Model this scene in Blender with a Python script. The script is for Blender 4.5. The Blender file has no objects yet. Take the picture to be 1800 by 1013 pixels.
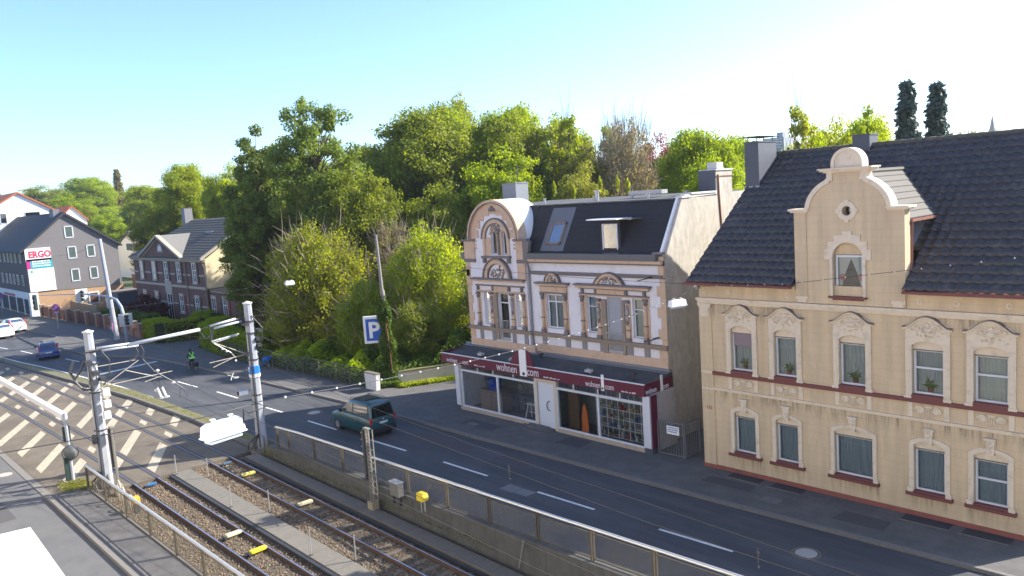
import bpy, bmesh, math, random
import numpy as np
from mathutils import Vector, Matrix, Euler
from mathutils.geometry import tessellate_polygon
R = math.radians
PI = math.pi
rnd = random.Random(7)
scene = bpy.context.scene
COL = scene.collection

# ------------------------------------------------------------------ camera
cam_d = bpy.data.cameras.new('camera')
cam = bpy.data.objects.new('camera', cam_d)
COL.objects.link(cam)
cx_ = Vector((0.67800914, 0.73199371, -0.06699864))      # camera right in world
cyd = Vector((0.03985575, -0.12762358, -0.99102156))     # camera down
cf_ = Vector((-0.73397216, 0.66925139, -0.11570411))     # camera forward
M = Matrix(((cx_.x, -cyd.x, -cf_.x, 0), (cx_.y, -cyd.y, -cf_.y, 0), (cx_.z, -cyd.z, -cf_.z, 0), (0, 0, 0, 1)))
cam.matrix_world = Matrix.Translation((0, 0, 12.0)) @ M
cam_d.sensor_width = 36.0
cam_d.lens = 36.0 * 1408.0 / 1800.0
cam_d.clip_start = 0.1
cam_d.clip_end = 6000
scene.camera = cam

# ------------------------------------------------------------------ light
SUN_DIR = Vector((0.53, 1.0, 0.72)).normalized()          # towards the sun
elev = math.asin(SUN_DIR.z)
azim = math.atan2(SUN_DIR.x, SUN_DIR.y)                   # clockwise from +Y
world = bpy.data.worlds.new('World')
scene.world = world
world.use_nodes = True
wn = world.node_tree
wn.nodes.clear()
wo = wn.nodes.new('ShaderNodeOutputWorld')
bg = wn.nodes.new('ShaderNodeBackground')
sky = wn.nodes.new('ShaderNodeTexSky')
sky.sky_type = 'NISHITA'
sky.sun_disc = False
sky.sun_elevation = elev
sky.sun_rotation = azim
sky.altitude = 2000
sky.air_density = 1.0
sky.dust_density = 5.0
sky.ozone_density = 5.0
bg.inputs['Strength'].default_value = 0.15
wn.links.new(sky.outputs[0], bg.inputs['Color'])
wn.links.new(bg.outputs[0], wo.inputs['Surface'])
sl = bpy.data.lights.new('sun', 'SUN')
sl.energy = 5.0
sl.angle = R(0.5)
sl.color = (1.0, 0.93, 0.82)
so = bpy.data.objects.new('sun', sl)
COL.objects.link(so)
so.rotation_euler = (-SUN_DIR).to_track_quat('-Z', 'Y').to_euler()
so.location = (60, 120, 90)
scene.view_settings.view_transform = 'Standard'
scene.view_settings.look = 'None'
scene.view_settings.gamma = 1
scene.view_settings.use_curve_mapping = False
scene.view_settings.exposure = 1.32

# ------------------------------------------------------------------ materials
MATS = {}
def mat(name, col, rough=0.8, var=0.0, vscale=4.0, bump=0.0, bscale=30.0, metal=0.0, col2=None, spec=0.4,
        island=0.0, stretch=None, dirt=None, dscale=1.2, emit=None):
    """procedural principled material: noise colour variation, optional second colour blotches, bump"""
    if name in MATS: return MATS[name]
    m = bpy.data.materials.new(name); m.use_nodes = True
    nt = m.node_tree; N = nt.nodes; L = nt.links
    b = N['Principled BSDF']
    b.inputs['Roughness'].default_value = rough
    b.inputs['Metallic'].default_value = metal
    b.inputs['Specular IOR Level'].default_value = spec
    tc = N.new('ShaderNodeTexCoord')
    vec = tc.outputs['Object']
    if stretch:
        mp = N.new('ShaderNodeMapping'); mp.inputs['Scale'].default_value = stretch
        L.new(vec, mp.inputs['Vector']); vec = mp.outputs[0]
    rgb = N.new('ShaderNodeRGB'); rgb.outputs[0].default_value = (*col, 1)
    out = rgb.outputs[0]
    if col2 is not None:
        n = N.new('ShaderNodeTexNoise'); n.inputs['Scale'].default_value = vscale; n.inputs['Detail'].default_value = 6
        n.inputs['Roughness'].default_value = 0.65
        L.new(vec, n.inputs['Vector'])
        cr = N.new('ShaderNodeValToRGB'); cr.color_ramp.elements[0].position = 0.38; cr.color_ramp.elements[1].position = 0.62
        L.new(n.outputs['Fac'], cr.inputs[0])
        mx = N.new('ShaderNodeMix'); mx.data_type = 'RGBA'
        L.new(cr.outputs[0], mx.inputs[0]); L.new(out, mx.inputs[6]); mx.inputs[7].default_value = (*col2, 1)
        out = mx.outputs[2]
    if dirt is not None:
        n = N.new('ShaderNodeTexNoise'); n.inputs['Scale'].default_value = dscale; n.inputs['Detail'].default_value = 8
        n.inputs['Roughness'].default_value = 0.7
        L.new(vec, n.inputs['Vector'])
        cr = N.new('ShaderNodeValToRGB'); cr.color_ramp.elements[0].position = 0.52; cr.color_ramp.elements[1].position = 0.72
        L.new(n.outputs['Fac'], cr.inputs[0])
        ml = N.new('ShaderNodeMath'); ml.operation = 'MULTIPLY'; ml.inputs[1].default_value = 0.7
        L.new(cr.outputs[0], ml.inputs[0])
        mx = N.new('ShaderNodeMix'); mx.data_type = 'RGBA'
        L.new(ml.outputs[0], mx.inputs[0]); L.new(out, mx.inputs[6]); mx.inputs[7].default_value = (*dirt, 1)
        out = mx.outputs[2]
    if var > 0 or island > 0:
        hsv = N.new('ShaderNodeHueSaturation')
        L.new(out, hsv.inputs['Color'])
        if island > 0:
            g = N.new('ShaderNodeNewGeometry'); src = g.outputs['Random Per Island']; amt = island
        else:
            n = N.new('ShaderNodeTexNoise'); n.inputs['Scale'].default_value = vscale * 3; n.inputs['Detail'].default_value = 8
            n.inputs['Roughness'].default_value = 0.7
            L.new(vec, n.inputs['Vector']); src = n.outputs['Fac']; amt = var * 2
        mr = N.new('ShaderNodeMapRange'); mr.inputs[3].default_value = 1 - amt; mr.inputs[4].default_value = 1 + amt
        L.new(src, mr.inputs[0]); L.new(mr.outputs[0], hsv.inputs['Value'])
        out = hsv.outputs[0]
    L.new(out, b.inputs['Base Color'])
    if bump > 0:
        n = N.new('ShaderNodeTexNoise'); n.inputs['Scale'].default_value = bscale; n.inputs['Detail'].default_value = 5
        L.new(vec, n.inputs['Vector'])
        bp = N.new('ShaderNodeBump'); bp.inputs['Strength'].default_value = bump; bp.inputs['Distance'].default_value = 0.02
        L.new(n.outputs['Fac'], bp.inputs['Height']); L.new(bp.outputs[0], b.inputs['Normal'])
    if emit:
        b.inputs['Emission Color'].default_value = (*emit[0], 1); b.inputs['Emission Strength'].default_value = emit[1]
    MATS[name] = m
    return m

def brick_mat(name, c1, c2, mortar, scale=1.0, bw=0.25, bh=0.075, ms=0.012, axis='xz', rough=0.85, bump=0.3, msm=0.1):
    """brick / block joints laid out on x-z or y-z wall faces in metres"""
    if name in MATS: return MATS[name]
    m = bpy.data.materials.new(name); m.use_nodes = True
    nt = m.node_tree; N = nt.nodes; L = nt.links
    b = N['Principled BSDF']; b.inputs['Roughness'].default_value = rough
    b.inputs['Specular IOR Level'].default_value = 0.3
    tc = N.new('ShaderNodeTexCoord'); sp = N.new('ShaderNodeSeparateXYZ'); cb = N.new('ShaderNodeCombineXYZ')
    L.new(tc.outputs['Object'], sp.inputs[0])
    ad = N.new('ShaderNodeMath'); ad.operation = 'ADD'
    L.new(sp.outputs[0], ad.inputs[0]); L.new(sp.outputs[1], ad.inputs[1])
    L.new(ad.outputs[0], cb.inputs[0]); L.new(sp.outputs[2], cb.inputs[1])
    br = N.new('ShaderNodeTexBrick')
    br.inputs['Scale'].default_value = scale
    br.inputs['Color1'].default_value = (*c1, 1); br.inputs['Color2'].default_value = (*c2, 1)
    br.inputs['Mortar'].default_value = (*mortar, 1)
    br.inputs['Mortar Size'].default_value = ms; br.inputs['Mortar Smooth'].default_value = msm
    br.inputs['Brick Width'].default_value = bw; br.inputs['Row Height'].default_value = bh
    L.new(cb.outputs[0], br.inputs['Vector'])
    n = N.new('ShaderNodeTexNoise'); n.inputs['Scale'].default_value = 1.3; n.inputs['Detail'].default_value = 8
    n.inputs['Roughness'].default_value = 0.7
    L.new(tc.outputs['Object'], n.inputs['Vector'])
    mr = N.new('ShaderNodeMapRange'); mr.inputs[3].default_value = 0.84; mr.inputs[4].default_value = 1.14
    hs = N.new('ShaderNodeHueSaturation')
    mp = N.new('ShaderNodeMapping'); mp.inputs['Scale'].default_value = (2.6, 2.6, .22); L.new(tc.outputs['Object'], mp.inputs['Vector'])
    n2 = N.new('ShaderNodeTexNoise'); n2.inputs['Scale'].default_value = 1.6; n2.inputs['Detail'].default_value = 6; L.new(mp.outputs[0], n2.inputs['Vector'])
    m2 = N.new('ShaderNodeMapRange'); m2.inputs[1].default_value = .35; m2.inputs[2].default_value = .7; m2.inputs[3].default_value = 1.05; m2.inputs[4].default_value = .86; L.new(n2.outputs['Fac'], m2.inputs[0])
    ml = N.new('ShaderNodeMath'); ml.operation = 'MULTIPLY'; L.new(mr.outputs[0], ml.inputs[0]); L.new(m2.outputs[0], ml.inputs[1])
    L.new(n.outputs['Fac'], mr.inputs[0]); L.new(ml.outputs[0], hs.inputs['Value']); L.new(br.outputs['Color'], hs.inputs['Color'])
    L.new(hs.outputs[0], b.inputs['Base Color'])
    bp = N.new('ShaderNodeBump'); bp.inputs['Strength'].default_value = bump; bp.inputs['Distance'].default_value = 0.01
    bp.invert = True
    L.new(br.outputs['Fac'], bp.inputs['Height']); L.new(bp.outputs[0], b.inputs['Normal'])
    MATS[name] = m
    return m

def leaf_mat(name, c1, c2, trans=0.45):
    if name in MATS: return MATS[name]
    m = bpy.data.materials.new(name); m.use_nodes = True
    nt = m.node_tree; N = nt.nodes; L = nt.links; N.clear()
    o = N.new('ShaderNodeOutputMaterial'); g = N.new('ShaderNodeNewGeometry')
    tc = N.new('ShaderNodeTexCoord')
    n = N.new('ShaderNodeTexNoise'); n.inputs['Scale'].default_value = 0.45; n.inputs['Detail'].default_value = 3
    L.new(tc.outputs['Object'], n.inputs['Vector'])
    ad = N.new('ShaderNodeMath'); ad.operation = 'MULTIPLY_ADD'; ad.inputs[1].default_value = 0.5
    L.new(g.outputs['Random Per Island'], ad.inputs[0])
    s2 = N.new('ShaderNodeMapRange'); s2.inputs[1].default_value = 0.35; s2.inputs[2].default_value = 0.65
    s2.inputs[3].default_value = 0.0; s2.inputs[4].default_value = 0.5
    L.new(n.outputs['Fac'], s2.inputs[0]); L.new(s2.outputs[0], ad.inputs[2])
    mx = N.new('ShaderNodeMix'); mx.data_type = 'RGBA'
    mx.inputs[6].default_value = (*c1, 1); mx.inputs[7].default_value = (*c2, 1)
    L.new(ad.outputs[0], mx.inputs[0])
    oi = N.new('ShaderNodeObjectInfo'); hs = N.new('ShaderNodeHueSaturation')
    mr = N.new('ShaderNodeMapRange'); mr.inputs[3].default_value = 0.82; mr.inputs[4].default_value = 1.18
    L.new(oi.outputs['Random'], mr.inputs[0]); L.new(mr.outputs[0], hs.inputs['Value']); L.new(mx.outputs[2], hs.inputs['Color'])
    d = N.new('ShaderNodeBsdfPrincipled'); d.inputs['Roughness'].default_value = 0.55
    d.inputs['Specular IOR Level'].default_value = 0.25
    t = N.new('ShaderNodeBsdfTranslucent'); ms = N.new('ShaderNodeMixShader'); ms.inputs[0].default_value = trans
    h2 = N.new('ShaderNodeHueSaturation'); h2.inputs['Value'].default_value = 1.6; h2.inputs['Saturation'].default_value = 1.1
    h2.inputs['Hue'].default_value = 0.49
    L.new(hs.outputs[0], d.inputs['Base Color']); L.new(hs.outputs[0], h2.inputs['Color']); L.new(h2.outputs[0], t.inputs['Color'])
    L.new(d.outputs[0], ms.inputs[1]); L.new(t.outputs[0], ms.inputs[2]); L.new(ms.outputs[0], o.inputs[0])
    MATS[name] = m
    return m

def glass_mat(name, tint=(0.5, 0.55, 0.6), rough=0.03, trans=0.55, refl=0.3, body=(0.03, 0.035, 0.04), k=1.0):
    if name in MATS: return MATS[name]
    m = bpy.data.materials.new(name); m.use_nodes = True
    nt = m.node_tree; N = nt.nodes; L = nt.links; N.clear()
    o = N.new('ShaderNodeOutputMaterial')
    tr = N.new('ShaderNodeBsdfTransparent'); tr.inputs[0].default_value = (*tint, 1)
    df = N.new('ShaderNodeBsdfDiffuse'); df.inputs[0].default_value = (*body, 1)
    gl = N.new('ShaderNodeBsdfGlossy'); gl.inputs['Roughness'].default_value = rough; gl.inputs[0].default_value = (1, 1, 1, 1)
    a = N.new('ShaderNodeMixShader'); a.inputs[0].default_value = trans
    L.new(df.outputs[0], a.inputs[1]); L.new(tr.outputs[0], a.inputs[2])
    fr = N.new('ShaderNodeFresnel'); fr.inputs[0].default_value = 1.5
    mm = N.new('ShaderNodeMath'); mm.operation = 'MULTIPLY_ADD'; mm.inputs[1].default_value = k; mm.inputs[2].default_value = refl * 0.25
    mm.use_clamp = True
    L.new(fr.outputs[0], mm.inputs[0])
    b = N.new('ShaderNodeMixShader'); L.new(mm.outputs[0], b.inputs[0]); L.new(a.outputs[0], b.inputs[1]); L.new(gl.outputs[0], b.inputs[2])
    L.new(b.outputs[0], o.inputs[0])
    MATS[name] = m
    return m

def mesh_panel_mat(name, col, alpha):
    if name in MATS: return MATS[name]
    m = bpy.data.materials.new(name); m.use_nodes = True
    nt = m.node_tree; N = nt.nodes; L = nt.links; N.clear()
    o = N.new('ShaderNodeOutputMaterial'); tr = N.new('ShaderNodeBsdfTransparent')
    b = N.new('ShaderNodeBsdfPrincipled'); b.inputs['Base Color'].default_value = (*col, 1); b.inputs['Roughness'].default_value = 0.6
    tc = N.new('ShaderNodeTexCoord'); n = N.new('ShaderNodeTexNoise'); n.inputs['Scale'].default_value = 1.5; n.inputs['Detail'].default_value = 6
    L.new(tc.outputs['Object'], n.inputs['Vector'])
    mr = N.new('ShaderNodeMapRange'); mr.inputs[1].default_value = 0.3; mr.inputs[2].default_value = 0.7
    mr.inputs[3].default_value = alpha - 0.18; mr.inputs[4].default_value = alpha + 0.15
    L.new(n.outputs['Fac'], mr.inputs[0])
    s = N.new('ShaderNodeMixShader'); L.new(mr.outputs[0], s.inputs[0]); L.new(tr.outputs[0], s.inputs[1]); L.new(b.outputs[0], s.inputs[2])
    L.new(s.outputs[0], o.inputs[0])
    MATS[name] = m
    return m

# ------------------------------------------------------------------ object helpers
def tag(o, label=None, cat=None, group=None, kind=None):
    if label: o['label'] = label
    if cat: o['category'] = cat
    if group: o['group'] = group
    if kind: o['kind'] = kind
    return o
def thing(name, label, cat, loc=(0, 0, 0), rz=0.0, group=None):
    o = bpy.data.objects.new(name, None); COL.objects.link(o)
    o.location = loc; o.rotation_euler = (0, 0, rz); o.empty_display_size = 0.2
    return tag(o, label, cat, group)
def children_of(o): return [c for c in KIDS.get(o.name, [])]
KIDS = {}
def link_child(o, parent):
    if parent is not None:
        o.parent = parent
        KIDS.setdefault(parent.name, []).append(o)
def copy_tree(o, parent=None):
    c = o.copy(); COL.objects.link(c)
    if parent is not None: link_child(c, parent)
    for ch in KIDS.get(o.name, [])[:]: copy_tree(ch, c)
    return c

class MB:
    """collects simple solids into one mesh"""
    def __init__(s): s.v = []; s.f = []; s.mi = []; s.m = 0; s.smooth = []; s.sm = False
    def add(s, vs, fs):
        n = len(s.v); s.v.extend([tuple(v) for v in vs])
        for f in fs: s.f.append(tuple(i + n for i in f)); s.mi.append(s.m); s.smooth.append(s.sm)
        return s
    def box(s, x0, x1, y0, y1, z0, z1):
        if x0 > x1: x0, x1 = x1, x0
        if y0 > y1: y0, y1 = y1, y0
        if z0 > z1: z0, z1 = z1, z0
        vs = [(x0, y0, z0), (x1, y0, z0), (x1, y1, z0), (x0, y1, z0), (x0, y0, z1), (x1, y0, z1), (x1, y1, z1), (x0, y1, z1)]
        return s.add(vs, [(0, 3, 2, 1), (4, 5, 6, 7), (0, 1, 5, 4), (1, 2, 6, 5), (2, 3, 7, 6), (3, 0, 4, 7)])
    def prism(s, poly, a0, a1, axis='y', holes=()):
        """poly in the plane perpendicular to axis; x-z for 'y', y-z for 'x', x-y for 'z'"""
        def P(p, a):
            if axis == 'y': return (p[0], a, p[1])
            if axis == 'x': return (a, p[0], p[1])
            return (p[0], p[1], a)
        loops = [list(poly)] + [list(h) for h in holes]
        tris = tessellate_polygon([[Vector((p[0], p[1], 0)) for p in lp] for lp in loops])
        flat = [p for lp in loops for p in lp]
        n = len(flat)
        vs = [P(p, a0) for p in flat] + [P(p, a1) for p in flat]
        fs = []
        for t in tris: fs.append((t[0], t[1], t[2])); fs.append((t[2] + n, t[1] + n, t[0] + n))
        k = 0
        for lp in loops:
            m = len(lp)
            for i in range(m):
                j = (i + 1) % m
                fs.append((k + i, k + j, k + j + n, k + i + n))
            k += m
        return s.add(vs, fs)
    def tube(s, pts, r, n=8, cap=True):
        pts = [Vector(p) for p in pts]
        rs = r if isinstance(r, (list, tuple)) else [r] * len(pts)
        vs = []; fs = []
        up0 = Vector((0, 0, 1))
        prev = None
        for i, p in enumerate(pts):
            d = (pts[min(i + 1, len(pts) - 1)] - pts[max(i - 1, 0)])
            d = d.normalized() if d.length > 1e-9 else Vector((0, 0, 1))
            if prev is None:
                u = d.cross(up0)
                if u.length < 0.05: u = d.cross(Vector((1, 0, 0)))
            else:
                u = prev - d * prev.dot(d)
            u.normalize(); prev = u
            w = d.cross(u)
            for k in range(n):
                a = 2 * PI * k / n
                vs.append(p + (u * math.cos(a) + w * math.sin(a)) * rs[i])
        for i in range(len(pts) - 1):
            for k in range(n):
                k2 = (k + 1) % n
                fs.append((i * n + k, i * n + k2, (i + 1) * n + k2, (i + 1) * n + k))
        if cap:
            fs.append(tuple(range(n - 1, -1, -1))); b = (len(pts) - 1) * n
            fs.append(tuple(range(b, b + n)))
        return s.add(vs, fs)
    def bar(s, a, b, w, h):
        """rectangular bar from a to b"""
        a = Vector(a); b = Vector(b); d = (b - a).normalized()
        u = d.cross(Vector((0, 0, 1)))
        if u.length < 0.05: u = Vector((1, 0, 0))
        u.normalize(); v = u.cross(d)
        vs = []
        for p in (a, b):
            for (i, j) in ((-1, -1), (1, -1), (1, 1), (-1, 1)): vs.append(p + u * (w / 2 * i) + v * (h / 2 * j))
        return s.add(vs, [(0, 1, 2, 3), (7, 6, 5, 4), (0, 4, 5, 1), (1, 5, 6, 2), (2, 6, 7, 3), (3, 7, 4, 0)])
    def cyl(s, c, r, h, n=16, axis='z', r2=None):
        c = Vector(c); d = {'x': Vector((1, 0, 0)), 'y': Vector((0, 1, 0)), 'z': Vector((0, 0, 1))}[axis]
        return s.tube([c, c + d * h], [r, r if r2 is None else r2], n)
    def ell(s, c, rx, ry, rz, n=8, m=6):
        vs = []; fs = []
        for i in range(m + 1):
            t = PI * i / m
            for k in range(n):
                a = 2 * PI * k / n
                vs.append((c[0] + rx * math.sin(t) * math.cos(a), c[1] + ry * math.sin(t) * math.sin(a), c[2] + rz * math.cos(t)))
        for i in range(m):
            for k in range(n):
                k2 = (k + 1) % n
                fs.append((i * n + k, (i + 1) * n + k, (i + 1) * n + k2, i * n + k2))
        return s.add(vs, fs)
    def arcband(s, cx, cz, r0, r1, a0, a1, y0, y1, n=16, sx=1.0):
        """arched band in x-z plane between radii r0 and r1 (degrees)"""
        o = []; i_ = []
        for k in range(n + 1):
            a = R(a0 + (a1 - a0) * k / n)
            o.append((cx + sx * r1 * math.cos(a), cz + r1 * math.sin(a)))
            i_.append((cx + sx * r0 * math.cos(a), cz + r0 * math.sin(a)))
        for k in range(n):
            q = [o[k], o[k + 1], i_[k + 1], i_[k]]
            vs = [(p[0], y0, p[1]) for p in q] + [(p[0], y1, p[1]) for p in q]
            fs = [(0, 1, 2, 3), (7, 6, 5, 4), (0, 4, 5, 1), (2, 6, 7, 3)]
            if k == 0: fs.append((3, 7, 4, 0))
            if k == n - 1: fs.append((1, 5, 6, 2))
            s.add(vs, fs)
        return s
    def build(s, name, mats, parent=None, bevel=0, smooth_angle=None):
        me = bpy.data.meshes.new(name)
        me.from_pydata(s.v, [], s.f)
        if not isinstance(mats, (list, tuple)): mats = [mats]
        for m in mats: me.materials.append(m)
        if len(mats) > 1: me.polygons.foreach_set('material_index', s.mi)
        if any(s.smooth): me.polygons.foreach_set('use_smooth', s.smooth)
        me.update()
        bm = bmesh.new(); bm.from_mesh(me); bmesh.ops.recalc_face_normals(bm, faces=bm.faces); bm.to_mesh(me); bm.free()
        o = bpy.data.objects.new(name, me); COL.objects.link(o)
        link_child(o, parent)
        if bevel:
            b = o.modifiers.new('bevel', 'BEVEL'); b.width = bevel; b.segments = 2; b.limit_method = 'ANGLE'; b.angle_limit = R(40)
        return o

def np_mesh(name, V, F, mats, parent=None, mi=None, smooth=False):
    me = bpy.data.meshes.new(name)
    nv, nf, k = len(V), len(F), F.shape[1]
    me.vertices.add(nv); me.vertices.foreach_set('co', np.asarray(V, np.float32).ravel())
    me.loops.add(nf * k); me.loops.foreach_set('vertex_index', np.asarray(F, np.int32).ravel())
    me.polygons.add(nf); me.polygons.foreach_set('loop_start', np.arange(0, nf * k, k, dtype=np.int32))
    if mi is not None: me.polygons.foreach_set('material_index', np.asarray(mi, np.int32))
    if smooth: me.polygons.foreach_set('use_smooth', np.ones(nf, bool))
    if not isinstance(mats, (list, tuple)): mats = [mats]
    for m in mats: me.materials.append(m)
    me.update(calc_edges=True)
    o = bpy.data.objects.new(name, me); COL.objects.link(o)
    link_child(o, parent)
    return o

def poly_sheet(name, pts, z, m, parent=None, thick=0.0):
    b = MB()
    if thick > 0: b.prism(pts, z - thick, z, 'z')
    else:
        tr = tessellate_polygon([[Vector((p[0], p[1], 0)) for p in pts]])
        b.add([(p[0], p[1], z) for p in pts], [tuple(t) for t in tr])
    o = b.build(name, m, parent)
    if thick == 0:
        for p in o.data.polygons:
            pass
        me = o.data
        if me.polygons and me.polygons[0].normal.z < 0: me.flip_normals()
    return o

def text_mesh(body, size, origin, xdir, normal_up, m, name, parent, depth=0.01, align='LEFT', sx=1.0, bold=0.0, serif=False):
    cu = bpy.data.curves.new('txt', 'FONT'); cu.body = body; cu.size = size; cu.extrude = depth; cu.offset = bold; cu.align_x = align
    cu.resolution_u = 3
    ob = bpy.data.objects.new('txt', cu); COL.objects.link(ob)
    dg = bpy.context.evaluated_depsgraph_get(); dg.update()
    me = bpy.data.meshes.new_from_object(ob.evaluated_get(dg))
    bpy.data.objects.remove(ob)
    X = Vector(xdir).normalized(); Z = Vector(normal_up).normalized(); Y = Z.cross(X)   # Z is the face normal
    for v in me.vertices:
        c = v.co
        v.co = Vector(origin) + X * (c.x * sx) + Y * c.y + Z * c.z
    me.materials.clear(); me.materials.append(m)
    o = bpy.data.objects.new(name, me); COL.objects.link(o); link_child(o, parent)
    return o
# ================================================================== SETTING
def lerp_pts(pts, x):
    pts = sorted(pts)
    if x <= pts[0][0]: return pts[0][1]
    for (a, b), (c, d) in zip(pts, pts[1:]):
        if x <= c: return b + (d - b) * (x - a) / (c - a)
    return pts[-1][1]

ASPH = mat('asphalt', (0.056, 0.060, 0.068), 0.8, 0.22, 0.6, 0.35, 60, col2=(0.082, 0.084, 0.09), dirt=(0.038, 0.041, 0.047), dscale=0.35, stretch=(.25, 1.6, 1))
ASPH2 = mat('old_asphalt', (0.125, 0.12, 0.115), 0.9, 0.18, 0.8, 0.4, 50, col2=(0.10, 0.098, 0.097), dirt=(0.075, 0.073, 0.072), dscale=0.5)
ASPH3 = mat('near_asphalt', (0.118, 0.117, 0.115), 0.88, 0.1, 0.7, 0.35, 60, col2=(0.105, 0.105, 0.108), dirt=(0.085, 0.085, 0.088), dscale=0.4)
PAVE = mat('pavement_asphalt', (0.125, 0.12, 0.115), 0.9, 0.15, 1.0, 0.35, 55, col2=(0.10, 0.097, 0.095), dirt=(0.07, 0.072, 0.072), dscale=0.6)
KERB = mat('kerb_stone', (0.17, 0.16, 0.145), 0.85, 0.2, 3.0, 0.3, 30)
CROSS = mat('crossing_concrete', (0.145, 0.122, 0.092), 0.85, 0.2, 0.6, 0.3, 40, col2=(0.108, 0.09, 0.068), dirt=(0.08, 0.068, 0.055), dscale=0.45)
CONC = mat('concrete', (0.15, 0.138, 0.118), 0.88, 0.15, 1.5, 0.3, 25, dirt=(0.12, 0.11, 0.09), dscale=1.0)
CONCD = mat('dark_concrete', (0.15, 0.145, 0.135), 0.9, 0.2, 1.3, 0.35, 25, dirt=(0.07, 0.07, 0.06), dscale=0.9)
PAINT = mat('road_paint', (0.66, 0.66, 0.63), 0.7, 0.12, 6.0, 0.2, 40, dirt=(0.3, 0.29, 0.27), dscale=5.0)
PAINTW = mat('worn_road_paint', (0.46, 0.41, 0.31), 0.75, 0.25, 5.0, 0.2, 40, col2=(0.33, 0.285, 0.21), dirt=(0.15, 0.13, 0.10), dscale=6)
GRAV = mat('ballast_bed', (0.12, 0.094, 0.066), 0.95, 0.5, 10, 0.9, 18, col2=(0.06, 0.05, 0.038))
STONE = mat('ballast_stone', (0.18, 0.135, 0.09), 0.95, island=0.55)
SOIL = mat('grass_ground', (0.06, 0.09, 0.022), 0.95, 0.3, 0.5, 0.6, 15, col2=(0.075, 0.075, 0.035))
GRASSM = leaf_mat('grass_blades', (0.12, 0.2, 0.03), (0.22, 0.25, 0.05), 0.35)
METAL = mat('galvanised_steel', (0.42, 0.43, 0.43), 0.45, 0.12, 3, metal=0.6)
METALD = mat('dark_steel', (0.06, 0.06, 0.065), 0.5, 0.1, 3, metal=0.4)
RUST = mat('rusty_iron', (0.11, 0.065, 0.04), 0.8, 0.3, 6)
RAILTOP = mat('polished_rail', (0.5, 0.52, 0.62), 0.28, metal=0.9)
BLACK = mat('black_rubber', (0.02, 0.02, 0.022), 0.7)
WHITE = mat('white_paint', (0.78, 0.78, 0.77), 0.45, 0.04, 3)
WHITED = mat('weathered_white', (0.62, 0.62, 0.6), 0.7, 0.1, 2, dirt=(0.35, 0.34, 0.3), dscale=1.5)

# ground: one sheet to the horizon, hills far off
def ground_h(x, y):
    d = math.hypot(x, y)
    t = min(max((d - 170) / 520, 0), 1); t = t * t * (3 - 2 * t)
    h = 22 * t
    h += 3.0 * t * math.sin(x * 0.011 + 1.3) * math.cos(y * 0.009)
    return h
gx_ = [-3200, -2400, -1700, -1200, -900, -700, -600, -500, -420, -350, -300, -260, -230, -200, -180, -160, -140, -120, -100, -60, -20, 20, 60, 120, 250, 500, 900, 1500, 2500]
gy_ = [-2500, -1500, -800, -300, -80, 0, 12, 22, 25.2, 40, 60, 90, 120, 160, 200, 260, 330, 420, 520, 620, 740, 900, 1200, 1700, 2400, 3200]
V = []; F = []
for j, y in enumerate(gy_):
    for i, x in enumerate(gx_):
        z = ground_h(x, y) - 0.03 if y > 23 or abs(y) > 200 else -1.3
        if y < -79: z = -0.03
        V.append((x, y, z))
nx = len(gx_)
for j in range(len(gy_) - 1):
    for i in range(nx - 1):
        F.append((j * nx + i, j * nx + i + 1, (j + 1) * nx + i + 1, (j + 1) * nx + i))
g = np_mesh('ground', np.array(V), np.array(F), SOIL, smooth=False); tag(g, kind='structure')

KERB_FAR = [(-260, 6.0), (-150, 15.5), (-112, 19.95), (-99, 21.15), (-96, 21.1), (-94.9, 19.4), (-88, 19.3), (-80, 19.6), (-77.0, 20.4), (-74, 22.4), (-70, 22.9),
            (-63.4, 23.5), (-54, 24.0), (-43, 24.45), (-30, 24.55), (-16.5, 24.72), (-8, 24.9), (30, 25.4)]
ISL_FAR = [(-200, -3.0), (-110, 10.9), (-87.4, 14.2), (-81.9, 14.7), (-70.7, 15.95), (-58.8, 17.3), (-50.4, 17.45), (-46, 17.6), (-36.5, 17.5)]
ISL_NEAR = [(-200, -3.2), (-110, 10.6), (-87.4, 13.9), (-81.9, 14.3), (-70.5, 15.3), (-62.8, 16.1), (-56.4, 16.6), (-47.1, 16.95), (-38.4, 16.85)]
# main road
rd = [(x, y) for x, y in ISL_FAR] + [(-36.5, 17.05), (30, 17.05)] + [(x, y) for x, y in reversed(KERB_FAR)]
tag(poly_sheet('road', rd, 0.0, ASPH, thick=1.0), kind='structure')
# pavement on the far side with a real kerb step
pv = KERB_FAR + [(30, 34), (-6.0, 34), (-6.0, 28.5), (-36.2, 28.5), (-44.6, 28.2), (-46, 27.4), (-54, 27.0), (-61.5, 26.4), (-66, 26.6), (-73, 27.3), (-75.5, 29.5), (-78, 29.5), (-79, 26.0), (-84, 26.0), (-97, 26.6),
                 (-121.5, 24.9), (-121.5, 24.4), (-260, 24.4)]
tag(poly_sheet('pavement', pv, 0.11, PAVE, thick=0.6), kind='structure')
kb = MB()
for (a, b), (c, d) in zip(KERB_FAR, KERB_FAR[1:]):
    kb.bar((a, b + 0.07, 0.03), (c, d + 0.07, 0.03), 0.16, 0.18)
tag(kb.build('kerb', KERB), kind='structure')
# driveway beside the shop
tag(poly_sheet('forecourt', [(-36.2, 28.5), (-36.0, 45), (-41.2, 45), (-41.6, 33), (-43.5, 28.6), (-44.6, 28.2)], 0.10, ASPH2, thick=0.4), kind='structure')
# passage between the two houses
tag(poly_sheet('passage', [(-22, 28.5), (-19, 28.5), (-19, 42), (-22, 42)], 0.114, PAVE), kind='structure')
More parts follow.
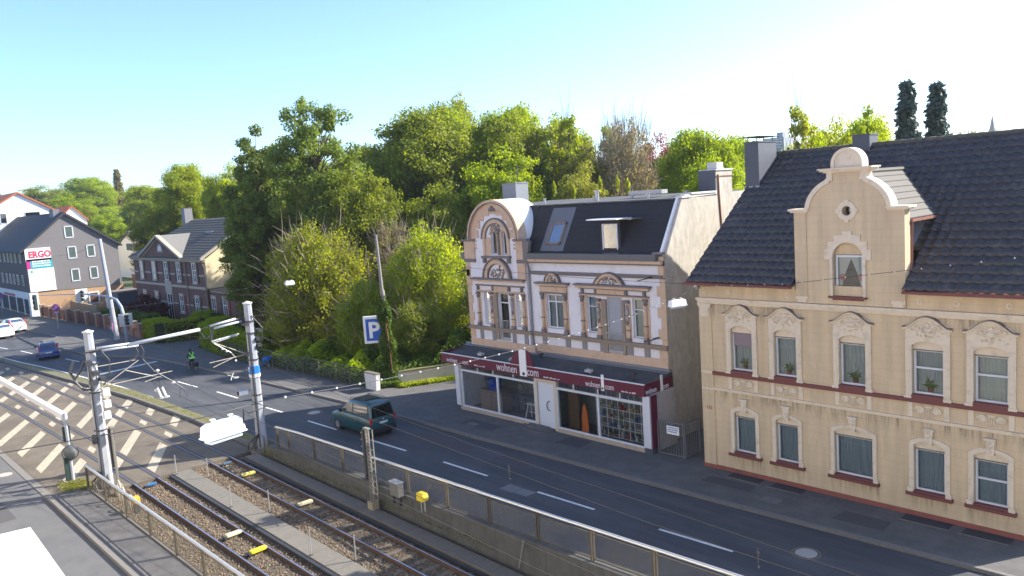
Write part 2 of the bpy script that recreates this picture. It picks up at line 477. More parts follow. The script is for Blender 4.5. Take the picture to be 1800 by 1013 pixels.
# near road, its kerb and narrow pavement
tag(poly_sheet('near_road', [(-200, -14), (-110, -1.5), (-75, 3.6), (-60, 6.2), (-51.5, 7.45), (-43, 7.45), (30, 7.45), (30, 1.6), (-60, 1.6), (-75, -1.0), (-110, -8), (-200, -22)], 0.0, ASPH3, thick=1.0), kind='structure')
tag(poly_sheet('near_pavement', [(-200, -22), (-110, -8), (-75, -1.0), (-60, 1.6), (30, 1.6), (30, -14), (-200, -40)], 0.12, PAVE, thick=1.1), kind='structure')
tag(poly_sheet('kerb_strip', [(-39.6, 7.65), (30, 7.65), (30, 9.0), (-39.0, 9.0), (-39.8, 8.6)], 0.12, PAVE, thick=0.8), kind='structure')
kb = MB()
L_ = [(-200, -14), (-110, -1.5), (-75, 3.6), (-60, 6.2), (-51.5, 7.45), (-43, 7.45)]
for (a, b), (c, d) in zip(L_, L_[1:]): kb.bar((a, b + 0.15, -0.05), (c, d + 0.15, -0.05), 0.3, 0.14)
kb.box(-43, -39.8, 7.45, 7.75, -0.3, 0.03)
x = -39.8
while x < 20:
    kb.box(x, x + 0.99, 7.45, 7.66, -0.3, 0.135); x += 1.0
tag(kb.build('near_kerb', KERB), kind='structure')
# paved tram crossing
cr = [(-200, -14.0 + 0.3), (-110, -1.2), (-75, 3.9), (-60, 6.5), (-51.5, 7.75), (-38.4, 7.75), (-38.4, 16.85)] + list(reversed(ISL_NEAR[:-1]))
tag(poly_sheet('tram_crossing', cr, 0.0, CROSS, thick=0.9), kind='structure')
# island kerb with dry grass between tracks and road
isl = ISL_FAR + [(-36.5, 16.9), (-38.4, 16.85)] + list(reversed(ISL_NEAR[:-1]))
ISLM = mat('mossy_kerb', (0.17, 0.15, 0.085), 0.95, 0.35, 5, 0.8, 25, col2=(0.12, 0.13, 0.04), dirt=(0.2, 0.19, 0.16), dscale=1.2)
tag(poly_sheet('traffic_island', isl, 0.16, ISLM, thick=0.5), kind='structure')
kb = MB()
for (a, b), (c, d) in zip(ISL_NEAR, ISL_NEAR[1:]): kb.bar((a, b - 0.06, 0.06), (c, d - 0.06, 0.06), 0.14, 0.22)
tag(kb.build('island_kerb', CONCD), kind='structure')

# road markings
def strip_quads(b, p, q, w, z):
    p = Vector((p[0], p[1], z)); q = Vector((q[0], q[1], z)); d = (q - p).normalized(); n = Vector((-d.y, d.x, 0)) * (w / 2)
    b.add([p - n, q - n, q + n, p + n], [(0, 1, 2, 3)])
b = MB()
for (x0, y0, x1, y1) in [(-13.91, 21.62, -16.81, 21.53), (-19.75, 21.45, -22.76, 21.4), (-25.83, 21.38, -28.91, 21.36), (-31.74, 21.27, -34.8, 21.2),
                         (-38.0, 21.12, -41.08, 21.06), (-44.19, 21.08, -46.4, 21.0), (-50.34, 21.02, -53.52, 20.94), (-56.28, 20.7, -59.66, 20.56), (-62.3, 20.4, -65.4, 20.1),
                         (-77.07, 18.42, -80.0, 18.05), (-82.8, 17.6, -85.0, 17.2), (-86.94, 16.87, -90.19, 16.55), (-93.2, 16.0, -96.5, 15.5), (-7.9, 21.8, -10.9, 21.72)]:
    strip_quads(b, (x0, y0), (x1, y1), 0.13, 0.006)
tag(b.build('lane_marking', PAINT), kind='structure')
b = MB(); strip_quads(b, (-68.7, 17.5), (-70.0, 22.6), 0.45, 0.006)
tag(b.build('stop_line', PAINT), kind='structure')
b = MB()
el = [(-110, 11.3), (-87, 14.55), (-82.7, 15.0), (-78.6, 15.55), (-73.45, 16.15), (-70.16, 16.5), (-62, 17.3), (-56, 17.55)]
for p, q in zip(el, el[1:]): strip_quads(b, p, q, 0.15, 0.006)
tag(b.build('edge_line', PAINT), kind='structure')
# worn diagonal hatching on the tram crossing, interrupted by the rails
def near_y(x): return lerp_pts([(-200, -13.7), (-110, -1.2), (-75, 3.9), (-60, 6.5), (-51.5, 7.75), (-38.4, 7.9)], x)
def far_y(x): return lerp_pts(ISL_NEAR, x)
TRK = {'a': [(-120, 9.3), (-100, 12.0), (-80.8, 14.0), (-70, 14.72), (-58.6, 15.1), (-53, 15.25), (-45, 15.32), (-38.4, 15.34), (30, 15.38)],
       'b': [(-120, 8.3), (-100, 11.0), (-80.8, 12.95), (-70, 13.7), (-58.6, 14.05), (-53, 14.2), (-45, 14.3), (-38.4, 14.33), (30, 14.36)],
       'c': [(-120, 5.2), (-100, 7.9), (-85, 9.6), (-70, 11.0), (-56.5, 11.5), (-45, 11.74), (-38.4, 11.8), (30, 12.05)],
       'd': [(-120, 4.2), (-100, 6.9), (-85, 8.55), (-70, 9.95), (-58, 10.43), (-45, 10.68), (-38.4, 10.75), (30, 11.0)]}
b = MB()
for k in range(-3, 26):
    s0 = -28.2 - 4.12 * k + 0
    yy = -3.0
    while yy < 17.0:
        x = s0 - 2 * yy; dy = 0.34
        ym = yy + dy / 2; xm = s0 - 2 * ym
        if -112 < xm < -38.9 and near_y(xm) + 0.35 < ym < far_y(xm) - 0.25:
            ok = all(abs(ym - lerp_pts(TRK[t], xm)) > 0.27 for t in TRK)
            if ok:
                w = 0.56
                b.add([(x - w, yy, 0.006), (x + w, yy, 0.006), (x - 2 * dy + w, yy + dy, 0.006), (x - 2 * dy - w, yy + dy, 0.006)], [(0, 1, 2, 3)])
        yy += dy
tag(b.build('hatched_marking', PAINTW), kind='structure')

# repair patches and covers
b = MB(); b.box(-24.3, -23.55, 20.7, 21.3, -0.1, 0.012); b.box(-23.5, -22.75, 20.75, 21.3, -0.1, 0.012)
tag(b.build('concrete_patch', mat('patch', (0.17, 0.17, 0.17), 0.9, 0.1)), kind='structure')
b = MB()
for (x0, x1, y0, y1) in [(-34, -29, 22.6, 23.6), (-27.5, -25.2, 23.0, 24.0)]: b.add([(x0, y0, 0.005), (x1, y0 + .15, 0.005), (x1 - .3, y1, 0.005), (x0 + .4, y1, 0.005)], [(0, 1, 2, 3)])
tag(b.build('road_patch', mat('patch_red', (0.085, 0.075, 0.075), 0.9, 0.1)), kind='structure')
def manhole(x, y, r, lab, z=0.0):
    t = thing('manhole_cover', lab, 'manhole cover', (x, y, z))
    b = MB(); b.cyl((0, 0, -0.05), r, 0.06, 28); b.build('lid', mat('manhole_lid', (0.36, 0.34, 0.31), 0.7, 0.2, 12, 0.3, 30), t)
    b = MB(); b.tube([(math.cos(a) * (r + 0.09), math.sin(a) * (r + 0.09), -0.035) for a in [2 * PI * i / 28 for i in range(29)]], 0.045, 6); b.build('ring', mat('manhole_ring', (0.2, 0.14, 0.09), 0.8, 0.3, 10), t)
manhole(-12.08, 22.94, 0.34, 'pale round manhole cover in the dark road in front of the cream house')
manhole(-42.4, 22.2, 0.36, 'pale round manhole cover in the road ahead of the green van')
manhole(-45.5, 6.93, 0.34, 'round manhole cover in the sunlit near road at the left edge')
# drain grates in the pavement
for i, (x, y) in enumerate([(-15.0, 25.95), (-32.2, 25.9)]):
    t = thing('service_hatch', ['rectangular hatch in the pavement below the cream house', 'small dark hatch in the pavement before the shop'][i], 'hatch', (x, y, 0.11))
    b = MB(); b.box(-.35, .35, -.22, .22, -.03, .008); b.build('frame', CONCD, t)
    b = MB(); b.box(-.05, .05, -.03, .03, 0.0, .014); b.build('handle', METALD, t)

# ------------------------------------------------------------------ TRACKS
def trz(x):      # the tracks dip towards the right
    if x < -38.4: return 0.0
    t = min((x + 38.4) / 22.0, 1.6)
    return -0.30 * t
bed = []
b = MB()
xs = np.linspace(-38.4, 30, 30)
for x0, x1 in zip(xs, xs[1:]):
    for (y0, y1, dz) in [(9.0, 12.42, -0.09), (12.42, 13.32, -0.09), (13.32, 16.75, -0.09)]:
        b.add([(x0, y0, trz(x0) + dz - .05), (x1, y0, trz(x1) + dz - .05), (x1, y1, trz(x1) + dz - .05), (x0, y1, trz(x0) + dz - .05)], [(0, 1, 2, 3)])
tag(b.build('ballast_bed', GRAV), kind='structure')
rg = np.random.default_rng(3)
def stones(n, name):
    x = -38.3 + (rg.random(n) ** 1.25) * 30
    y = 9.05 + rg.random(n) * 7.6
    keep = ~((y > 12.4) & (y < 13.35)) & ~((y > 15.85) & (y < 16.7) & (rg.random(n) < 0.85))
    for t in 'abcd':
        yt = np.array([lerp_pts(TRK[t], q) for q in x]); keep &= np.abs(y - yt) > 0.10
    x = x[keep]; y = y[keep]; n = len(x)
    z = np.array([trz(q) for q in x]) - 0.13
    s = rg.uniform(0.022, 0.05, n)
    base = np.array([(1, 0, 0), (-1, 0, 0), (0, 1, 0), (0, -1, 0), (0, 0, 1), (0, 0, -1)], float)
    rot = rg.random(n) * 6.28
    V = base[None] * s[:, None, None] * rg.uniform(0.6, 1.3, (n, 6, 3))
    c, s_ = np.cos(rot)[:, None], np.sin(rot)[:, None]
    X = V[..., 0] * c - V[..., 1] * s_; Y = V[..., 0] * s_ + V[..., 1] * c
    V = np.stack([X + x[:, None], Y + y[:, None], V[..., 2] + z[:, None]], -1).reshape(-1, 3)
    f = np.array([(0, 2, 4), (2, 1, 4), (1, 3, 4), (3, 0, 4), (2, 0, 5), (1, 2, 5), (3, 1, 5), (0, 3, 5)])
    F = (f[None] + (np.arange(n) * 6)[:, None, None]).reshape(-1, 3)
    return np_mesh(name, V, F, STONE)
tag(stones(26000, 'ballast'), 'loose brown and grey ballast stones between the tram rails', 'ballast', kind='stuff')

def rail_mb(pts, z0, x0, x1, h=0.15):
    """rail: rusty web and foot with a polished head"""
    xs = [x0]
    st = 2.0
    while xs[-1] + st < x1: xs.append(xs[-1] + st)
    xs.append(x1)
    b = MB()
    P = [(x, lerp_pts(pts, x), trz(x)) for x in xs]
    for (p, q) in zip(P, P[1:]):
        for (w, lo, hi, mi) in [(0.13, -h, -h + 0.02, 0), (0.025, -h + 0.02, -0.03, 0), (0.068, -0.03, -0.004, 0), (0.05, -0.004, 0.0, 1)]:
            b.m = mi; w = w / 2
            vs = []
            for pp in (p, q):
                for (i, k) in ((-w, lo), (w, lo), (w, hi), (-w, hi)): vs.append((pp[0], pp[1] + i, pp[2] + k + 0.012))
            b.add(vs, [(0, 1, 2, 3), (7, 6, 5, 4), (0, 4, 5, 1), (1, 5, 6, 2), (2, 6, 7, 3), (3, 7, 4, 0)])
    return b
SLEEP = mat('timber_sleeper', (0.15, 0.12, 0.085), 0.9, 0.25, 4, 0.5, 25, stretch=(4, 1, 1))
def track(n1, n2, lab, sleep_top):
    t = thing('tram_track', lab, 'tram track', (0, 0, 0))
    for nm in (n1, n2):
        rail_mb(TRK[nm], 0, -38.4, 28).build('rail', [RUST, RAILTOP], t)
        # grooved rail let into the paving
        b = MB()
        P = [(x, lerp_pts(TRK[nm], x)) for x in list(np.linspace(-120, -38.4, 46))]
        for p, q in zip(P, P[1:]):
            b.m = 0; b.add([(p[0], p[1] - .09, .009), (q[0], q[1] - .09, .009), (q[0], q[1] + .13, .009), (p[0], p[1] + .13, .009)], [(0, 1, 2, 3)])
            b.m = 1; b.add([(p[0], p[1] - .03, .014), (q[0], q[1] - .03, .014), (q[0], q[1] + .03, .014), (p[0], p[1] + .03, .014)], [(0, 1, 2, 3)])
        b.build('grooved_rail', [mat('rail_joint', (0.06, 0.055, 0.055), 0.9, 0.2, 5), mat('worn_rail', (0.2, 0.2, 0.22), 0.4, metal=0.7)], t)
    x = -37.9; k = 0
    while x < -8:
        yc = (lerp_pts(TRK[n1], x) + lerp_pts(TRK[n2], x)) / 2
        b = MB(); b.box(x - .11, x + .11, yc - .86, yc + .86, trz(x) - .25, trz(x) + sleep_top + rnd.uniform(-.01, .005)); b.build('sleeper', SLEEP, t)
        x += 0.66; k += 1
track('a', 'b', 'tram track nearer the houses with bare sleepers showing in the ballast', -0.118)
track('c', 'd', 'tram track nearer the near road with half buried sleepers', -0.15)
# walkway and cable strip between and beside the tracks
def strip(name, y0, y1, top, x0, x1, m, lab, cat, step=1.0):
    b = MB(); x = x0
    while x < x1:
        x2 = min(x + step, x1)
        for dz in (0,):
            vs = []
            e = 0.006
            for (xx) in (x + e, x2 - e):
                z = trz(xx) + top
                vs += [(xx, y0, z - .3), (xx, y1, z - .3), (xx, y1, z), (xx, y0, z)]
            b.add(vs, [(0, 1, 2, 3), (7, 6, 5, 4), (0, 4, 5, 1), (1, 5, 6, 2), (2, 6, 7, 3), (3, 7, 4, 0)])
        x += step
    o = b.build(name, m); tag(o, lab, cat); return o
strip('walkway', 12.45, 13.28, 0.03, -38.25, 28, CONC, 'long concrete slab walkway running between the two tram tracks', 'walkway')
strip('cable_duct', 15.85, 16.45, 0.02, -37.8, 28, CONC, 'concrete cable duct cover along the foot of the retaining wall', 'cable duct', 0.8)
strip('timber_edge', 16.05 - 0.42, 15.72, -0.02, -37.8, 28, METALD, 'dark strip standing in for the shaded slab edge beside the far rail', 'shade strip', 3)  # dark strip puts the shade of the slab edge into colour
strip('gutter_edge', 12.28, 12.42, 0.0, -38.25, 28, METALD, 'dark strip for the trough shadow along the near side of the walkway slabs', 'shade strip', 3)  # shadow in the trough beside the walkway, built as a dark strip

# track magnets / boxes between the rails
YEL = mat('yellow_paint', (0.75, 0.56, 0.03), 0.5, 0.08, 6)
CRM = mat('cream_paint', (0.62, 0.56, 0.34), 0.6, 0.1, 6)
BLU = mat('blue_paint', (0.03, 0.13, 0.33), 0.5, 0.1, 6)
def track_box(x, y, m, lab, n='track_magnet'):
    t = thing(n, lab, 'track box', (x, y, trz(x) - .09), R(rnd.uniform(-4, 4)))
    b = MB(); b.box(-.11, .11, -.31, .31, 0.03, .15); b.build('housing', m, t, bevel=.03)
    if 'blue' in lab: t.scale = (.7, .7, .8)
    b = MB(); b.box(-.17, .17, -.42, -.34, 0, .08); b.box(-.05, .05, -.5, -.4, 0.02, .06); b.build('bracket', METALD, t)
track_box(-27.2, 11.5, YEL, 'bright yellow box between the rails of the near track')
track_box(-29.3, 11.5, CRM, 'cream coloured box between the rails of the near track')
track_box(-29.9, 14.85, CRM, 'cream coloured box between the rails of the far track')
track_box(-35.3, 14.85, mat('pale_yellow', (0.72, 0.62, 0.14), 0.6, 0.1), 'pale yellow box between the rails of the far track')
track_box(-37.7, 11.3, BLU, 'small blue box between the rails of the near track at the crossing edge')
track_box(-37.7, 14.85, mat('blue_grey', (0.05, 0.1, 0.16), 0.6), 'dark blue box between the rails of the far track at the crossing edge')
# slim posts and chains along the walkway
for (x, y) in [(-38.0, 12.55), (-36.3, 13.38), (-31.9, 12.55), (-30.1, 13.38), (-25.2, 12.55), (-23.6, 13.38)]:
    t = thing('marker_post', 'slim grey post beside the walkway slabs', 'post', (x, y, trz(x)), group='slim posts along the walkway')
    b = MB(); b.tube([(0, 0, -.1), (0, 0, .95)], .025, 6); b.build('pole', METAL, t)
    b = MB(); b.box(-.05, .05, -.05, .05, 0.0, .05); b.build('foot', METALD, t)
lits = ['nearest the crossing on the near edge of the walkway', 'nearest the crossing on the far edge of the walkway', 'in the middle on the near edge of the walkway',
        'in the middle on the far edge of the walkway', 'farthest from the crossing on the near edge of the walkway', 'farthest from the crossing on the far edge of the walkway']
for o, l in zip([o for o in COL.objects if o.name.startswith('marker_post')], lits): o['label'] = 'slim grey post ' + l

# retaining wall beside the far track
def wall_top(x): return lerp_pts([(-36.8, 0.42), (-34, 0.55), (-27, 0.66), (-20, 0.78), (-10, 0.95), (30, 1.2)], x)
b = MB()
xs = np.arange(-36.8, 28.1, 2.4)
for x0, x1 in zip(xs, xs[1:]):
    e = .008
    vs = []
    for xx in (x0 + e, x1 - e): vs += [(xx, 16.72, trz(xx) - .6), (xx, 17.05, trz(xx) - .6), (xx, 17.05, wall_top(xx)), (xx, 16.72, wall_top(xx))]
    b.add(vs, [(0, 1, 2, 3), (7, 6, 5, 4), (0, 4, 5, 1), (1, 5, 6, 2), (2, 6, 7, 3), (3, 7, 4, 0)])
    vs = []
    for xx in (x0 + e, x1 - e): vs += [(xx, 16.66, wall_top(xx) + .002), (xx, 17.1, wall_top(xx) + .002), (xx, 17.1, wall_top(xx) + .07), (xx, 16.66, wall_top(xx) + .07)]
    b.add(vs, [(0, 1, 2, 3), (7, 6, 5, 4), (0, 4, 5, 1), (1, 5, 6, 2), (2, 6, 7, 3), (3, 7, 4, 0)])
tag(b.build('retaining_wall', mat('wall_concrete', (0.095, 0.093, 0.085), 0.9, 0.25, 1.3, 0.35, 25, dirt=(0.05, 0.052, 0.045), dscale=0.9, stretch=(1, 1, .4))), 'stained low concrete wall between the far tram track and the road', 'wall')  # concrete darkened here, the wall's shade is put into its colour
b = MB(); b.box(-39.8, 30, 9.02, 9.18, -.8, 0.14)
tag(b.build('fence_plinth', CONC), 'thin concrete plinth under the railing beside the near road', 'plinth')

# railings
POST = mat('railing_post', (0.105, 0.09, 0.068), 0.6, 0.15, 4, metal=0.3)
RAILM = mat('railing_tube', (0.75, 0.72, 0.65), 0.3, 0.08, 2, metal=0.7)
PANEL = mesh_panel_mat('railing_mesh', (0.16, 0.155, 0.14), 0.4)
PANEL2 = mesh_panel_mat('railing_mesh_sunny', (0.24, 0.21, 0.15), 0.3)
def railing(y, xs, zf, h, lab, pm, topx0, topx1):
    t = thing('railing', lab, 'railing', (0, 0, 0))
    b = MB(); xx = np.linspace(topx0, topx1, 24); b.tube([(x, y, zf(x) + h) for x in xx], .055, 10); b.sm = True; b.build('handrail', RAILM, t)
    for x in xs:
        b = MB(); z = zf(x)
        b.box(x - .075, x - .025, y - .035, y + .035, z, z + h - .03); b.box(x + .025, x + .075, y - .035, y + .035, z, z + h - .03)
        b.build('post', POST, t)
    for x0, x1 in zip(xs, xs[1:]):
        b = MB(); a, c = x0 + .085, x1 - .085
        for zz in (.06, h - .14):
            b.bar((a, y, zf(a) + zz), (c, y, zf(c) + zz), .03, .03)
        b.build('panel_rail', POST, t)
        b = MB(); b.add([(a, y, zf(a) + .07), (c, y, zf(c) + .07), (c, y, zf(c) + h - .15), (a, y, zf(a) + h - .15)], [(0, 1, 2, 3)])
        b.build('mesh_panel', pm, t)
    return t
railing(16.88, [-36.2, -35.05, -32.58, -30.13, -27.84, -25.24, -22.78, -20.43, -18.05, -15.71, -13.38, -11.0, -8.6], lambda x: wall_top(x) + .07, 1.0,
        'tubular railing with mesh panels on the low wall beside the main road', PANEL, -36.3, -8.5)
railing(9.1, [-39.3, -36.67, -33.87, -31.14, -28.47, -26.0, -23.4, -20.8, -18.2], lambda x: 0.14, 1.0,
        'sunlit tubular railing with see-through mesh panels beside the near road', PANEL2, -39.4, -18)
# worn details on the carriageway
CR = mat('tar_seam', (.03, .032, .038), .6, .2, 5)
b = MB()
for (x0, x1, y) in ((-52, -34, 22.9), (-26, -16, 19.4)):
    x = x0; yy = y
    while x < x1:
        x2 = x + rnd.uniform(.7, 1.6); y2 = y + rnd.uniform(-.06, .06); strip_quads(b, (x, yy), (x2, y2), rnd.uniform(.025, .05), .004); x, yy = x2, y2
for k in range(9):
    x = rnd.uniform(-60, -9); y0 = rnd.uniform(17.5, 21); strip_quads(b, (x, y0), (x + rnd.uniform(-.4, .4), y0 + rnd.uniform(1, 3.5)), .035, .0045)
tag(b.build('road_seam', CR), kind='structure')
b = MB()
for (x, y, w, h) in ((-33, 25.6, 2.6, .9), (-26.5, 26.2, 1.6, 1.1), (-18.2, 26.1, 2.2, .7), (-12.6, 25.7, 1.8, .9), (-50, 25.4, 3.2, .9), (-29.5, 5.0, 2.4, 1.2), (-41, 4.5, 3, 1.5)):
    z = .116 if y > 20 else .005
    b.add([(x, y, z), (x + w, y + .05, z), (x + w - .1, y + h, z), (x + .1, y + h, z)], [(0, 1, 2, 3)])
tag(b.build('patched_asphalt', mat('patch_dark', (.075, .073, .075), .9, .12, 2)), kind='structure')
# ================================================================== CREAM HOUSE
CREAM = brick_mat('cream_render', (0.602, 0.474, 0.308), (0.594, 0.466, 0.302), (0.557, 0.435, 0.28), bw=0.62, bh=0.27, ms=0.012, bump=0.25)
TRIM = mat('pale_trim', (0.68, 0.58, 0.44), 0.8, 0.08, 2.5, 0.15, 30, dirt=(0.40, 0.33, 0.245), dscale=3)
REDB = mat('oxblood_paint', (0.17, 0.055, 0.05), 0.65, 0.1, 3)
REDP = mat('red_plinth', (0.27, 0.085, 0.065), 0.75, 0.12, 2, dirt=(0.12, 0.07, 0.06), dscale=1.5)
UPVC = mat('white_window_frame', (0.6, 0.62, 0.66), 0.35, 0.03, 2)
GLASS = glass_mat('window_glass', tint=(0.78, 0.84, 0.87), trans=0.92, refl=0.0)
GLASSD = glass_mat('dark_window_glass', tint=(0.3, 0.34, 0.36), trans=0.6, refl=0.4)
CURT = mat('net_curtain', (0.44, 0.46, 0.44), 0.9, 0.25, 3.0, stretch=(14, 1, 0.2))
CURTL = mat('light_curtain', (0.55, 0.56, 0.5), 0.9, 0.2, 3.0, stretch=(14, 1, 0.2))
CURTB = mat('blue_grey_curtain', (0.3, 0.35, 0.39), 0.9, 0.35, 3.0, stretch=(16, 1, 0.2))
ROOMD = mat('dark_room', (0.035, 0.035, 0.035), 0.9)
MOULDD = mat('lead_flashing', (0.20, 0.165, 0.14), 0.7, 0.15, 4)

def arch_poly(x0, x1, z0, z1, rise, n=10):
    """rectangle whose top is a segmental arch reaching z1 at the crown"""
    if rise <= 0: return [(x0, z0), (x1, z0), (x1, z1), (x0, z1)]
    w = (x1 - x0) / 2; c = (x0 + x1) / 2
    rad = (w * w + rise * rise) / (2 * rise); zc = z1 - rad
    a0 = math.asin(min(w / rad, 1))
    pts = [(x0, z0), (x1, z0)]
    for k in range(n + 1):
        a = a0 - 2 * a0 * k / n
        pts.append((c + rad * math.sin(a), zc + rad * math.cos(a)))
    return pts
def curtain(parent, x0, x1, z0, z1, y, m, folds=9, amp=.02):
    n = folds * 6; V = []; F = []
    for i in range(n + 1):
        x = x0 + (x1 - x0) * i / n; yy = y + amp * math.sin(2 * PI * i / 6)
        V += [(x, yy, z0), (x, yy, z1)]
    for i in range(n): F.append((2 * i, 2 * i + 2, 2 * i + 3, 2 * i + 1))
    return np_mesh('curtain', np.array(V), np.array(F), m, parent)
def window(parent, x0, x1, z0, z1, y, cm=None, fw=.06, mull=None, trans=None, gm=None, frame_m=None, room=True, cz=None, name='window'):
    """window facing -y; frame mesh with pane and curtain children; mull / trans = inner bars"""
    b = MB(); d = .07
    b.box(x0, x1, y, y + d, z0, z0 + fw); b.box(x0, x1, y, y + d, z1 - fw, z1)
    b.box(x0, x0 + fw, y, y + d, z0 + fw, z1 - fw); b.box(x1 - fw, x1, y, y + d, z0 + fw, z1 - fw)
    for m_ in (mull or []): b.box(m_ - fw * .55, m_ + fw * .55, y + .004, y + d - .004, z0 + fw, z1 - fw)
    for t_ in (trans or []): b.box(x0 + fw, x1 - fw, y + .008, y + d - .008, t_ - fw * .5, t_ + fw * .5)
    o = b.build(name, frame_m or UPVC, parent)
    b = MB(); b.add([(x0 + fw, y + .035, z0 + fw), (x1 - fw, y + .035, z0 + fw), (x1 - fw, y + .035, z1 - fw), (x0 + fw, y + .035, z1 - fw)], [(0, 1, 2, 3)])
    b.build('pane', gm or GLASS, o)
    if cm is not None:
        curtain(o, x0 + .03, x1 - .03, (cz or z0) + .03, z1 - .03, y + .14, cm, folds=max(4, int((x1 - x0) * 9)))
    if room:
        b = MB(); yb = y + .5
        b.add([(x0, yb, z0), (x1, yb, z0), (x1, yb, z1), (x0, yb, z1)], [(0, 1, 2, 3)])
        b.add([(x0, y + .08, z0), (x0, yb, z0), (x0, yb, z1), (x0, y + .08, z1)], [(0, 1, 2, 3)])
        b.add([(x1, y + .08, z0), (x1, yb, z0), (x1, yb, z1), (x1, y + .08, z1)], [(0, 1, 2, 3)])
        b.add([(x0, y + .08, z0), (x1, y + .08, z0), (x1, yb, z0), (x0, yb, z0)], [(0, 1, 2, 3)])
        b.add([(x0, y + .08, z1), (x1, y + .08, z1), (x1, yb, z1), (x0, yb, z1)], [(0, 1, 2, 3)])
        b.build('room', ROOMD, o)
    return o
def spiral(b, cx, cz, r, y, turns, sgn, th, a0=0):
    pts = []
    n = int(14 * turns)
    for k in range(n + 1):
        t = k / n; a = a0 + sgn * t * turns * 2 * PI; rr = r * (1 - .85 * t)
        pts.append((cx + rr * math.cos(a), y, cz + rr * math.sin(a)))
    b.tube(pts, [th * (1 - .5 * k / n) for k in range(n + 1)], 6)

house = thing('townhouse', 'cream rendered townhouse with a curved gable, dark tiled roof and dark red sills', 'house', (0, 0, 0))
FY = 27.7; XL, XR = -19.0, -6.35
UP = [(-17.07, .48), (-15.2, .46), (-12.63, .48), (-10.09, .50), (-8.2, .50)]
LO = [(-17.04, .48), (-15.22, .46), (-12.65, .70), (-10.06, .50), (-8.2, .50)]
holes = []
for c, w in UP: holes.append(arch_poly(c - w, c + w, 4.36, 6.24, .17))
for c, w in LO: holes.append(arch_poly(c - w, c + w, .97, 2.8, .17 if w < .6 else .2))
b = MB(); b.prism([(XL, 0), (XR, 0), (XR, 7.98), (XL, 7.98)], FY, FY + .34, 'y', holes)
b.box(XL, XL + .3, FY + .34, 40.4, 0, 7.98); b.box(XR - .3, XR, FY + .34, 40.4, 0, 7.98); b.box(XL + .3, XR - .3, 40.1, 40.4, 0, 7.98)
# gable end triangles under the roof
for xa, xb in ((XL + .003, XL + .3), (XR - .3, XR - .003)): b.prism([(FY + .2, 7.98), (40.3, 7.98), (34.05, 12.85)], xa, xb, 'x')
b.build('wall', CREAM, house)
# curved gable
gc = -12.72
hwd = 1.96
gp = [(gc - hwd, 7.32), (gc - hwd, 10.64), (gc - hwd + .46, 10.64)]
for k in range(13):
    a = PI - (PI * .36) * k / 12
    gp.append((gc + 1.5 * math.cos(a) , 10.68 + 1.2 * math.sin(a)))
gp += [(gc - .70, 12.0)]
gp2 = gp + [(2 * gc - p[0], p[1]) for p in reversed(gp)]
gh = [arch_poly(gc - .54, gc + .54, 7.62, 9.54, .5, 14)]
circ = [(gc + .165 * math.cos(2 * PI * k / 20), 10.65 + .165 * math.sin(2 * PI * k / 20)) for k in range(20)]
b = MB(); b.prism(gp2, FY - .06, FY + .34, 'y', gh + [circ]); gw = b.build('gable_wall', CREAM, house)
b = MB()
b.box(gc - 2.08, gc - 1.42, FY - .16, FY + .42, 10.64, 10.70); b.box(gc - 2.14, gc - 1.38, FY - .22, FY + .46, 10.70, 10.77)
b.box(gc + 1.42, gc + 2.08, FY - .16, FY + .42, 10.64, 10.70); b.box(gc + 1.38, gc + 2.14, FY - .22, FY + .46, 10.70, 10.77)
# curved coping
for sg in (-1, 1):
    pr = None
    for k in range(13):
        a = PI - (PI * .36) * k / 12
        p = (gc + sg * (1.5 * -math.cos(a)), 10.68 + 1.2 * math.sin(a)); q = (gc + sg * (1.38 * -math.cos(a)), 10.68 + 1.08 * math.sin(a))
        r_ = (gc + sg * (1.54 * -math.cos(a)), 10.68 + 1.24 * math.sin(a))
        if pr:
            for (A, B, C, D) in ((pr[2], r_, q, pr[1]),):
                vs = [(A[0], FY - .12, A[1]), (B[0], FY - .12, B[1]), (C[0], FY - .12, C[1]), (D[0], FY - .12, D[1]),
                      (A[0], FY + .44, A[1]), (B[0], FY + .44, B[1]), (C[0], FY + .44, C[1]), (D[0], FY + .44, D[1])]
                b.add(vs, [(0, 1, 2, 3), (7, 6, 5, 4), (0, 4, 5, 1), (2, 6, 7, 3)])
        pr = (p, q, r_)
for sg in (-1, 1): b.box(gc + sg * .70, gc + sg * .50, FY - .1, FY + .4, 11.72, 12.0)
for sg in (-1, 1): b.box(gc + sg * .74, gc + sg * .48, FY - .125, FY + .42, 11.72, 11.8)
b.box(gc - .80, gc + .80, FY - .14, FY + .42, 12.0, 12.05); b.box(gc - .9, gc + .9, FY - .22, FY + .48, 12.05, 12.11); b.box(gc - .96, gc + .96, FY - .27, FY + .5, 12.11, 12.16)
dome = [(gc - .54, 12.16)] + [(gc + .54 * math.cos(PI - PI * k / 18), 12.28 + .54 * math.sin(PI * k / 18)) for k in range(19)] + [(gc + .54, 12.16)]
b.prism(dome, FY + .0, FY + .42, 'y')
b.arcband(gc, 12.28, .44, .56, 0, 180, FY - .05, FY + .44, 18); b.box(gc - .56, gc - .44, FY - .05, FY + .44, 12.16, 12.28); b.box(gc + .44, gc + .56, FY - .05, FY + .44, 12.16, 12.28)
# round window surround with four key blocks
b.arcband(gc, 10.65, .17, .34, 0, 360, FY - .1, FY - .055, 28)
for a in range(4):
    ca, sa = math.cos(a * PI / 2), math.sin(a * PI / 2)
    cx0, cz0 = gc + ca * .32, 10.65 + sa * .32
    b.box(cx0 - .075, cx0 + .075, FY - .115, FY - .05, cz0 - .075, cz0 + .075)
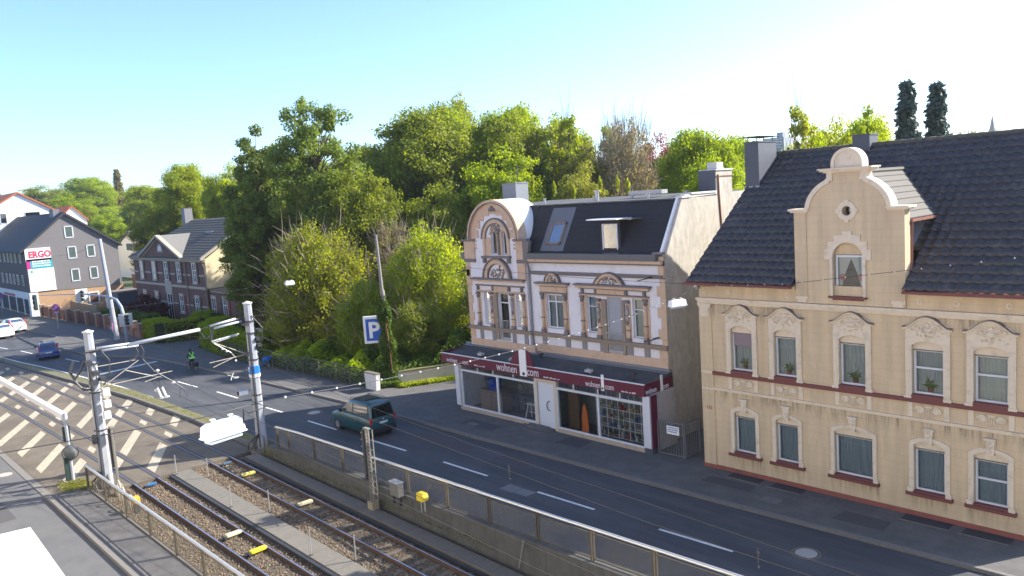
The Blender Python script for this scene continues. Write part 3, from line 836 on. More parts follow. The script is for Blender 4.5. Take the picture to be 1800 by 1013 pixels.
# stepped surround of the gable window
for sg in (-1, 1):
    b.box(gc + sg * .54, gc + sg * .64, FY - .12, FY - .055, 7.62, 8.98)
    b.box(gc + sg * .64, gc + sg * .83, FY - .11, FY - .055, 8.94, 9.3)
b.prism([(gc - .64, 8.98), (gc - .64, 9.3), (gc - .7, 9.3), (gc - .7, 9.58), (gc - .47, 9.58), (gc - .47, 9.81), (gc - .16, 9.81), (gc - .16, 9.94), (gc + .16, 9.94), (gc + .16, 9.81),
         (gc + .47, 9.81), (gc + .47, 9.58), (gc + .7, 9.58), (gc + .7, 9.3), (gc + .64, 9.3), (gc + .64, 8.98)] +
        [(gc + .545 * math.cos(PI * k / 16), 9.0 + .545 * math.sin(PI * k / 16)) for k in range(17)], FY - .115, FY - .055, 'y')
for sg in (-1, 1):
    b.box(gc + sg * 1.5, gc + sg * 1.96, FY - .12, FY - .06, 7.45, 7.56)
    b.box(gc + sg * 1.56, gc + sg * 1.9, FY - .11, FY - .06, 7.34, 7.45)
b.build('gable_coping', TRIM, house)
b = MB()
for sg in (-1, 1): b.box(gc + sg * 1.5, gc + sg * 1.96, FY - .1, FY - .06, 7.56, 10.64)
b.build('gable_pilaster', CREAM, house)
b = MB(); b.prism(circ, FY + .2, FY + .22, 'y'); b.build('round_window', GLASSD, house)
b = MB(); b.prism(arch_poly(gc - .54, gc + .54, 9.1, 9.54, .44, 14), FY + .10, FY + .14, 'y'); b.build('arch_panel', CREAM, house)
gwn = window(house, gc - .50, gc + .50, 7.68, 9.08, FY + .08, None, .075)
V = []; F = []
for sg in (-1, 1):        # parted white curtains
    n = 12; pts = []
    bb = MB()
    for k in range(n):
        z0 = 7.8 + 1.2 * k / n; z1 = 7.8 + 1.2 * (k + 1) / n
        def wd(z): t = (z - 7.8) / 1.2; return .08 + .38 * t ** 1.5
        xo = gc + sg * .43
        bb.add([(xo, FY + .2, z0), (xo - sg * wd(z0), FY + .21, z0), (xo - sg * wd(z1), FY + .21, z1), (xo, FY + .2, z1)], [(0, 1, 2, 3)])
    bb.build('curtain', CURTL, gwn)
bb = MB(); bb.ell((gc - .3, FY + .17, 8.28), .11, .03, .13); bb.ell((gc + .34, FY + .17, 8.28), .09, .03, .13); bb.build('curtain_bow', mat('pink_bow', (0.5, 0.16, 0.15), .8), gwn)
b = MB(); b.box(gc - .68, gc + .68, FY - .2, FY + .1, 7.56, 7.63); b.box(gc - .54, gc + .54, FY - .15, FY + .09, 7.49, 7.56); b.build('sill', REDB, house)

# eaves band, cornice, string courses
b = MB()
for x0, x1 in ((XL - .05, XR + .05),):
    b.box(x0, x1, FY - .10, FY, 7.12, 7.20); b.box(x0 - .02, x1 + .02, FY - .16, FY, 7.20, 7.30); b.box(x0, x1, FY - .06, FY, 7.06, 7.12)
b.box(XL, XR, FY - .05, FY, 3.46, 3.52); b.box(XL + .57, XR, FY - .09, FY, 3.52, 3.58)
for c, w in UP:
    for sg in (-1, 1): b.box(c + sg * .66, c + sg * .50, FY - .04, FY, 3.60, 4.1)
b.box(XL + .01, XL + .56, FY - .05, FY, 4.14, 4.24)
# corner pilaster capital
b.box(XL - .03, XL + .6, FY - .13, FY, 6.98, 7.06); b.box(XL, XL + .57, FY - .10, FY, 6.9, 6.98); b.box(XL + .07, XL + .5, FY - .09, FY, 6.52, 6.9)
b.box(XL + .12, XL + .45, FY - .105, FY - .09, 6.56, 6.7); b.box(XL + .12, XL + .45, FY - .105, FY - .09, 6.74, 6.86)
b.build('cornice', TRIM, house)
b = MB(); b.box(XL - .005, XL + .57, FY - .045, FY, .15, 6.98)
b.box(XL, gc - 1.99, FY - .12, FY, 7.78, 7.93); b.box(gc + 1.99, XR, FY - .12, FY, 7.78, 7.93)
b.build('corner_pilaster', CREAM, house)
b = MB(); b.box(XL + .57, XR, FY - .12, FY, 4.12, 4.25)
b.build('sill_band', REDB, house)
b = MB(); b.box(XL - .06, XR, FY - .07, FY, -.02, .26); b.build('plinth', REDP, house)
for i, xr in enumerate([-18.72, -17.6, -16.2, -15.07, -10.33, -9.2, -7.7]):
    b = MB(); b.arcband(xr, 7.56, .055, .1, 0, 360, FY - .035, FY, 14); b.ell((xr, FY - .02, 7.56), .04, .025, .04); b.build('rosette', TRIM, house)
# upper windows with crowned surrounds
for i, (c, w) in enumerate(UP):
    sw = w + .2
    b = MB()
    pl = [(c - sw, 4.34), (c - sw, 6.34), (c + sw, 6.34), (c + sw, 4.34)]
    for sg in (-1, 1):
        b.box(c + sg * w, c + sg * sw, FY - .09, FY, 4.34, 6.2); b.box(c + sg * (w - .01), c + sg * (sw + .05), FY - .13, FY, 4.26, 4.36)
        b.box(c + sg * (w + .06), c + sg * (sw - .05), FY - .105, FY - .09, 4.5, 6.1)
    # head panel with arched soffit
    head = [(c - sw, 6.2), (c - sw, 6.62)] + [(c + sw * 1.02 * math.cos(PI - PI * k / 14), 6.62 + .38 * math.sin(PI * k / 14)) for k in range(1, 14)] + [(c + sw, 6.62), (c + sw, 6.2)]
    ar = [p for p in arch_poly(c - w, c + w, 4.0, 6.24, .17)][2:]
    head = head + [(c + w, 6.2) if False else p for p in ar if p[1] > 6.0]
    b.prism(head, FY - .08, FY, 'y')
    b.build('window_surround', TRIM, house)
    # relief
    b = MB(); b.sm = True; yy = FY - .09
    spiral(b, c - .3, 6.68, .15, yy, 1.4, 1, .035); spiral(b, c + .3, 6.68, .15, yy, 1.4, -1, .035, PI)
    spiral(b, c - .13, 6.84, .09, yy, 1.2, -1, .025); spiral(b, c + .13, 6.84, .09, yy, 1.2, 1, .025, PI)
    b.ell((c, yy, 6.62), .17, .05, .09, 10, 6); b.ell((c, yy, 6.8), .07, .05, .1)
    for k in range(44):
        a = rnd.uniform(0, 2 * PI); q = rnd.uniform(.1, 1)
        b.ell((c + .52 * q * math.cos(a), yy, 6.6 + .24 * q * math.sin(a) + .03), rnd.uniform(.025, .06), .055, rnd.uniform(.02, .05), 6, 4)
    b.build('relief', TRIM, house)
    # hood mould: ogee shaped
    b = MB(); hp = []
    for k in range(21):
        t = -1 + 2 * k / 20; hx = c + t * .78
        hz = 6.60 + .42 * (math.cos(t * PI) * .5 + .5) ** .75 + .04 * max(0, abs(t) - .8) * 5
        hp.append((hx, hz))
    for (p, q) in zip(hp, hp[1:]):
        for (lo, hi, yo, mi) in ((0, .055, .17, 0), (.055, .085, .2, 1)):
            b.m = mi
            vs = [(p[0], FY - yo, p[1] + lo), (q[0], FY - yo, q[1] + lo), (q[0], FY - yo, q[1] + hi), (p[0], FY - yo, p[1] + hi),
                  (p[0], FY, p[1] + lo), (q[0], FY, q[1] + lo), (q[0], FY, q[1] + hi), (p[0], FY, p[1] + hi)]
            b.add(vs, [(0, 1, 2, 3), (0, 4, 5, 1), (3, 2, 6, 7), (0, 3, 7, 4), (1, 5, 6, 2)])
    b.build('hood_mould', [TRIM, MOULDD], house)
    # blind arch panel and window
    b = MB(); b.prism(arch_poly(c - w + .004, c + w - .004, 5.93, 6.236, .17), FY + .07, FY + .10, 'y'); b.build('shutter_box', TRIM, house)
    b = MB(); b.box(c - w + .01, c + w - .01, FY + .035, FY + .07, 5.90, 5.935); b.build('shutter_rail', MOULDD, house)
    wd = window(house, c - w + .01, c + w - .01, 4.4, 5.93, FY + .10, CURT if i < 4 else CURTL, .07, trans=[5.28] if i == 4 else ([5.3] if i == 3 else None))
    b = MB(); b.box(c - w, c + w, FY - .14, FY + .1, 4.25, 4.4); b.build('sill', REDB, house)
    if i == 0:
        b = MB()
        for k in range(11): b.box(c - w + .07, c + w - .07, FY + .085, FY + .10, 5.9 - .045 * (k + 1) + .004, 5.9 - .045 * k)
        b.build('roller_shutter', mat('mauve_shutter', (0.26, 0.2, 0.23), .6), house)
    if i in (0, 1, 2, 3):
        t = MB(); cols = [(-.12, .16), (.1, .2)]
        bl = MB()
        for k in range(16 if i < 3 else 22):
            a = rnd.uniform(0, PI); l = rnd.uniform(.15, .42)
            p0 = (c + rnd.uniform(-.08, .08), FY + .2, 4.6); p1 = (p0[0] + l * math.cos(a) * .7, FY + .19, 4.62 + l * math.sin(a))
            bl.tube([p0, ((p0[0] + p1[0]) / 2, FY + .19, p1[2] * .5 + 2.31 + .06), p1], [.02, .025, .004], 4)
        bl.build('pot_plant', mat('pot_leaf', (0.13, 0.19, 0.04), .6, .2, 4), wd)
        bl = MB(); bl.cyl((c, FY + .24, 4.46), .09, .15, 12, r2=.11); bl.build('flower_pot', mat('terracotta', (.25, .1, .06), .8), wd)
    # bow shaped relief under the sill
    b = MB(); b.sm = True
    for sg in (-1, 1):
        spiral(b, c + sg * .26, 3.86, .15, FY - .02, 1.2, sg, .05, 0 if sg > 0 else PI)
        b.ell((c + sg * .27, FY - .005, 3.87), .17, .03, .14, 10, 6)
    b.ell((c, FY - .01, 3.98), .16, .04, .06)
    for k in range(5): b.ell((c + (k - 2) * .065, FY - .01, 3.78 - .03 * abs(k - 2)), .022, .03, .14 - .02 * abs(k - 2), 6, 5)
    b.build('bow_relief', TRIM, house)
for i, (c, w) in enumerate(LO):
    sw = w + .15 if w < .6 else w + .13
    b = MB(); top = 2.8; rise = .17 if w < .6 else .2
    outer = arch_poly(c - sw, c + sw, .97, top + .13, rise + .02)
    inner = arch_poly(c - w, c + w, .97, top, rise)
    ring = outer[1:] + [outer[0]] + [inner[0]] + list(reversed(inner[2:])) + [inner[1]]
    ring = [outer[1]] + outer[2:] + [outer[0], inner[0]] + list(reversed(inner[2:])) + [inner[1]]
    b.prism(ring, FY - .07, FY, 'y')
    for sg in (-1, 1): b.box(c + sg * (w + .02), c + sg * (sw + .05), FY - .11, FY, .95, 1.12)
    b.build('window_surround', TRIM, house)
    b = MB(); b.prism([(c - .1, 2.72), (c + .1, 2.72), (c + .13, 3.2), (c - .13, 3.2)], FY - .13, FY, 'y')
    b.box(c - .17, c + .17, FY - .16, FY, 3.2, 3.27); b.ell((c, FY - .13, 3.05), .08, .05, .1); b.ell((c, FY - .13, 2.85), .05, .03, .06)
    b.build('keystone', TRIM, house)
    b = MB(); b.prism(arch_poly(c - w + .004, c + w - .004, 2.5, top - .004, rise), FY + .07, FY + .10, 'y'); b.build('shutter_box', TRIM, house)
    b = MB(); b.box(c - w + .01, c + w - .01, FY + .035, FY + .07, 2.47, 2.505); b.build('shutter_rail', MOULDD, house)
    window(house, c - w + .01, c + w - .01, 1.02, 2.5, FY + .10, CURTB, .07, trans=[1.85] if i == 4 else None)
    b = MB(); b.box(c - w, c + w, FY - .1, FY + .1, .95, 1.02); b.box(c - sw - .09, c + sw + .09, FY - .17, FY, .85, .96); b.build('sill', REDB, house)
# rain streaks under the lower sills
SM = bpy.data.materials.new('rain_streak'); SM.use_nodes = True; nt = SM.node_tree; N = nt.nodes; L = nt.links; N.clear()
o_ = N.new('ShaderNodeOutputMaterial'); tr_ = N.new('ShaderNodeBsdfTransparent'); df_ = N.new('ShaderNodeBsdfDiffuse'); df_.inputs[0].default_value = (.14, .12, .09, 1)
tc_ = N.new('ShaderNodeTexCoord'); mp_ = N.new('ShaderNodeMapping'); mp_.inputs['Scale'].default_value = (9, 1, .5); nz_ = N.new('ShaderNodeTexNoise'); nz_.inputs['Scale'].default_value = 1.5; nz_.inputs['Detail'].default_value = 5
sx_ = N.new('ShaderNodeSeparateXYZ'); r1 = N.new('ShaderNodeMapRange'); r1.inputs[1].default_value = .45; r1.inputs[2].default_value = .75; r1.inputs[4].default_value = .55
ml_ = N.new('ShaderNodeMath'); ml_.operation = 'MULTIPLY'; ms_ = N.new('ShaderNodeMixShader')
L.new(tc_.outputs['Object'], mp_.inputs[0]); L.new(mp_.outputs[0], nz_.inputs['Vector']); L.new(nz_.outputs['Fac'], r1.inputs[0]); L.new(tc_.outputs['Generated'], sx_.inputs[0])
L.new(r1.outputs[0], ml_.inputs[0]); L.new(sx_.outputs[2], ml_.inputs[1]); L.new(ml_.outputs[0], ms_.inputs[0]); L.new(tr_.outputs[0], ms_.inputs[1]); L.new(df_.outputs[0], ms_.inputs[2]); L.new(ms_.outputs[0], o_.inputs[0])
for c, w in LO:
    b = MB(); x0, x1 = c - w - .2, c + w + .2; b.add([(x0, FY - .004, .27), (x1, FY - .004, .27), (x1, FY - .004, .85), (x0, FY - .004, .85)], [(0, 1, 2, 3)]); b.build('rain_streak', SM, house)
for x0, x1 in ((XL + .6, -14.7), (-10.7, XR)):
    b = MB(); b.add([(x0, FY - .004, 6.3), (x1, FY - .004, 6.3), (x1, FY - .004, 7.06), (x0, FY - .004, 7.06)], [(0, 1, 2, 3)]); b.build('rain_streak', SM, house)
b = MB(); b.add([(XL + .6, FY - .004, 2.95), (XR, FY - .004, 2.95), (XR, FY - .004, 3.46), (XL + .6, FY - .004, 3.46)], [(0, 1, 2, 3)]); b.build('rain_streak', SM, house)
# light wells at the foot
for x0, x1 in ((-17.6, -16.2), (-15.7, -14.45), (-10.8, -9.3), (-8.9, -7.5)):
    b = MB(); b.box(x0, x1, 27.05, 27.6, .09, .125); b.build('light_well', mat('well_grate', (0.035, 0.04, 0.05), .7), house)
    b = MB()
    b.box(x0 - .05, x1 + .05, 27.0, 27.05, .06, .14); b.build('light_well_kerb', CONC, house)
text_mesh('132', .2, (-18.82, FY - .055, 2.62), (1, 0, 0), (0, -1, 0), mat('number_red', (.33, .07, .04), .7), 'house_number', house, .008)

# --- tiled roof
TILE = mat('dark_roof_tile', (0.03, 0.031, 0.037), 0.42, 0.3, 3.0, 0.15, 30, col2=(0.045, 0.044, 0.046), dirt=(0.11, 0.108, 0.10), dscale=2.2, spec=0.5)
def tile_roof(name, x0, x1, P0, P1, m, parent, row=.42, tw=.33, amp=.05, step=.055, vmin=None, sides=True):
    """wavy overlapping pantiles from eave point P0=(y,z) up to ridge P1; vmin(x)-> start fraction"""
    y0, z0 = P0; y1, z1 = P1
    Ls = math.hypot(y1 - y0, z1 - z0); nr = int(round(Ls / row)); nxs = int(round((x1 - x0) / tw)) * 6
    ny_, nz_ = -(z1 - z0) / Ls, (y1 - y0) / Ls
    if nz_ < 0: ny_, nz_ = -ny_, -nz_
    xs = np.linspace(x0, x1, nxs + 1)
    ph = ((xs - x0) / tw) % 1.0
    wave = amp * (np.where(ph < .45, np.sin(ph / .45 * PI), -.35 * np.sin((ph - .45) / .55 * PI)))
    jit = np.random.default_rng(5)
    V = []; F = []
    for r in range(nr):
        a, c = r / nr, (r + 1.0) / nr
        jr = jit.normal(0, .003, nxs + 1)
        for (t, off) in ((a, step), (c + .02 / Ls, 0.0)):
            h = wave + off + jr
            V.append(np.stack([xs, y0 + (y1 - y0) * t + ny_ * h, z0 + (z1 - z0) * t + nz_ * h], -1))
        # front edge
        V.append(np.stack([xs, y0 + (y1 - y0) * a + ny_ * (wave - .01), z0 + (z1 - z0) * a + nz_ * (wave - .01)], -1))
    n1 = nxs + 1
    for r in range(nr):
        o = 3 * r * n1
        for i in range(nxs):
            F.append((o + i, o + i + 1, o + n1 + i + 1, o + n1 + i))
            F.append((o + 2 * n1 + i, o + 2 * n1 + i + 1, o + i + 1, o + i))
    return np_mesh(name, np.concatenate(V), np.array(F), m, parent)
EV = (27.30, 7.98); RG = (34.05, 13.02)
def roof_pt(y): t = (y - EV[0]) / (RG[0] - EV[0]); return (y, EV[1] + t * (RG[1] - EV[1]))
tile_roof('roof', XL - .32, gc - 1.97, EV, roof_pt(29.0), TILE, house)
tile_roof('roof', gc + 1.97, XR + .3, EV, roof_pt(29.0), TILE, house)
tile_roof('roof', XL - .32, XR + .3, roof_pt(29.0), RG, TILE, house)
tile_roof('roof', XL - .32, XR + .3, (40.8, 7.98), RG, TILE, house, row=.72, tw=.6)
b = MB()
b.prism([(27.3, 7.9), (34.05, 12.95), (40.8, 7.9), (40.8, 7.86), (34.05, 12.8), (27.3, 7.82)], XL - .31, XL - .28, 'x')
b.build('verge', MOULDD, house)
b = MB(); xx = XL - .3
b.sm = True
while xx < XR + .3:
    b.tube([(xx, 34.05, 13.03 + rnd.uniform(-.01, .01)), (xx + .42, 34.05, 13.045 + rnd.uniform(-.01, .01))], [.12, .105], 8); xx += .38
b.build('ridge_tile', mat('mossy_ridge', (0.09, 0.088, 0.07), .9, .3, 6), house)
# gutters
b = MB()
for x0, x1 in ((XL - .4, gc - 1.98), (gc + 1.98, XR + .3)):
    b.box(x0, x1, 27.2, 27.34, 7.86, 7.95); b.box(x0, x1, 27.34, 27.7, 7.93, 7.965)
b.build('gutter', REDB, house)
# dormer body behind the gable
b = MB()
dz = 10.32
b.prism([(28.04, 8.4), (31.0, 10.75), (31.0, dz), (28.04, dz)], gc - 1.62, gc - 1.56, 'x')
b.prism([(28.04, 8.4), (31.0, 10.75), (31.0, dz), (28.04, dz)], gc + 1.56, gc + 1.62, 'x')
b.build('dormer_cheek', mat('slate_cheek', (0.15, 0.14, 0.13), .8, .3, 8), house)
DT = mat('brown_roof_tile', (0.085, 0.078, 0.068), .75, .15, 4, .2, 30)
for sg in (-1, 1):
    n = 8; b = MB()
    for k in range(n):
        t0, t1 = k / n, (k + 1) / n
        x0_, z0_ = gc + sg * (1.95 - 1.95 * t0), 10.3 + 1.65 * t0; x1_, z1_ = gc + sg * (1.95 - 1.95 * t1), 10.3 + 1.65 * t1
        ye0 = 27.3 + (z0_ - 7.98) / (5.04) * 6.75 + .05; ye1 = 27.3 + (z1_ - 7.98) / 5.04 * 6.75 + .05
        b.add([(x0_, 28.02, z0_ + .035), (x0_, ye0, z0_ + .035), (x1_, ye1, z1_), (x1_, 28.02, z1_)], [(0, 1, 2, 3)])
        b.add([(x0_, 28.02, z0_), (x0_, ye0, z0_), (x0_, ye0, z0_ + .035), (x0_, 28.02, z0_ + .035)], [(0, 1, 2, 3)])
    b.build('dormer_roof', DT, house)
b = MB(); b.tube([(gc, 28.0, 11.97), (gc, 32.55, 11.97)], .09, 8); b.build('dormer_ridge', DT, house)
b = MB()
b.box(gc + 1.9, gc + 2.03, 28.1, 30.55, 10.19, 10.28); b.tube([(gc + 1.97, 28.2, 10.2), (gc + 1.95, 28.2, 8.9)], .045, 8); b.tube([(gc + 1.95, 28.2, 8.9), (gc + 2.0, 27.95, 8.55)], .045, 8)
b.box(gc - 2.03, gc - 1.9, 28.1, 30.55, 10.19, 10.28)
b.build('dormer_gutter', mat('red_brown_gutter', (.24, .1, .075), .6), house)
# valley flashing
b = MB()
for sg in (1, -1):
    b.bar((gc + sg * 1.66, 28.1, 8.68), (gc + sg * 1.66, 30.6, 10.55), .16, .03)
b.build('flashing', mat('lead', (.3, .32, .36), .5, metal=.3), house)
# chimneys
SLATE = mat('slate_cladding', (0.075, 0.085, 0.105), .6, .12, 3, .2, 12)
SLATEL = mat('grey_cladding', (0.2, 0.2, 0.2), .7, .12, 3)
def chimney(parent, x0, x1, y0, y1, z0, z1, m, top=None, cap=True, capz=.18):
    b = MB(); b.box(x0, x1, y0, y1, z0, z1); b.box(x0 - .03, x1 + .03, y0 - .03, y1 + .03, z1, z1 + .05); o = b.build('chimney', m, parent)
    b = MB(); b.box(x0 - .05, x1 + .05, y0 - .05, y0 - .01, z0 - .05, z0 + .06); b.build('chimney_flashing', mat('lead', (.3, .32, .36)), o)
    if cap:
        b = MB()
        for px in (x0 + .12, x1 - .12):
            for py in (y0 + .12, y1 - .12): b.box(px - .015, px + .015, py - .015, py + .015, z1 + .05, z1 + capz)
        b.box(x0 - .18, x1 + .18, y0 - .15, y1 + .15, z1 + capz, z1 + capz + .025); b.build('chimney_cap', METALD, o)
    return o
chimney(house, -19.36, -18.68, 32.15, 33.7, 11.6, 13.55, SLATE, capz=.24)
chimney(house, -15.22, -14.5, 33.7, 34.5, 12.5, 13.46, SLATE, cap=False)
# ================================================================== VILLA WITH SHOP
WH = mat('white_brick_facade', (0.70, 0.69, 0.725), 0.75, 0.06, 1.5, 0.15, 30, dirt=(0.54, 0.52, 0.5), dscale=1.5)
PEACH = mat('peach_stucco', (0.56, 0.40, 0.28), 0.8, 0.1, 2.5, 0.15, 30, dirt=(0.34, 0.22, 0.14), dscale=2)
GREYM = mat('grey_moulding', (0.17, 0.15, 0.145), 0.75, 0.12, 3, 0.15, 30)
GREYB = mat('taupe_stone', (0.27, 0.215, 0.165), 0.8, 0.15, 3, 0.2, 30)
PLAST = mat('side_render', (0.48, 0.45, 0.39), 0.9, 0.22, 1.5, 0.3, 18, col2=(0.40, 0.375, 0.325), dirt=(0.31, 0.28, 0.235), dscale=1.1, stretch=(1, 1, .45))
FELT = mat('bitumen_felt', (0.085, 0.088, 0.09), .9, .15, 1.5, .3, 20, col2=(0.065, 0.067, 0.07), dirt=(.13, .13, .12), dscale=1)
MANS = mat('mansard_shingle', (0.022, 0.022, 0.026), .75, .15, 2, .3, 20, stretch=(1, 1, .3))
BURG = mat('burgundy_fascia', (0.115, 0.016, 0.035), .4, .05, 1)
ZINC = mat('zinc', (.21, .225, .245), .5, .1, 2, metal=.4)
villa = thing('shop_house', 'white and peach ornate house with round gable, black mansard roof and a glazed shop below', 'house')
VY = 29.5; VL, VR = -36.0, -22.0
SEP = -30.75
vholes_l = [[(-34.66, 4.77), (-34.2, 4.77), (-34.2, 6.62), (-34.66, 6.62)], [(-33.42, 4.0), (-32.6, 4.0), (-32.6, 6.62), (-33.42, 6.62)], [(-31.98, 4.77), (-31.5, 4.77), (-31.5, 6.62), (-31.98, 6.62)]]
gw_l = arch_poly(-33.68, -33.2, 8.75, 10.05, .22, 8); gw_r = arch_poly(-32.78, -32.3, 8.75, 10.05, .22, 8)
gcx = -33.4
gab = [(VL + .02, 3.3), (-31.0, 3.3), (-31.0, 9.62), (-31.32, 9.62)] + [(gcx + 2.1 * math.cos(PI * k / 24), 9.62 + 2.1 * math.sin(PI * k / 24)) for k in range(25)] + [(VL + .02, 9.62)]
b = MB(); b.prism(gab, VY - .12, VY + .3, 'y', vholes_l + [gw_l, gw_r])
vr = [[(-29.72, 4.88), (-28.54, 4.88), (-28.54, 6.72), (-29.72, 6.72)], [(-26.88, 4.86), (-26.26, 4.86), (-26.26, 6.74), (-26.88, 6.74)],
      [(-25.54, 4.1), (-24.62, 4.1), (-24.62, 6.78), (-25.54, 6.78)], [(-23.98, 4.84), (-23.36, 4.84), (-23.36, 6.74), (-23.98, 6.74)]]
b.prism([(-31.0, 3.3), (VR - .3, 3.3), (VR - .3, 8.5), (-31.0, 8.5)], VY, VY + .3, 'y', vr)
b.build('wall', WH, villa)
# sides and back
b = MB()
side = [(VY, 3.3), (VY, 8.55), (VY + .15, 8.85), (31.0, 11.22), (36.6, 11.38), (36.6, 0), (27.95, 0), (27.95, 3.0), (VY, 3.3)]
side = [(VY, 0.0), (VY, 8.5), (VY + .2, 8.9), (31.02, 11.3), (36.6, 11.42), (36.6, 0)]
b.prism(side, VR - .3, VR, 'x'); b.prism(side, VL, VL + .3, 'x'); b.box(VL + .3, VR - .3, 36.3, 36.6, 0, 11.3)
b.box(VL + .3, VR - .3, 29.6, 29.8, 0, 3.3)
b.box(VR - .9, VR - .004, 33.9, 35.3, 11.0, 12.5)
b.build('side_wall', PLAST, villa)
b = MB(); b.tube([(VR - .15 + .16, 34.05, 12.3), (VR + .012, 34.08, 11.3), (VR + .012, 34.25, 9.2), (VR + .012, 34.1, 7.8)], .05, 6)
b.box(VR - .93, VR + .02, 33.88, 35.32, 12.18, 12.24); b.build('rust_streak', mat('rust_stain', (.2, .1, .055), .9, .3, 4), villa)
b = MB(); b.box(VR - .95, VR + .05, 33.85, 35.35, 12.5, 12.56)
b.box(VR - .34, VR + .05, 30.98, 31.7, 11.32, 11.4); b.box(VR - .34, VR + .05, 31.75, 33.86, 11.45, 11.53); b.box(VR - .3, VR, 31.3, 33.9, 11.3, 11.46)
b.build('wall_coping', WHITED, villa)
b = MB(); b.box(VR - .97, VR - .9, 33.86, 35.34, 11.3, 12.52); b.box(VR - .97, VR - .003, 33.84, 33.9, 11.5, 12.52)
b.build('chimney', SLATE, villa)  # dark sheets put the shade of these two chimney faces into colour
b = MB(); b.cyl((VR - .5, 34.6, 12.54), .1, .3, 10); b.box(VR - .72, VR - .12, 34.2, 34.8, 12.56, 12.62); b.box(VR - .7, VR - .15, 34.22, 34.78, 12.62, 12.9); b.build('flue', METAL, villa)
# mansard
b = MB(); n = 14
def mpt(t): return (VY + .16 + (31.02 - VY - .16) * t, 8.88 + (11.28 - 8.88) * t)
for k in range(n):
    y0, z0 = mpt(k / n); y1, z1 = mpt((k + 1) / n)
    b.add([(-31.3, y0, z0 + .02), (VR - .3, y0, z0 + .02), (VR - .3, y1, z1), (-31.3, y1, z1)], [(0, 1, 2, 3)])
    b.add([(-31.3, y0, z0), (VR - .3, y0, z0), (VR - .3, y0, z0 + .02), (-31.3, y0, z0 + .02)], [(0, 1, 2, 3)])
b.add([(VL + .1, 29.66, 8.9), (-31.3, 29.66, 8.9), (-31.3, 31.0, 11.28), (VL + .1, 31.0, 11.28)], [(0, 1, 2, 3)])
b.build('mansard_roof', MANS, villa)
b = MB(); b.prism([(30.95, 11.27), (30.95, 11.33), (36.7, 11.47), (36.7, 11.40)], VL - .1, VR - .3, 'x'); b.build('flat_roof', FELT, villa)
b = MB(); b.prism([(VY + .02, 8.86), (31.0, 11.36), (31.1, 11.36), (VY + .17, 8.86)], VR - .31, VR - .16, 'x')
b.build('verge', WHITE, villa)
b = MB(); b.prism([(VY + .18, 8.9), (31.1, 11.34), (31.3, 11.34), (VY + .3, 8.9)], VR - .45, VR - .3, 'x'); b.build('verge_flashing', ZINC, villa)
b = MB()
for (x, y, h, r) in [(-31.7, 31.8, .3, .06), (-28.2, 32.2, .55, .11), (-26.3, 32.8, .2, .05), (-29.5, 33.5, .25, .06), (-24.7, 32, .3, .07), (-23.4, 33.4, .25, .08)]:
    b.cyl((x, y, 11.3), r, h, 8); b.cyl((x, y, 11.3 + h), r * 1.5, .07, 8)
b.box(-26.7, -24.6, 33.0, 33.5, 11.55, 11.75)
b.build('roof_vent', METAL, villa)
ch = chimney(villa, -35.35, -34.2, 32.0, 33.0, 11.2, 12.62, ZINC, cap=False)
b = MB(); b.tube([(-34.3, 32.3, 11.3), (-34.3, 32.3, 13.7)], .03, 6); b.tube([(-34.9, 32.5, 13.5), (-33.7, 32.1, 13.5)], .015, 5)
for k in range(5): b.tube([(-34.9 + .3 * k, 32.2 + .1, 13.5), (-34.9 + .3 * k, 32.7, 13.52)], .008, 4)
b.tube([(-34.6, 32.4, 13.2), (-34.0, 32.2, 13.2)], .012, 5)
b.build('aerial', METALD, villa)
# skylight strip and window
def on_m(x, t, off=.03): y, z = mpt(t); return (x, y - off * .86, z + off * .5)
b = MB(); P = [on_m(-30.15, .02), on_m(-28.5, .02), on_m(-28.5, .93), on_m(-30.15, .93)]; b.add(P + [(p[0], p[1] + .03, p[2]) for p in P], [(0, 1, 2, 3), (0, 4, 5, 1), (1, 5, 6, 2), (2, 6, 7, 3), (3, 7, 4, 0)])
b.build('skylight_flashing', mat('grey_flashing', (.13, .14, .155), .6), villa)
b = MB()
for (xa, xb, ta, tb) in [(-29.8, -29.68, .15, .62), (-28.92, -28.8, .15, .62), (-29.8, -28.8, .56, .62), (-29.8, -28.8, .15, .19)]:
    A = [on_m(xa, ta, .1), on_m(xb, ta, .1), on_m(xb, tb, .1), on_m(xa, tb, .1)]; B = [on_m(xa, ta, .03), on_m(xb, ta, .03), on_m(xb, tb, .03), on_m(xa, tb, .03)]
    b.add(A + B, [(0, 1, 2, 3), (0, 4, 5, 1), (1, 5, 6, 2), (2, 6, 7, 3), (3, 7, 4, 0)])
sk = b.build('skylight', MOULDD, villa)
b = MB(); b.add([on_m(-29.68, .19, .07), on_m(-28.92, .19, .07), on_m(-28.92, .56, .07), on_m(-29.68, .56, .07)], [(0, 1, 2, 3)]); b.build('pane', glass_mat('sky_glass', (.2, .25, .35), .05, .1, .9, (.1, .14, .22)), sk)
# dormer with canopy
b = MB(); b.box(-26.0, -25.86, 29.78, 30.6, 8.9, 10.3); b.box(-24.86, -24.72, 29.78, 30.6, 8.9, 10.3); b.box(-26.0, -24.72, 29.78, 30.7, 10.3, 10.42)
b.build('dormer', MANS, villa)
dw = window(villa, -25.84, -24.88, 8.82, 10.28, 29.74, mat('grey_blind', (.24, .28, .27), .8), .06, cz=8.85)
b = MB(); b.prism([(-25.8, 8.88), (-25.1, 10.2), (-25.8, 10.2)], 29.83, 29.84, 'y'); b.build('drape', mat('green_drape', (.08, .11, .07), .9), dw)
b = MB(); b.box(-26.5, -24.6, 29.35, 30.6, 10.48, 10.53); b.build('canopy', WHITE, villa)
b = MB(); b.box(-24.6, -24.0, 29.6, 30.6, 10.46, 10.5); b.build('canopy_return', MOULDD, villa)
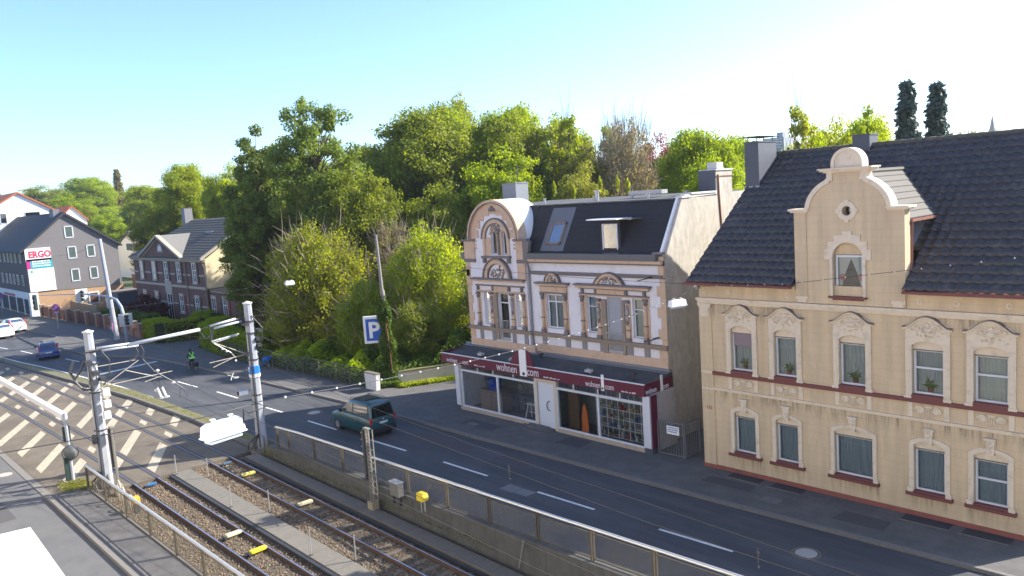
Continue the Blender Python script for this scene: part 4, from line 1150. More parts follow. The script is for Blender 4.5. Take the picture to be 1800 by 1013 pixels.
# barrel roof over round gable
b = MB(); b.sm = False
N = 28
for k in range(N):
    a0, a1 = PI * k / N, PI * (k + 1) / N
    p0 = (gcx + 2.16 * math.cos(a0), 9.62 + 2.16 * math.sin(a0)); p1 = (gcx + 2.16 * math.cos(a1), 9.62 + 2.16 * math.sin(a1))
    b.add([(p0[0], VY - .26, p0[1]), (p1[0], VY - .26, p1[1]), (p1[0], 31.3, p1[1]), (p0[0], 31.3, p0[1])], [(0, 1, 2, 3)])
b.build('barrel_roof', WHITE, villa)
b = MB(); b.arcband(gcx, 9.62, 2.02, 2.17, 0, 180, VY - .3, VY + .3, 32); b.build('arch_moulding', PEACH, villa)
b = MB(); b.arcband(gcx, 9.62, 1.66, 2.02, 0, 180, VY - .17, VY - .11, 32)
for k in range(9):
    a = R(10 + 20 * k); x, z = gcx + 1.6 * math.cos(a), 9.62 + 1.6 * math.sin(a); b.box(x - .25, x + .25, VY - .165, VY - .115, z - .22, z + .22)
for sg in (-1, 1):
    for k in range(3): b.box(gcx + sg * 1.55, gcx + sg * (1.9 + .0), VY - .165, VY - .115, 9.05 + .2 * k, 9.15 + .2 * k)
b.build('arch_quoins', PEACH, villa)
b = MB(); b.arcband(gcx, 9.62, 1.98, 2.03, 0, 180, VY - .33, VY - .29, 32); b.build('arch_shadow_mould', GREYM, villa)
b = MB(); b.sm = True; b.ell((gcx, VY - .2, 11.3), .14, .08, .16); b.ell((gcx - .16, VY - .18, 11.24), .12, .06, .1); b.ell((gcx + .16, VY - .18, 11.24), .12, .06, .1); b.build('gable_mask', GREYM, villa)
# pedestals left and right of the gable
b = MB()
b.box(VL - .02, -35.12, VY - .2, VY - .121, 8.5, 9.5); b.box(-31.62, -31.0, VY - .2, VY - .121, 8.5, 9.5)
b.box(-31.62, -31.0, VY - .2, VY - .121, 7.42, 8.3)
for z in np.arange(3.9, 7.4, .5):
    b.box(VL, VL + (.42 if int(z * 2) % 2 else .3), VY - .165, VY - .121, z, z + .48)
    b.box(VR - (.48 if int(z * 2) % 2 else .3), VR, VY - .045, VY, z, z + .48)
for z in (7.5, 8.0): b.box(VL, VL + (.34), VY - .165, VY - .121, z, z + .48)
b.box(VR - .3, VR, VY - .12, VY, 7.9, 8.75)
b.box(VL, SEP + .1, VY - .17, VY - .121, 3.42, 3.86); b.box(SEP + .1, VR, VY - .06, VY, 3.5, 3.98)
b.build('quoins', PEACH, villa)
b = MB(); b.box(VL - .1, -35.05, VY - .3, VY - .1, 9.5, 9.62); b.box(-31.7, -30.6, VY - .34, VY - .1, 9.5, 9.62); b.box(-31.0, -30.72, VY - .3, VY, 8.35, 9.5)
b.prism([(-30.72, 9.5), (-30.45, 9.5), (-30.72, 8.6)], VY - .3, VY - .1, 'y')
b.box(VL - .03, -35.1, VY - .22, VY - .12, 8.3, 8.5); b.box(-31.62, -31.0, VY - .22, VY - .12, 8.3, 8.5)
b.build('pedestal_cap', GREYM, villa)
b = MB(); b.prism([(VL, 8.35), (VL - .5, 8.5), (VL - .5, 8.85), (VL, 8.85)], VY - .1, VY + .4, 'y'); b.build('gutter_end', GREYM, villa)
# right hand cornice
b = MB(); b.box(-30.7, VR - .25, VY - .36, VY + .16, 8.56, 8.86); b.build('gutter_box', ZINC, villa).data.materials[0] = mat('dark_gutter', (.12, .12, .125), .6, .1)
b = MB(); b.box(-30.7, VR, VY - .3, VY, 8.42, 8.55); b.build('cornice', PEACH, villa)
b = MB(); b.box(-30.7, VR, VY - .22, VY, 8.34, 8.42); b.box(-30.7, VR - .1, VY - .12, VY, 7.78, 7.9); b.box(-30.7, VR, VY - .07, VY, 7.72, 7.78)
b.box(VR - .55, VR + .02, VY - .2, VY + .02, 8.85, 8.95)
b.build('cornice_moulding', GREYM, villa)
# sill band and balustrade zone
b = MB(); b.box(VL - .08, SEP, VY - .26, VY - .121, 4.42, 4.56); b.box(VL - .12, SEP, VY - .32, VY - .121, 4.56, 4.63)
b.box(SEP, VR + .02, VY - .16, VY, 4.42, 4.56); b.box(SEP, VR + .06, VY - .22, VY, 4.56, 4.63)
b.build('sill_band', GREYB, villa)
b = MB()
for x in (-35.0, -33.95, -32.25, -31.3): b.box(x - .14, x + .14, VY - .16, VY - .121, 3.86, 4.42)
for x in (-30.0, -28.3, -27.15, -25.95, -24.2, -23.2): b.box(x - .16, x + .16, VY - .05, VY, 3.98, 4.42)
b.build('base_panel', mat('mid_grey', (.24, .23, .235), .8, .1), villa)
# window composition builder
def columns(xs, z0, z1, yb, m1, m2):
    b = MB(); c = MB()
    for x in xs:
        b.sm = True; b.tube([(x, yb - .07, z0), (x, yb - .07, z1 - .3)], [.085, .07], 8); b.sm = False
        c.box(x - .13, x + .13, yb - .17, yb, z0 - .18, z0); c.box(x - .1, x + .1, yb - .14, yb, z0, z0 + .1)
        c.box(x - .12, x + .12, yb - .16, yb, z1 - .12, z1); c.ell((x, yb - .09, z1 - .22), .11, .09, .14)
        c.box(x - .11, x + .11, yb - .15, yb, (z0 + z1) / 2 - .35, (z0 + z1) / 2 - .29)
    b.build('column', m1, villa); c.build('capital', m2, villa)
def figures(xs, yb):
    for x in xs:
        b = MB(); b.sm = True
        b.ell((x, yb - .12, 6.3), .09, .09, .12); b.ell((x, yb - .1, 6.05), .12, .1, .18); b.ell((x, yb - .08, 5.75), .1, .08, .24)
        b.build('figure', mat('figure_stone', (.33, .31, .3), .8, .2, 6), villa)
        b = MB(); b.sm = False; b.box(x - .12, x + .12, yb - .1, yb, 4.72, 5.5); b.box(x - .16, x + .16, yb - .04, yb, 4.63, 6.62); b.build('pilaster', PEACH, villa)
        b = MB(); b.box(x - .14, x + .14, yb - .15, yb, 4.63, 4.82); b.box(x - .13, x + .13, yb - .12, yb, 5.16, 5.22); b.ell((x, yb - .1, 5.6), .08, .06, .2); b.box(x - .15, x + .15, yb - .16, yb, 6.5, 6.64); b.build('pilaster_moulding', GREYM, villa)
def relief(cx, cz, r, yb, m, half=True, sx=1.0):
    b = MB(); b.sm = True
    for k in range(22):
        a = rnd.uniform(.1, PI - .1); q = rnd.uniform(.1, .85)
        b.ell((cx + sx * r * q * math.cos(a), yb - .02, cz + r * q * math.sin(a)), r * rnd.uniform(.06, .14), .05, r * rnd.uniform(.06, .12), 6, 4)
    for sg in (-1, 1): spiral(b, cx + sg * r * sx * .45, cz + r * .32, r * .28, yb - .03, 1.3, sg, .03, PI / 2)
    b.build('relief', m, villa)
yb = VY - .12
# left bay
b = MB()
for (x, zs) in ((-35.06, 0), (-31.3, 0)): b.box(x - .17, x + .17, yb - .03, yb, 4.63, 6.62)
b.box(-35.2, -31.2, yb - .1, yb, 6.64, 6.72); b.box(-33.75, -32.95 + .5, yb - .08, yb, 6.72, 6.98)
b.box(-35.35, -31.12, yb - .24, yb, 7.24, 7.34)
b.arcband(-33.28, 7.42, .84, 1.06, 0, 180, yb - .14, yb, 24)
b.arcband(-33.25, 9.62 - .0, 0.9, 1.09, 0, 180, yb - .08, yb, 24); b.box(-34.34, -34.15, yb - .08, yb, 8.7, 9.62); b.box(-32.35, -32.16, yb - .08, yb, 8.7, 9.62)
b.build('stucco_trim', PEACH, villa)
b = MB(); b.box(-34.15, -33.68, yb - .02, yb, 8.72, 9.7); b.box(-33.2, -32.78, yb - .02, yb, 8.72, 10.2); b.box(-32.3 , -32.35 + .001, yb - .02, yb, 8.72, 9.7)
hp = [(-33.25 + .9 * math.cos(PI * k / 20), 9.62 + .9 * math.sin(PI * k / 20)) for k in range(21)]
b.prism([(-32.35, 9.62)] + hp[1:-1] + [(-34.15, 9.62), (-34.15, 9.3), (-33.69, 9.3)] + [(p[0], p[1]) for p in [(-33.69, 9.84)] + list(reversed(gw_l[3:-1])) + [(-33.19, 9.84)]] + [(-33.19, 9.3), (-32.79, 9.3), (-32.79, 9.84)] + list(reversed(gw_r[3:-1])) + [(-32.29 - .02, 9.84), (-32.35, 9.3)], yb - .03, yb, 'y') if False else None
b.arcband(-33.44, 9.83, .24, .36, 0, 180, yb - .06, yb, 12); b.arcband(-32.54 - .0, 9.83, .24, .36, 0, 180, yb - .06, yb, 12)
b.build('window_arch', PEACH, villa)
b = MB(); b.arcband(-33.25, 9.62, 1.09, 1.17, 0, 180, yb - .13, yb, 24); b.arcband(-33.25, 9.62, .84, .9, 0, 180, yb - .05, yb, 24)
b.box(-34.42, -32.08, yb - .2, yb, 8.56, 8.68); b.box(-34.36, -34.16, yb - .16, yb, 8.28, 8.56); b.box(-32.34, -32.14, yb - .16, yb, 8.28, 8.56)
b.arcband(-33.28, 7.42, 1.06, 1.16, 0, 180, yb - .2, yb, 24); b.arcband(-33.28, 7.42, .80, .85, 0, 180, yb - .1, yb, 24)
b.box(-35.42, -31.06, yb - .3, yb, 7.34, 7.43); b.box(-35.2, -31.2, yb - .14, yb, 6.98, 7.04); b.box(-35.2, -31.2, yb - .08, yb, 6.6, 6.64)
for x in (-35.05, -33.75, -32.42, -31.4): b.box(x - .07, x + .07, yb - .12, yb, 6.72, 6.98)
b.ell((-33.0, yb - .1, 10.02), .15, .1, .15); b.cyl((-33.0, yb - .06, 8.75), .07, 1.2, 10)
b.build('grey_trim', GREYM, villa)
relief(-33.28, 7.43, .82, yb, GREYB); relief(-33.22, 10.0, .62, yb - .02, GREYB)
b = MB(); b.prism(hp + [(-34.15, 9.62)], yb - .012, yb, 'y') if False else None
columns([-35.06, -31.3], 4.81, 6.6, yb, PEACH, GREYM)
figures([-33.92, -32.2], yb)
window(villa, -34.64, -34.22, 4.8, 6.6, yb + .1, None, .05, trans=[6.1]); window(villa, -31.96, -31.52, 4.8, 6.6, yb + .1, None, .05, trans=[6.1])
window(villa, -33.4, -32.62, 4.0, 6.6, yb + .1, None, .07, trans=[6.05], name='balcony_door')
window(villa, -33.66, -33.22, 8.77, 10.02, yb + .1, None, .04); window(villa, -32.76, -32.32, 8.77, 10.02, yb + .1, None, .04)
# narrow brown jambs of the door bays
b = MB()
for x0, x1 in ((-33.7, -33.44), (-25.86, -25.56), (-24.6, -24.42)): b.box(x0, x1, (yb if x0 < -30 else VY) - .1, (yb if x0 < -30 else VY), 3.95, 6.62)
b.build('door_jamb', GREYB, villa)
# single window
b = MB()
for sg in (-1, 1): b.box(-29.13 + sg * .62, -29.13 + sg * .98, VY - .04, VY, 4.63, 6.78)
b.box(-30.1, -28.16, VY - .1, VY, 6.82, 7.12); b.box(-30.25, -28.02, VY - .24, VY, 7.16, 7.26); b.arcband(-29.13, 7.32, .36, .5, 0, 180, VY - .14, VY, 16)
b.build('stucco_trim', PEACH, villa)
b = MB(); b.box(-30.32, -27.95, VY - .3, VY, 7.26, 7.34); b.arcband(-29.13, 7.32, .5, .56, 0, 180, VY - .18, VY, 16); b.box(-30.1, -28.16, VY - .12, VY, 6.74, 6.82); b.box(-30.1, -28.16, VY - .12, VY, 7.1, 7.16)
b.build('grey_trim', GREYM, villa)
relief(-29.13, 7.34, .34, VY, GREYB)
columns([-29.95, -28.3], 4.81, 6.74, VY, PEACH, GREYM)
window(villa, -29.7, -28.56, 4.9, 6.7, VY + .1, CURTB, .07, mull=[-29.13], trans=[6.3])
# triple window right
b = MB()
for x in (-27.1, -23.15): b.box(x - .2, x + .2, VY - .03, VY, 4.63, 6.78)
b.box(-27.3, -22.95, VY - .1, VY, 6.76, 6.82); b.box(-26.2, -24.3, VY - .08, VY, 6.88, 7.1); b.box(-27.42, -22.85, VY - .24, VY, 7.16, 7.28)
seg = []
b.arcband(-25.3, 6.9, .86, 1.0, 25, 155, VY - .15, VY, 20)
b.build('stucco_trim', PEACH, villa)
b = MB(); b.box(-27.5, -22.78, VY - .3, VY, 7.28, 7.36); b.arcband(-25.3, 6.9, 1.0, 1.07, 22, 158, VY - .2, VY, 20); b.box(-27.3, -22.95, VY - .13, VY, 6.82, 6.88); b.box(-27.3, -22.95, VY - .13, VY, 7.1, 7.16)
for x in (-27.1, -26.2, -24.3, -23.2): b.box(x - .07, x + .07, VY - .12, VY, 6.88, 7.1)
b.build('grey_trim', GREYM, villa)
relief(-25.3, 7.36, .5, VY, GREYB, sx=1.3)
columns([-27.12, -23.15], 4.81, 6.76, VY, PEACH, GREYM)
figures([-26.06, -24.25], VY)
window(villa, -26.86, -26.28, 4.88, 6.72, VY + .1, CURTB, .05, trans=[6.2]); window(villa, -23.96, -23.38, 4.86, 6.72, VY + .1, CURTL, .05, trans=[6.2])
b = MB()
for k in range(30): z = 4.12 + k * .0885; b.box(-25.52, -24.64, VY + .05, VY + .075, z, z + .082)
b.build('roller_shutter', mat('grey_shutter', (.34, .36, .4), .6), villa)
# french balcony rails
for (x0, x1, z0, z1, y) in ((-33.46, -32.56, 3.92, 5.1, yb - .1), (-25.6, -24.5, 4.0, 5.0, VY - .1)):
    b = MB(); n = int((x1 - x0) / .1)
    b.box(x0, x1, y - .015, y + .015, z1 - .03, z1); b.box(x0, x1, y - .015, y + .015, z0 + .02, z0 + .05)
    for k in range(n + 1): x = x0 + (x1 - x0) * k / n; b.box(x - .009, x + .009, y - .009, y + .009, z0 + .03, z1 - .02)
    b.build('balcony_rail', METAL, villa)
# downpipe
b = MB(); b.tube([(-30.72, VY - .3, 8.5), (-30.78, VY - .12, 8.0), (-30.85, VY - .08, 7.6), (-30.85, VY - .08, 3.7)], .055, 8); b.build('downpipe', ZINC, villa)
for (x, y, z) in ((-22.7, VY, 7.78), (-22.5, VY, 4.95), (VL, VY, 4.6), (VL, VY, 7.8)):
    b = MB(); b.box(x - .05, x + .05, y - .4, y, z, z + .06); b.bar((x, y - .4, z), (x - .45 if x < -30 else x - .5, y - .5, z - .12), .07, .05); b.build('wall_bracket', METALD, villa)

# ---- shop front
SY = 27.52; SL, SR = -34.98, -21.98
b = MB()
b.prism([(27.42, 3.12), (29.48, 3.42), (29.48, 3.30), (27.42, 3.02)], -36.4, -21.84, 'x'); b.build('shop_roof', FELT, villa)
b = MB(); b.prism([(29.15, 3.40), (29.48, 3.52), (29.48, 3.38)], -36.5, -21.9, 'x'); b.box(-36.5, -21.85, 29.34, 29.47, 3.46, 3.56); b.build('roof_flashing', ZINC, villa)
b = MB()
b.box(-36.42, -21.80, 27.34, 27.42, 2.74, 3.26); b.box(-21.86, -21.80, 27.42, 29.46, 2.76, 3.30); b.box(-36.42, -36.36, 27.42, 29.46, 2.9, 3.34)
b.prism([(-30.55, 3.26), (-28.75, 3.26), (-29.05, 3.95), (-29.3, 4.1), (-29.75, 4.1), (-30.2, 3.9)], 27.34, 27.42, 'y')
b.box(-21.96, -21.62, 27.56, 27.62, .35, 2.76); b.box(-21.62, -21.56, 27.5, 27.9, .35, 2.76)
b.build('fascia', BURG, villa)
b = MB(); b.box(-36.42, -21.8, 27.33, 27.44, 3.262, 3.29); b.box(-29.78, -29.28, 27.30, 27.338, 2.74, 4.12)
b.box(-25.02 + .0, -24.84, 27.31, 27.338, 2.66, 3.42) if False else None
b.box(-24.28, -24.12, 27.31, 27.338, 2.70, 3.46); b.box(-21.79, -21.765, 28.5, 28.66, 2.74, 3.5)
b.build('fascia_trim', WHITE, villa)
SIGNW = mat('sign_letter_white', (.66, .62, .66), .5)
text_mesh('wohnen', .62, (-31.62, 27.325, 2.82), (1, 0, 0), (0, -1, 0), SIGNW, 'sign_lettering', villa, .008, sx=.80)
text_mesh('com', .62, (-29.30 + .02, 27.325, 2.82), (1, 0, 0), (0, -1, 0), SIGNW, 'sign_lettering', villa, .008, sx=.80)
text_mesh('wohnen', .40, (-25.28, 27.325, 2.80), (1, 0, 0), (0, -1, 0), SIGNW, 'sign_lettering', villa, .008, sx=.72)
text_mesh('com', .40, (-24.05, 27.325, 2.80), (1, 0, 0), (0, -1, 0), SIGNW, 'sign_lettering', villa, .008, sx=.74)
text_mesh('wohnen', .38, (-35.9, 27.325, 2.82), (1, 0, 0), (0, -1, 0), SIGNW, 'sign_lettering', villa, .008, sx=.78)
text_mesh('com', .38, (-34.48, 27.325, 2.82), (1, 0, 0), (0, -1, 0), SIGNW, 'sign_lettering', villa, .008, sx=.74)
text_mesh('wohnen', .36, (-21.79, 27.42, 2.82), (0, 1, 0), (1, 0, 0), SIGNW, 'sign_lettering', villa, .008, sx=.68)
text_mesh('com', .36, (-21.79, 28.68, 2.82), (0, 1, 0), (1, 0, 0), SIGNW, 'sign_lettering', villa, .008, sx=.68)
b = MB(); b.cyl((-29.5, 27.29, 2.87), .09, .02, 14, 'y'); b.cyl((-24.2, 27.3, 2.82), .05, .02, 10, 'y'); b.cyl((-34.6, 27.3, 2.84), .04, .02, 10, 'y'); b.build('sign_dot', BLACK, villa)
b = MB()
for (x0, x1, z) in ((-28.1, -27.0, 2.84), (-23.1, -22.3, 2.80), (-33.45, -32.6, 2.84)):   # small illegible line after each name
    x = x0
    while x < x1:
        w = rnd.uniform(.03, .12); b.box(x, min(x + w, x1), 27.33, 27.338, z, z + rnd.choice([.04, .055, .07])); x += w + rnd.choice([.02, .02, .06])
b.build('small_lettering', SIGNW, villa)
# lamps on the shop roof
for (x, l) in ((-33.6, .9), (-25.6, .9), (-30.9, .6)):
    b = MB(); b.tube([(x, 28.1, 3.3), (x, 27.9, 3.5), (x + l, 27.1, 3.62), (x + l, 27.08, 3.5)], .02, 6); b.box(x - .22, x + .12, 27.9, 28.15, 3.28, 3.4); b.build('sign_lamp', mat('lamp_arm', (.45, .45, .45), .5), villa)
b = MB()
for (x, y) in ((-22.9, 28.0), (-36.1, 28.6), (-29.9, 29.0)): b.cyl((x, y, 3.2), .06, .35, 8); b.box(x - .12, x + .12, y - .1, y + .1, 3.5, 3.58); b.box(x - .05, x + .3, y - .04, y + .04, 3.28, 3.34)
b.build('roof_fitting', METALD, villa)
# frame
b = MB()
b.box(-35.4, -35.06, SY - .06, SY + .22, .35, 2.84); b.box(-22.0, -21.66 + .04, SY - .1, SY + .04, .38, 2.74)
def sframe(x0, x1, z0, z1, mulls=()):
    b.box(x0, x1, SY, SY + .09, z0, z0 + .08); b.box(x0, x1, SY, SY + .09, z1 - .11, z1)
    b.box(x0, x0 + .08, SY, SY + .09, z0 + .08, z1 - .11); b.box(x1 - .08, x1, SY, SY + .09, z0 + .08, z1 - .11)
    for m_ in mulls: b.box(m_ - .06, m_ + .06, SY, SY + .09, z0 + .08, z1 - .11)
sframe(-34.94, -28.98, .30, 2.46, [-31.88]); sframe(-27.46, -22.02, .30, 2.40, [-24.74])
for x in (-33.5, -32.2, -30.6, -26.3, -24.74, -23.4): b.box(x - .03, x + .03, SY + .02, SY + .08, 2.42, 2.76)
b.box(-34.94, -22.02, SY + .02, SY + .07, 2.72, 2.78)
b.build('shop_frame', UPVC, villa)
b = MB(); b.box(-28.98, -28.80, SY - .03, SY + .2, .14, 2.72); b.box(-27.62, -27.44, SY - .03, SY + .2, .14, 2.72); b.box(-28.8, -27.62, SY + .0, SY + .1, 2.5, 2.72); b.build('door_frame', mat('cream_door_frame', (.55, .50, .42), .6, .06), villa)
b = MB(); b.box(-28.78, -27.64, SY + .05, SY + .1, .2, 2.5); door = b.build('door', mat('white_door', (.60, .64, .7), .4, .04), villa)
b = MB(); b.tube([(-27.98, SY + .02, 1.1), (-28.1, SY - .02, 1.15), (-28.16, SY - .03, 1.35), (-28.1, SY - .02, 1.55), (-27.98, SY + .02, 1.6)], .022, 6); b.build('door_handle', METALD, door)
SG = glass_mat('shop_glass', (.88, .92, .93), .02, .97, 0, k=.3)
for (x0, x1, z1) in ((-34.86, -31.94, 2.35), (-31.82, -29.06, 2.35), (-27.38, -24.8, 2.29), (-24.68, -22.1, 2.29)):
    b = MB(); b.add([(x0, SY + .045, .38), (x1, SY + .045, .38), (x1, SY + .045, z1), (x0, SY + .045, z1)], [(0, 1, 2, 3)]); b.build('shop_pane', SG, villa)
b = MB()
for (x0, x1, z0) in ((-34.9, -29.0, 2.46), (-27.4, -22.1, 2.4)): b.add([(x0, SY + .045, z0), (x1, SY + .045, z0), (x1, SY + .045, 2.73), (x0, SY + .045, 2.73)], [(0, 1, 2, 3)])
b.build('transom_pane', SG, villa)
b = MB(); b.box(-35.05, -28.98, SY - .03, SY + .12, .06, .30); b.box(-27.46, -22.0, SY - .03, SY + .12, .06, .30)
b.build('shop_plinth', mat('beige_plinth', (.42, .34, .26), .8, .15, 2, dirt=(.25, .18, .14), dscale=2), villa)
b = MB(); b.box(-22.02, -21.58, SY - .06, SY + .4, .0, .38); b.build('pillar_base', SLATE, villa)
b = MB(); b.box(-21.98, -21.7, 27.62, 29.48, 0, 2.77); b.box(-35.25, -34.96, 27.6, 29.48, 0, 2.9); b.build('shop_side_wall', mat('grey_side_wall', (.42, .40, .39), .85, .12, 1.5, .2, 20, dirt=(.25, .24, .22), dscale=1.2), villa)
b = MB(); b.box(-34.96, -21.98, 27.62, 31.5, .02, .16); b.build('shop_floor', mat('shop_floor', (.14, .13, .12), .6, .1), villa)
b = MB(); b.box(-34.96, -21.98, 29.3, 29.5, .16, 3.0); b.box(-28.2, -28.1, 27.7, 29.3, .16, 2.9); b.box(-34.96, -21.98, 27.44, 29.3, 2.84, 2.9); b.build('shop_back_wall', mat('dark_shop_wall', (.16, .17, .18), .9, .3, 2), villa)
b = MB(); b.prism([(-30.1, 28.0), (-29.7, 26.95), (-28.95, 26.7), (-27.95, 26.75), (-27.75, 27.5), (-27.8, 28.0)], .1, .17, 'z'); b.prism([(-29.5, 27.6), (-29.3, 27.1), (-28.2, 27.0), (-27.95, 27.5)], .17, .27, 'z')
b.build('door_step', mat('step_stone', (.13, .12, .12), .8, .15), villa)

# goods in the shop windows (things of their own)
FS = .16
t = thing('storage_tub', 'blue plastic tub standing on the wooden cabinet behind the shop window', 'tub', (-33.0, 28.35, FS + 1.2))
b = MB(); b.tube([(0, 0, 0), (0, 0, .62)], [.3, .38], 20); b.build('body', mat('blue_plastic', (.02, .06, .38), .4), t)
b = MB(); b.tube([(.4 * math.cos(a), .4 * math.sin(a), .62) for a in [2 * PI * i / 20 for i in range(21)]], .03, 6); b.build('rim', mat('blue_plastic', (.02, .06, .38), .4), t)
t = thing('cabinet', 'brown wooden cabinet behind the left shop window', 'cabinet', (-32.95, 28.35, FS))
b = MB(); b.box(-.95, .85, -.35, .35, .05, 1.17); b.build('carcass', mat('brown_wood', (.2, .13, .08), .6, .15, 3, stretch=(8, 8, .5)), t)
b = MB(); b.box(-.99, .89, -.39, .39, 1.17, 1.2); b.build('top', mat('brown_wood', (.2, .13, .08), .6), t)
b = MB(); b.box(-.07, -.055, -.365, -.35, .1, 1.12); b.build('door_gap', BLACK, t)
t = thing('stool', 'white trestle stool behind the shop window beside the door', 'stool', (-30.0, 28.3, FS))
b = MB(); b.box(-.42, .42, -.14, .14, .78, .83); b.build('seat', WHITED, t)
for (sx, sy) in ((-1, -1), (-1, 1), (1, -1), (1, 1)):
    b = MB(); b.bar((sx * .28, sy * .1, .78), (sx * .4, sy * .24, 0), .05, .05); b.build('leg', WHITED, t)
b = MB(); b.bar((-.34, 0, .35), (.34, 0, .35), .04, .04); b.build('stretcher', WHITED, t)
t = thing('work_table', 'dark grey table behind the white stool in the shop', 'table', (-30.6, 28.85, FS))
b = MB(); b.box(-.95, .95, -.3, .3, .95, 1.0); b.build('top', mat('grey_table', (.12, .15, .17), .5), t)
for (sx, sy) in ((-1, -1), (-1, 1), (1, -1), (1, 1)):
    b = MB(); b.box(sx * .85 - .03, sx * .85 + .03, sy * .25 - .03, sy * .25 + .03, 0, .95); b.build('leg', METALD, t)
t = thing('ironing_board', 'orange board leaning upright behind the right shop window', 'board', (-26.05, 28.0, FS))
b = MB(); b.prism([(-.22, 0), (.22, 0), (.2, .7), (.12, 1.25), (0, 1.5), (-.12, 1.25), (-.2, .7)], -.03, .03, 'y'); b.build('board', mat('orange_cloth', (.5, .13, .03), .8), t)
b = MB(); b.bar((-.1, .04, 0), (.1, .06, .9), .03, .03); b.build('leg', METAL, t)
t = thing('wood_panel', 'brown wooden screen at the left of the right shop window', 'screen', (-26.9, 28.2, FS))
b = MB(); b.box(-.45, .3, 0, .05, 0, 2.3); b.build('panel', mat('dark_wood', (.1, .06, .035), .6, .2, 3, stretch=(1, 1, 8)), t)
for k in range(2): b = MB(); b.box(-.45 + k * .7, -.4 + k * .7, -.03, .0, 0, 2.3); b.build('stile', mat('dark_wood', (.1, .06, .035), .6), t)
t = thing('wire_shelf', 'white wire shelf rack full of household goods in the right shop window', 'shelf', (-23.75, 28.25, FS))
b = MB()
for x in np.linspace(-1.75, 1.65, 6):
    for y in (0, .35): b.box(x - .012, x + .012, y - .012, y + .012, 0, 2.3)
b.build('upright', WHITED, t)
for z in (.05, .5, .95, 1.4, 1.85, 2.28):
    b = MB(); b.box(-1.75, 1.65, -.01, .01, z, z + .02); b.box(-1.75, 1.65, .34, .36, z, z + .02)
    for x in np.linspace(-1.75, 1.65, 24): b.box(x - .006, x + .006, 0, .35, z + .005, z + .015)
    b.build('shelf_board', WHITED, t)
goods = [('household_box', 'box', [(.3, .05, .04), (.4, .35, .1), (.05, .12, .25), (.35, .35, .33), (.1, .2, .08), (.3, .15, .05)])]
xsn = np.linspace(-1.75, 1.65, 6)
gi = 0
b_all = {}
for r_i, z in enumerate((.07, .52, .97, 1.42, 1.87)):
    for c_i in range(5):
        x0 = xsn[c_i]
        for q in range(rnd.choice([1, 2, 2, 3])):
            col = rnd.choice([0, 1, 2, 3, 4, 5, 3, 2])
            x = -23.75 + x0 + .14 + q * .2; kind = rnd.choice(['box', 'bowl', 'bottle'])
            m = mat('goods%d' % col, [(.22, .03, .03), (.3, .26, .1), (.04, .1, .2), (.32, .33, .31), (.08, .15, .06), (.22, .12, .05)][col], .5)
            b = MB()
            if kind == 'box': b.box(-.06, .06, -.06, .06, 0, rnd.uniform(.1, .3)); b.box(-.062, .062, -.062, .062, .04, .06)
            elif kind == 'bowl': b.sm = True; b.tube([(0, 0, 0), (0, 0, .03), (0, 0, .12)], [.03, .06, .09], 10)
            else: b.sm = True; b.tube([(0, 0, 0), (0, 0, .16), (0, 0, .2), (0, 0, .28)], [.045, .045, .02, .018], 10)
            o = b.build('goods_' + kind, m); o.location = (x, 28.32 + rnd.uniform(-.03, .06), FS + z)
            gi += 1
            cn = ['dark red', 'mustard', 'dark blue', 'white', 'green', 'brown'][col]
            rn = ['lowest', 'second lowest', 'middle', 'second highest', 'highest'][r_i]
            tag(o, '%s %s, %s wire rack shelf, %s bay, %s place' % (cn, kind, rn, ['first', 'second', 'third', 'fourth', 'last'][c_i], ['first', 'second', 'third'][q]), kind, 'goods on the wire rack')
# gate with sign in the passage
GATE = mat('gate_steel', (.16, .17, .18), .55, .1, 3, metal=.3)
def gate(p, q, h, lab, nm='gate'):
    t = thing(nm, lab, 'gate', (0, 0, 0))
    p = Vector(p); q = Vector(q); L_ = (q - p).length; d = (q - p) / L_
    b = MB(); up = Vector((0, 0, 1))
    for z in (.1, h): b.bar(p + up * z, q + up * z, .04, .05)
    for e in (p, q): b.bar(e + up * .0, e + up * (h + .02), .06, .06)
    b.build('frame', GATE, t)
    b = MB(); n = int(L_ / .13)
    for k in range(1, n): c = p + d * (L_ * k / n); b.bar(c + up * .1, c + up * h, .018, .018)
    b.build('bars', GATE, t)
    return t
g1 = gate((-21.45, 27.75, .11), (-20.15, 27.8, .11), 1.55, 'grey barred gate leaf closed beside the shop with a white notice on it')
g2 = gate((-20.1, 27.85, .11), (-20.05, 28.9, .11), 1.6, 'grey barred gate leaf standing open beside the cream house')
b = MB(); b.box(-20.95, -20.3, 27.70, 27.72, 1.15, 1.52); ns = b.build('notice_sign', WHITE); tag(ns, 'white notice board hanging on the barred gate beside the shop', 'notice')
b = MB()
for k, z in enumerate((1.42, 1.33, 1.24)):
    x = -20.9
    while x < -20.38:
        w = rnd.uniform(.04, .1); b.box(x, min(x + w, -20.35), 27.695, 27.70, z, z + .045); x += w + .025
o = b.build('notice_lettering', mat('notice_blue', (.05, .12, .35), .6)); o.parent = ns; KIDS.setdefault(ns.name, []).append(o)
b = MB(); b.box(-22.0, -19.0, 36.0, 36.2, 0, 2.2); tag(b.build('yard_wall', CONCD), 'grey wall closing the passage between the two houses', 'wall')
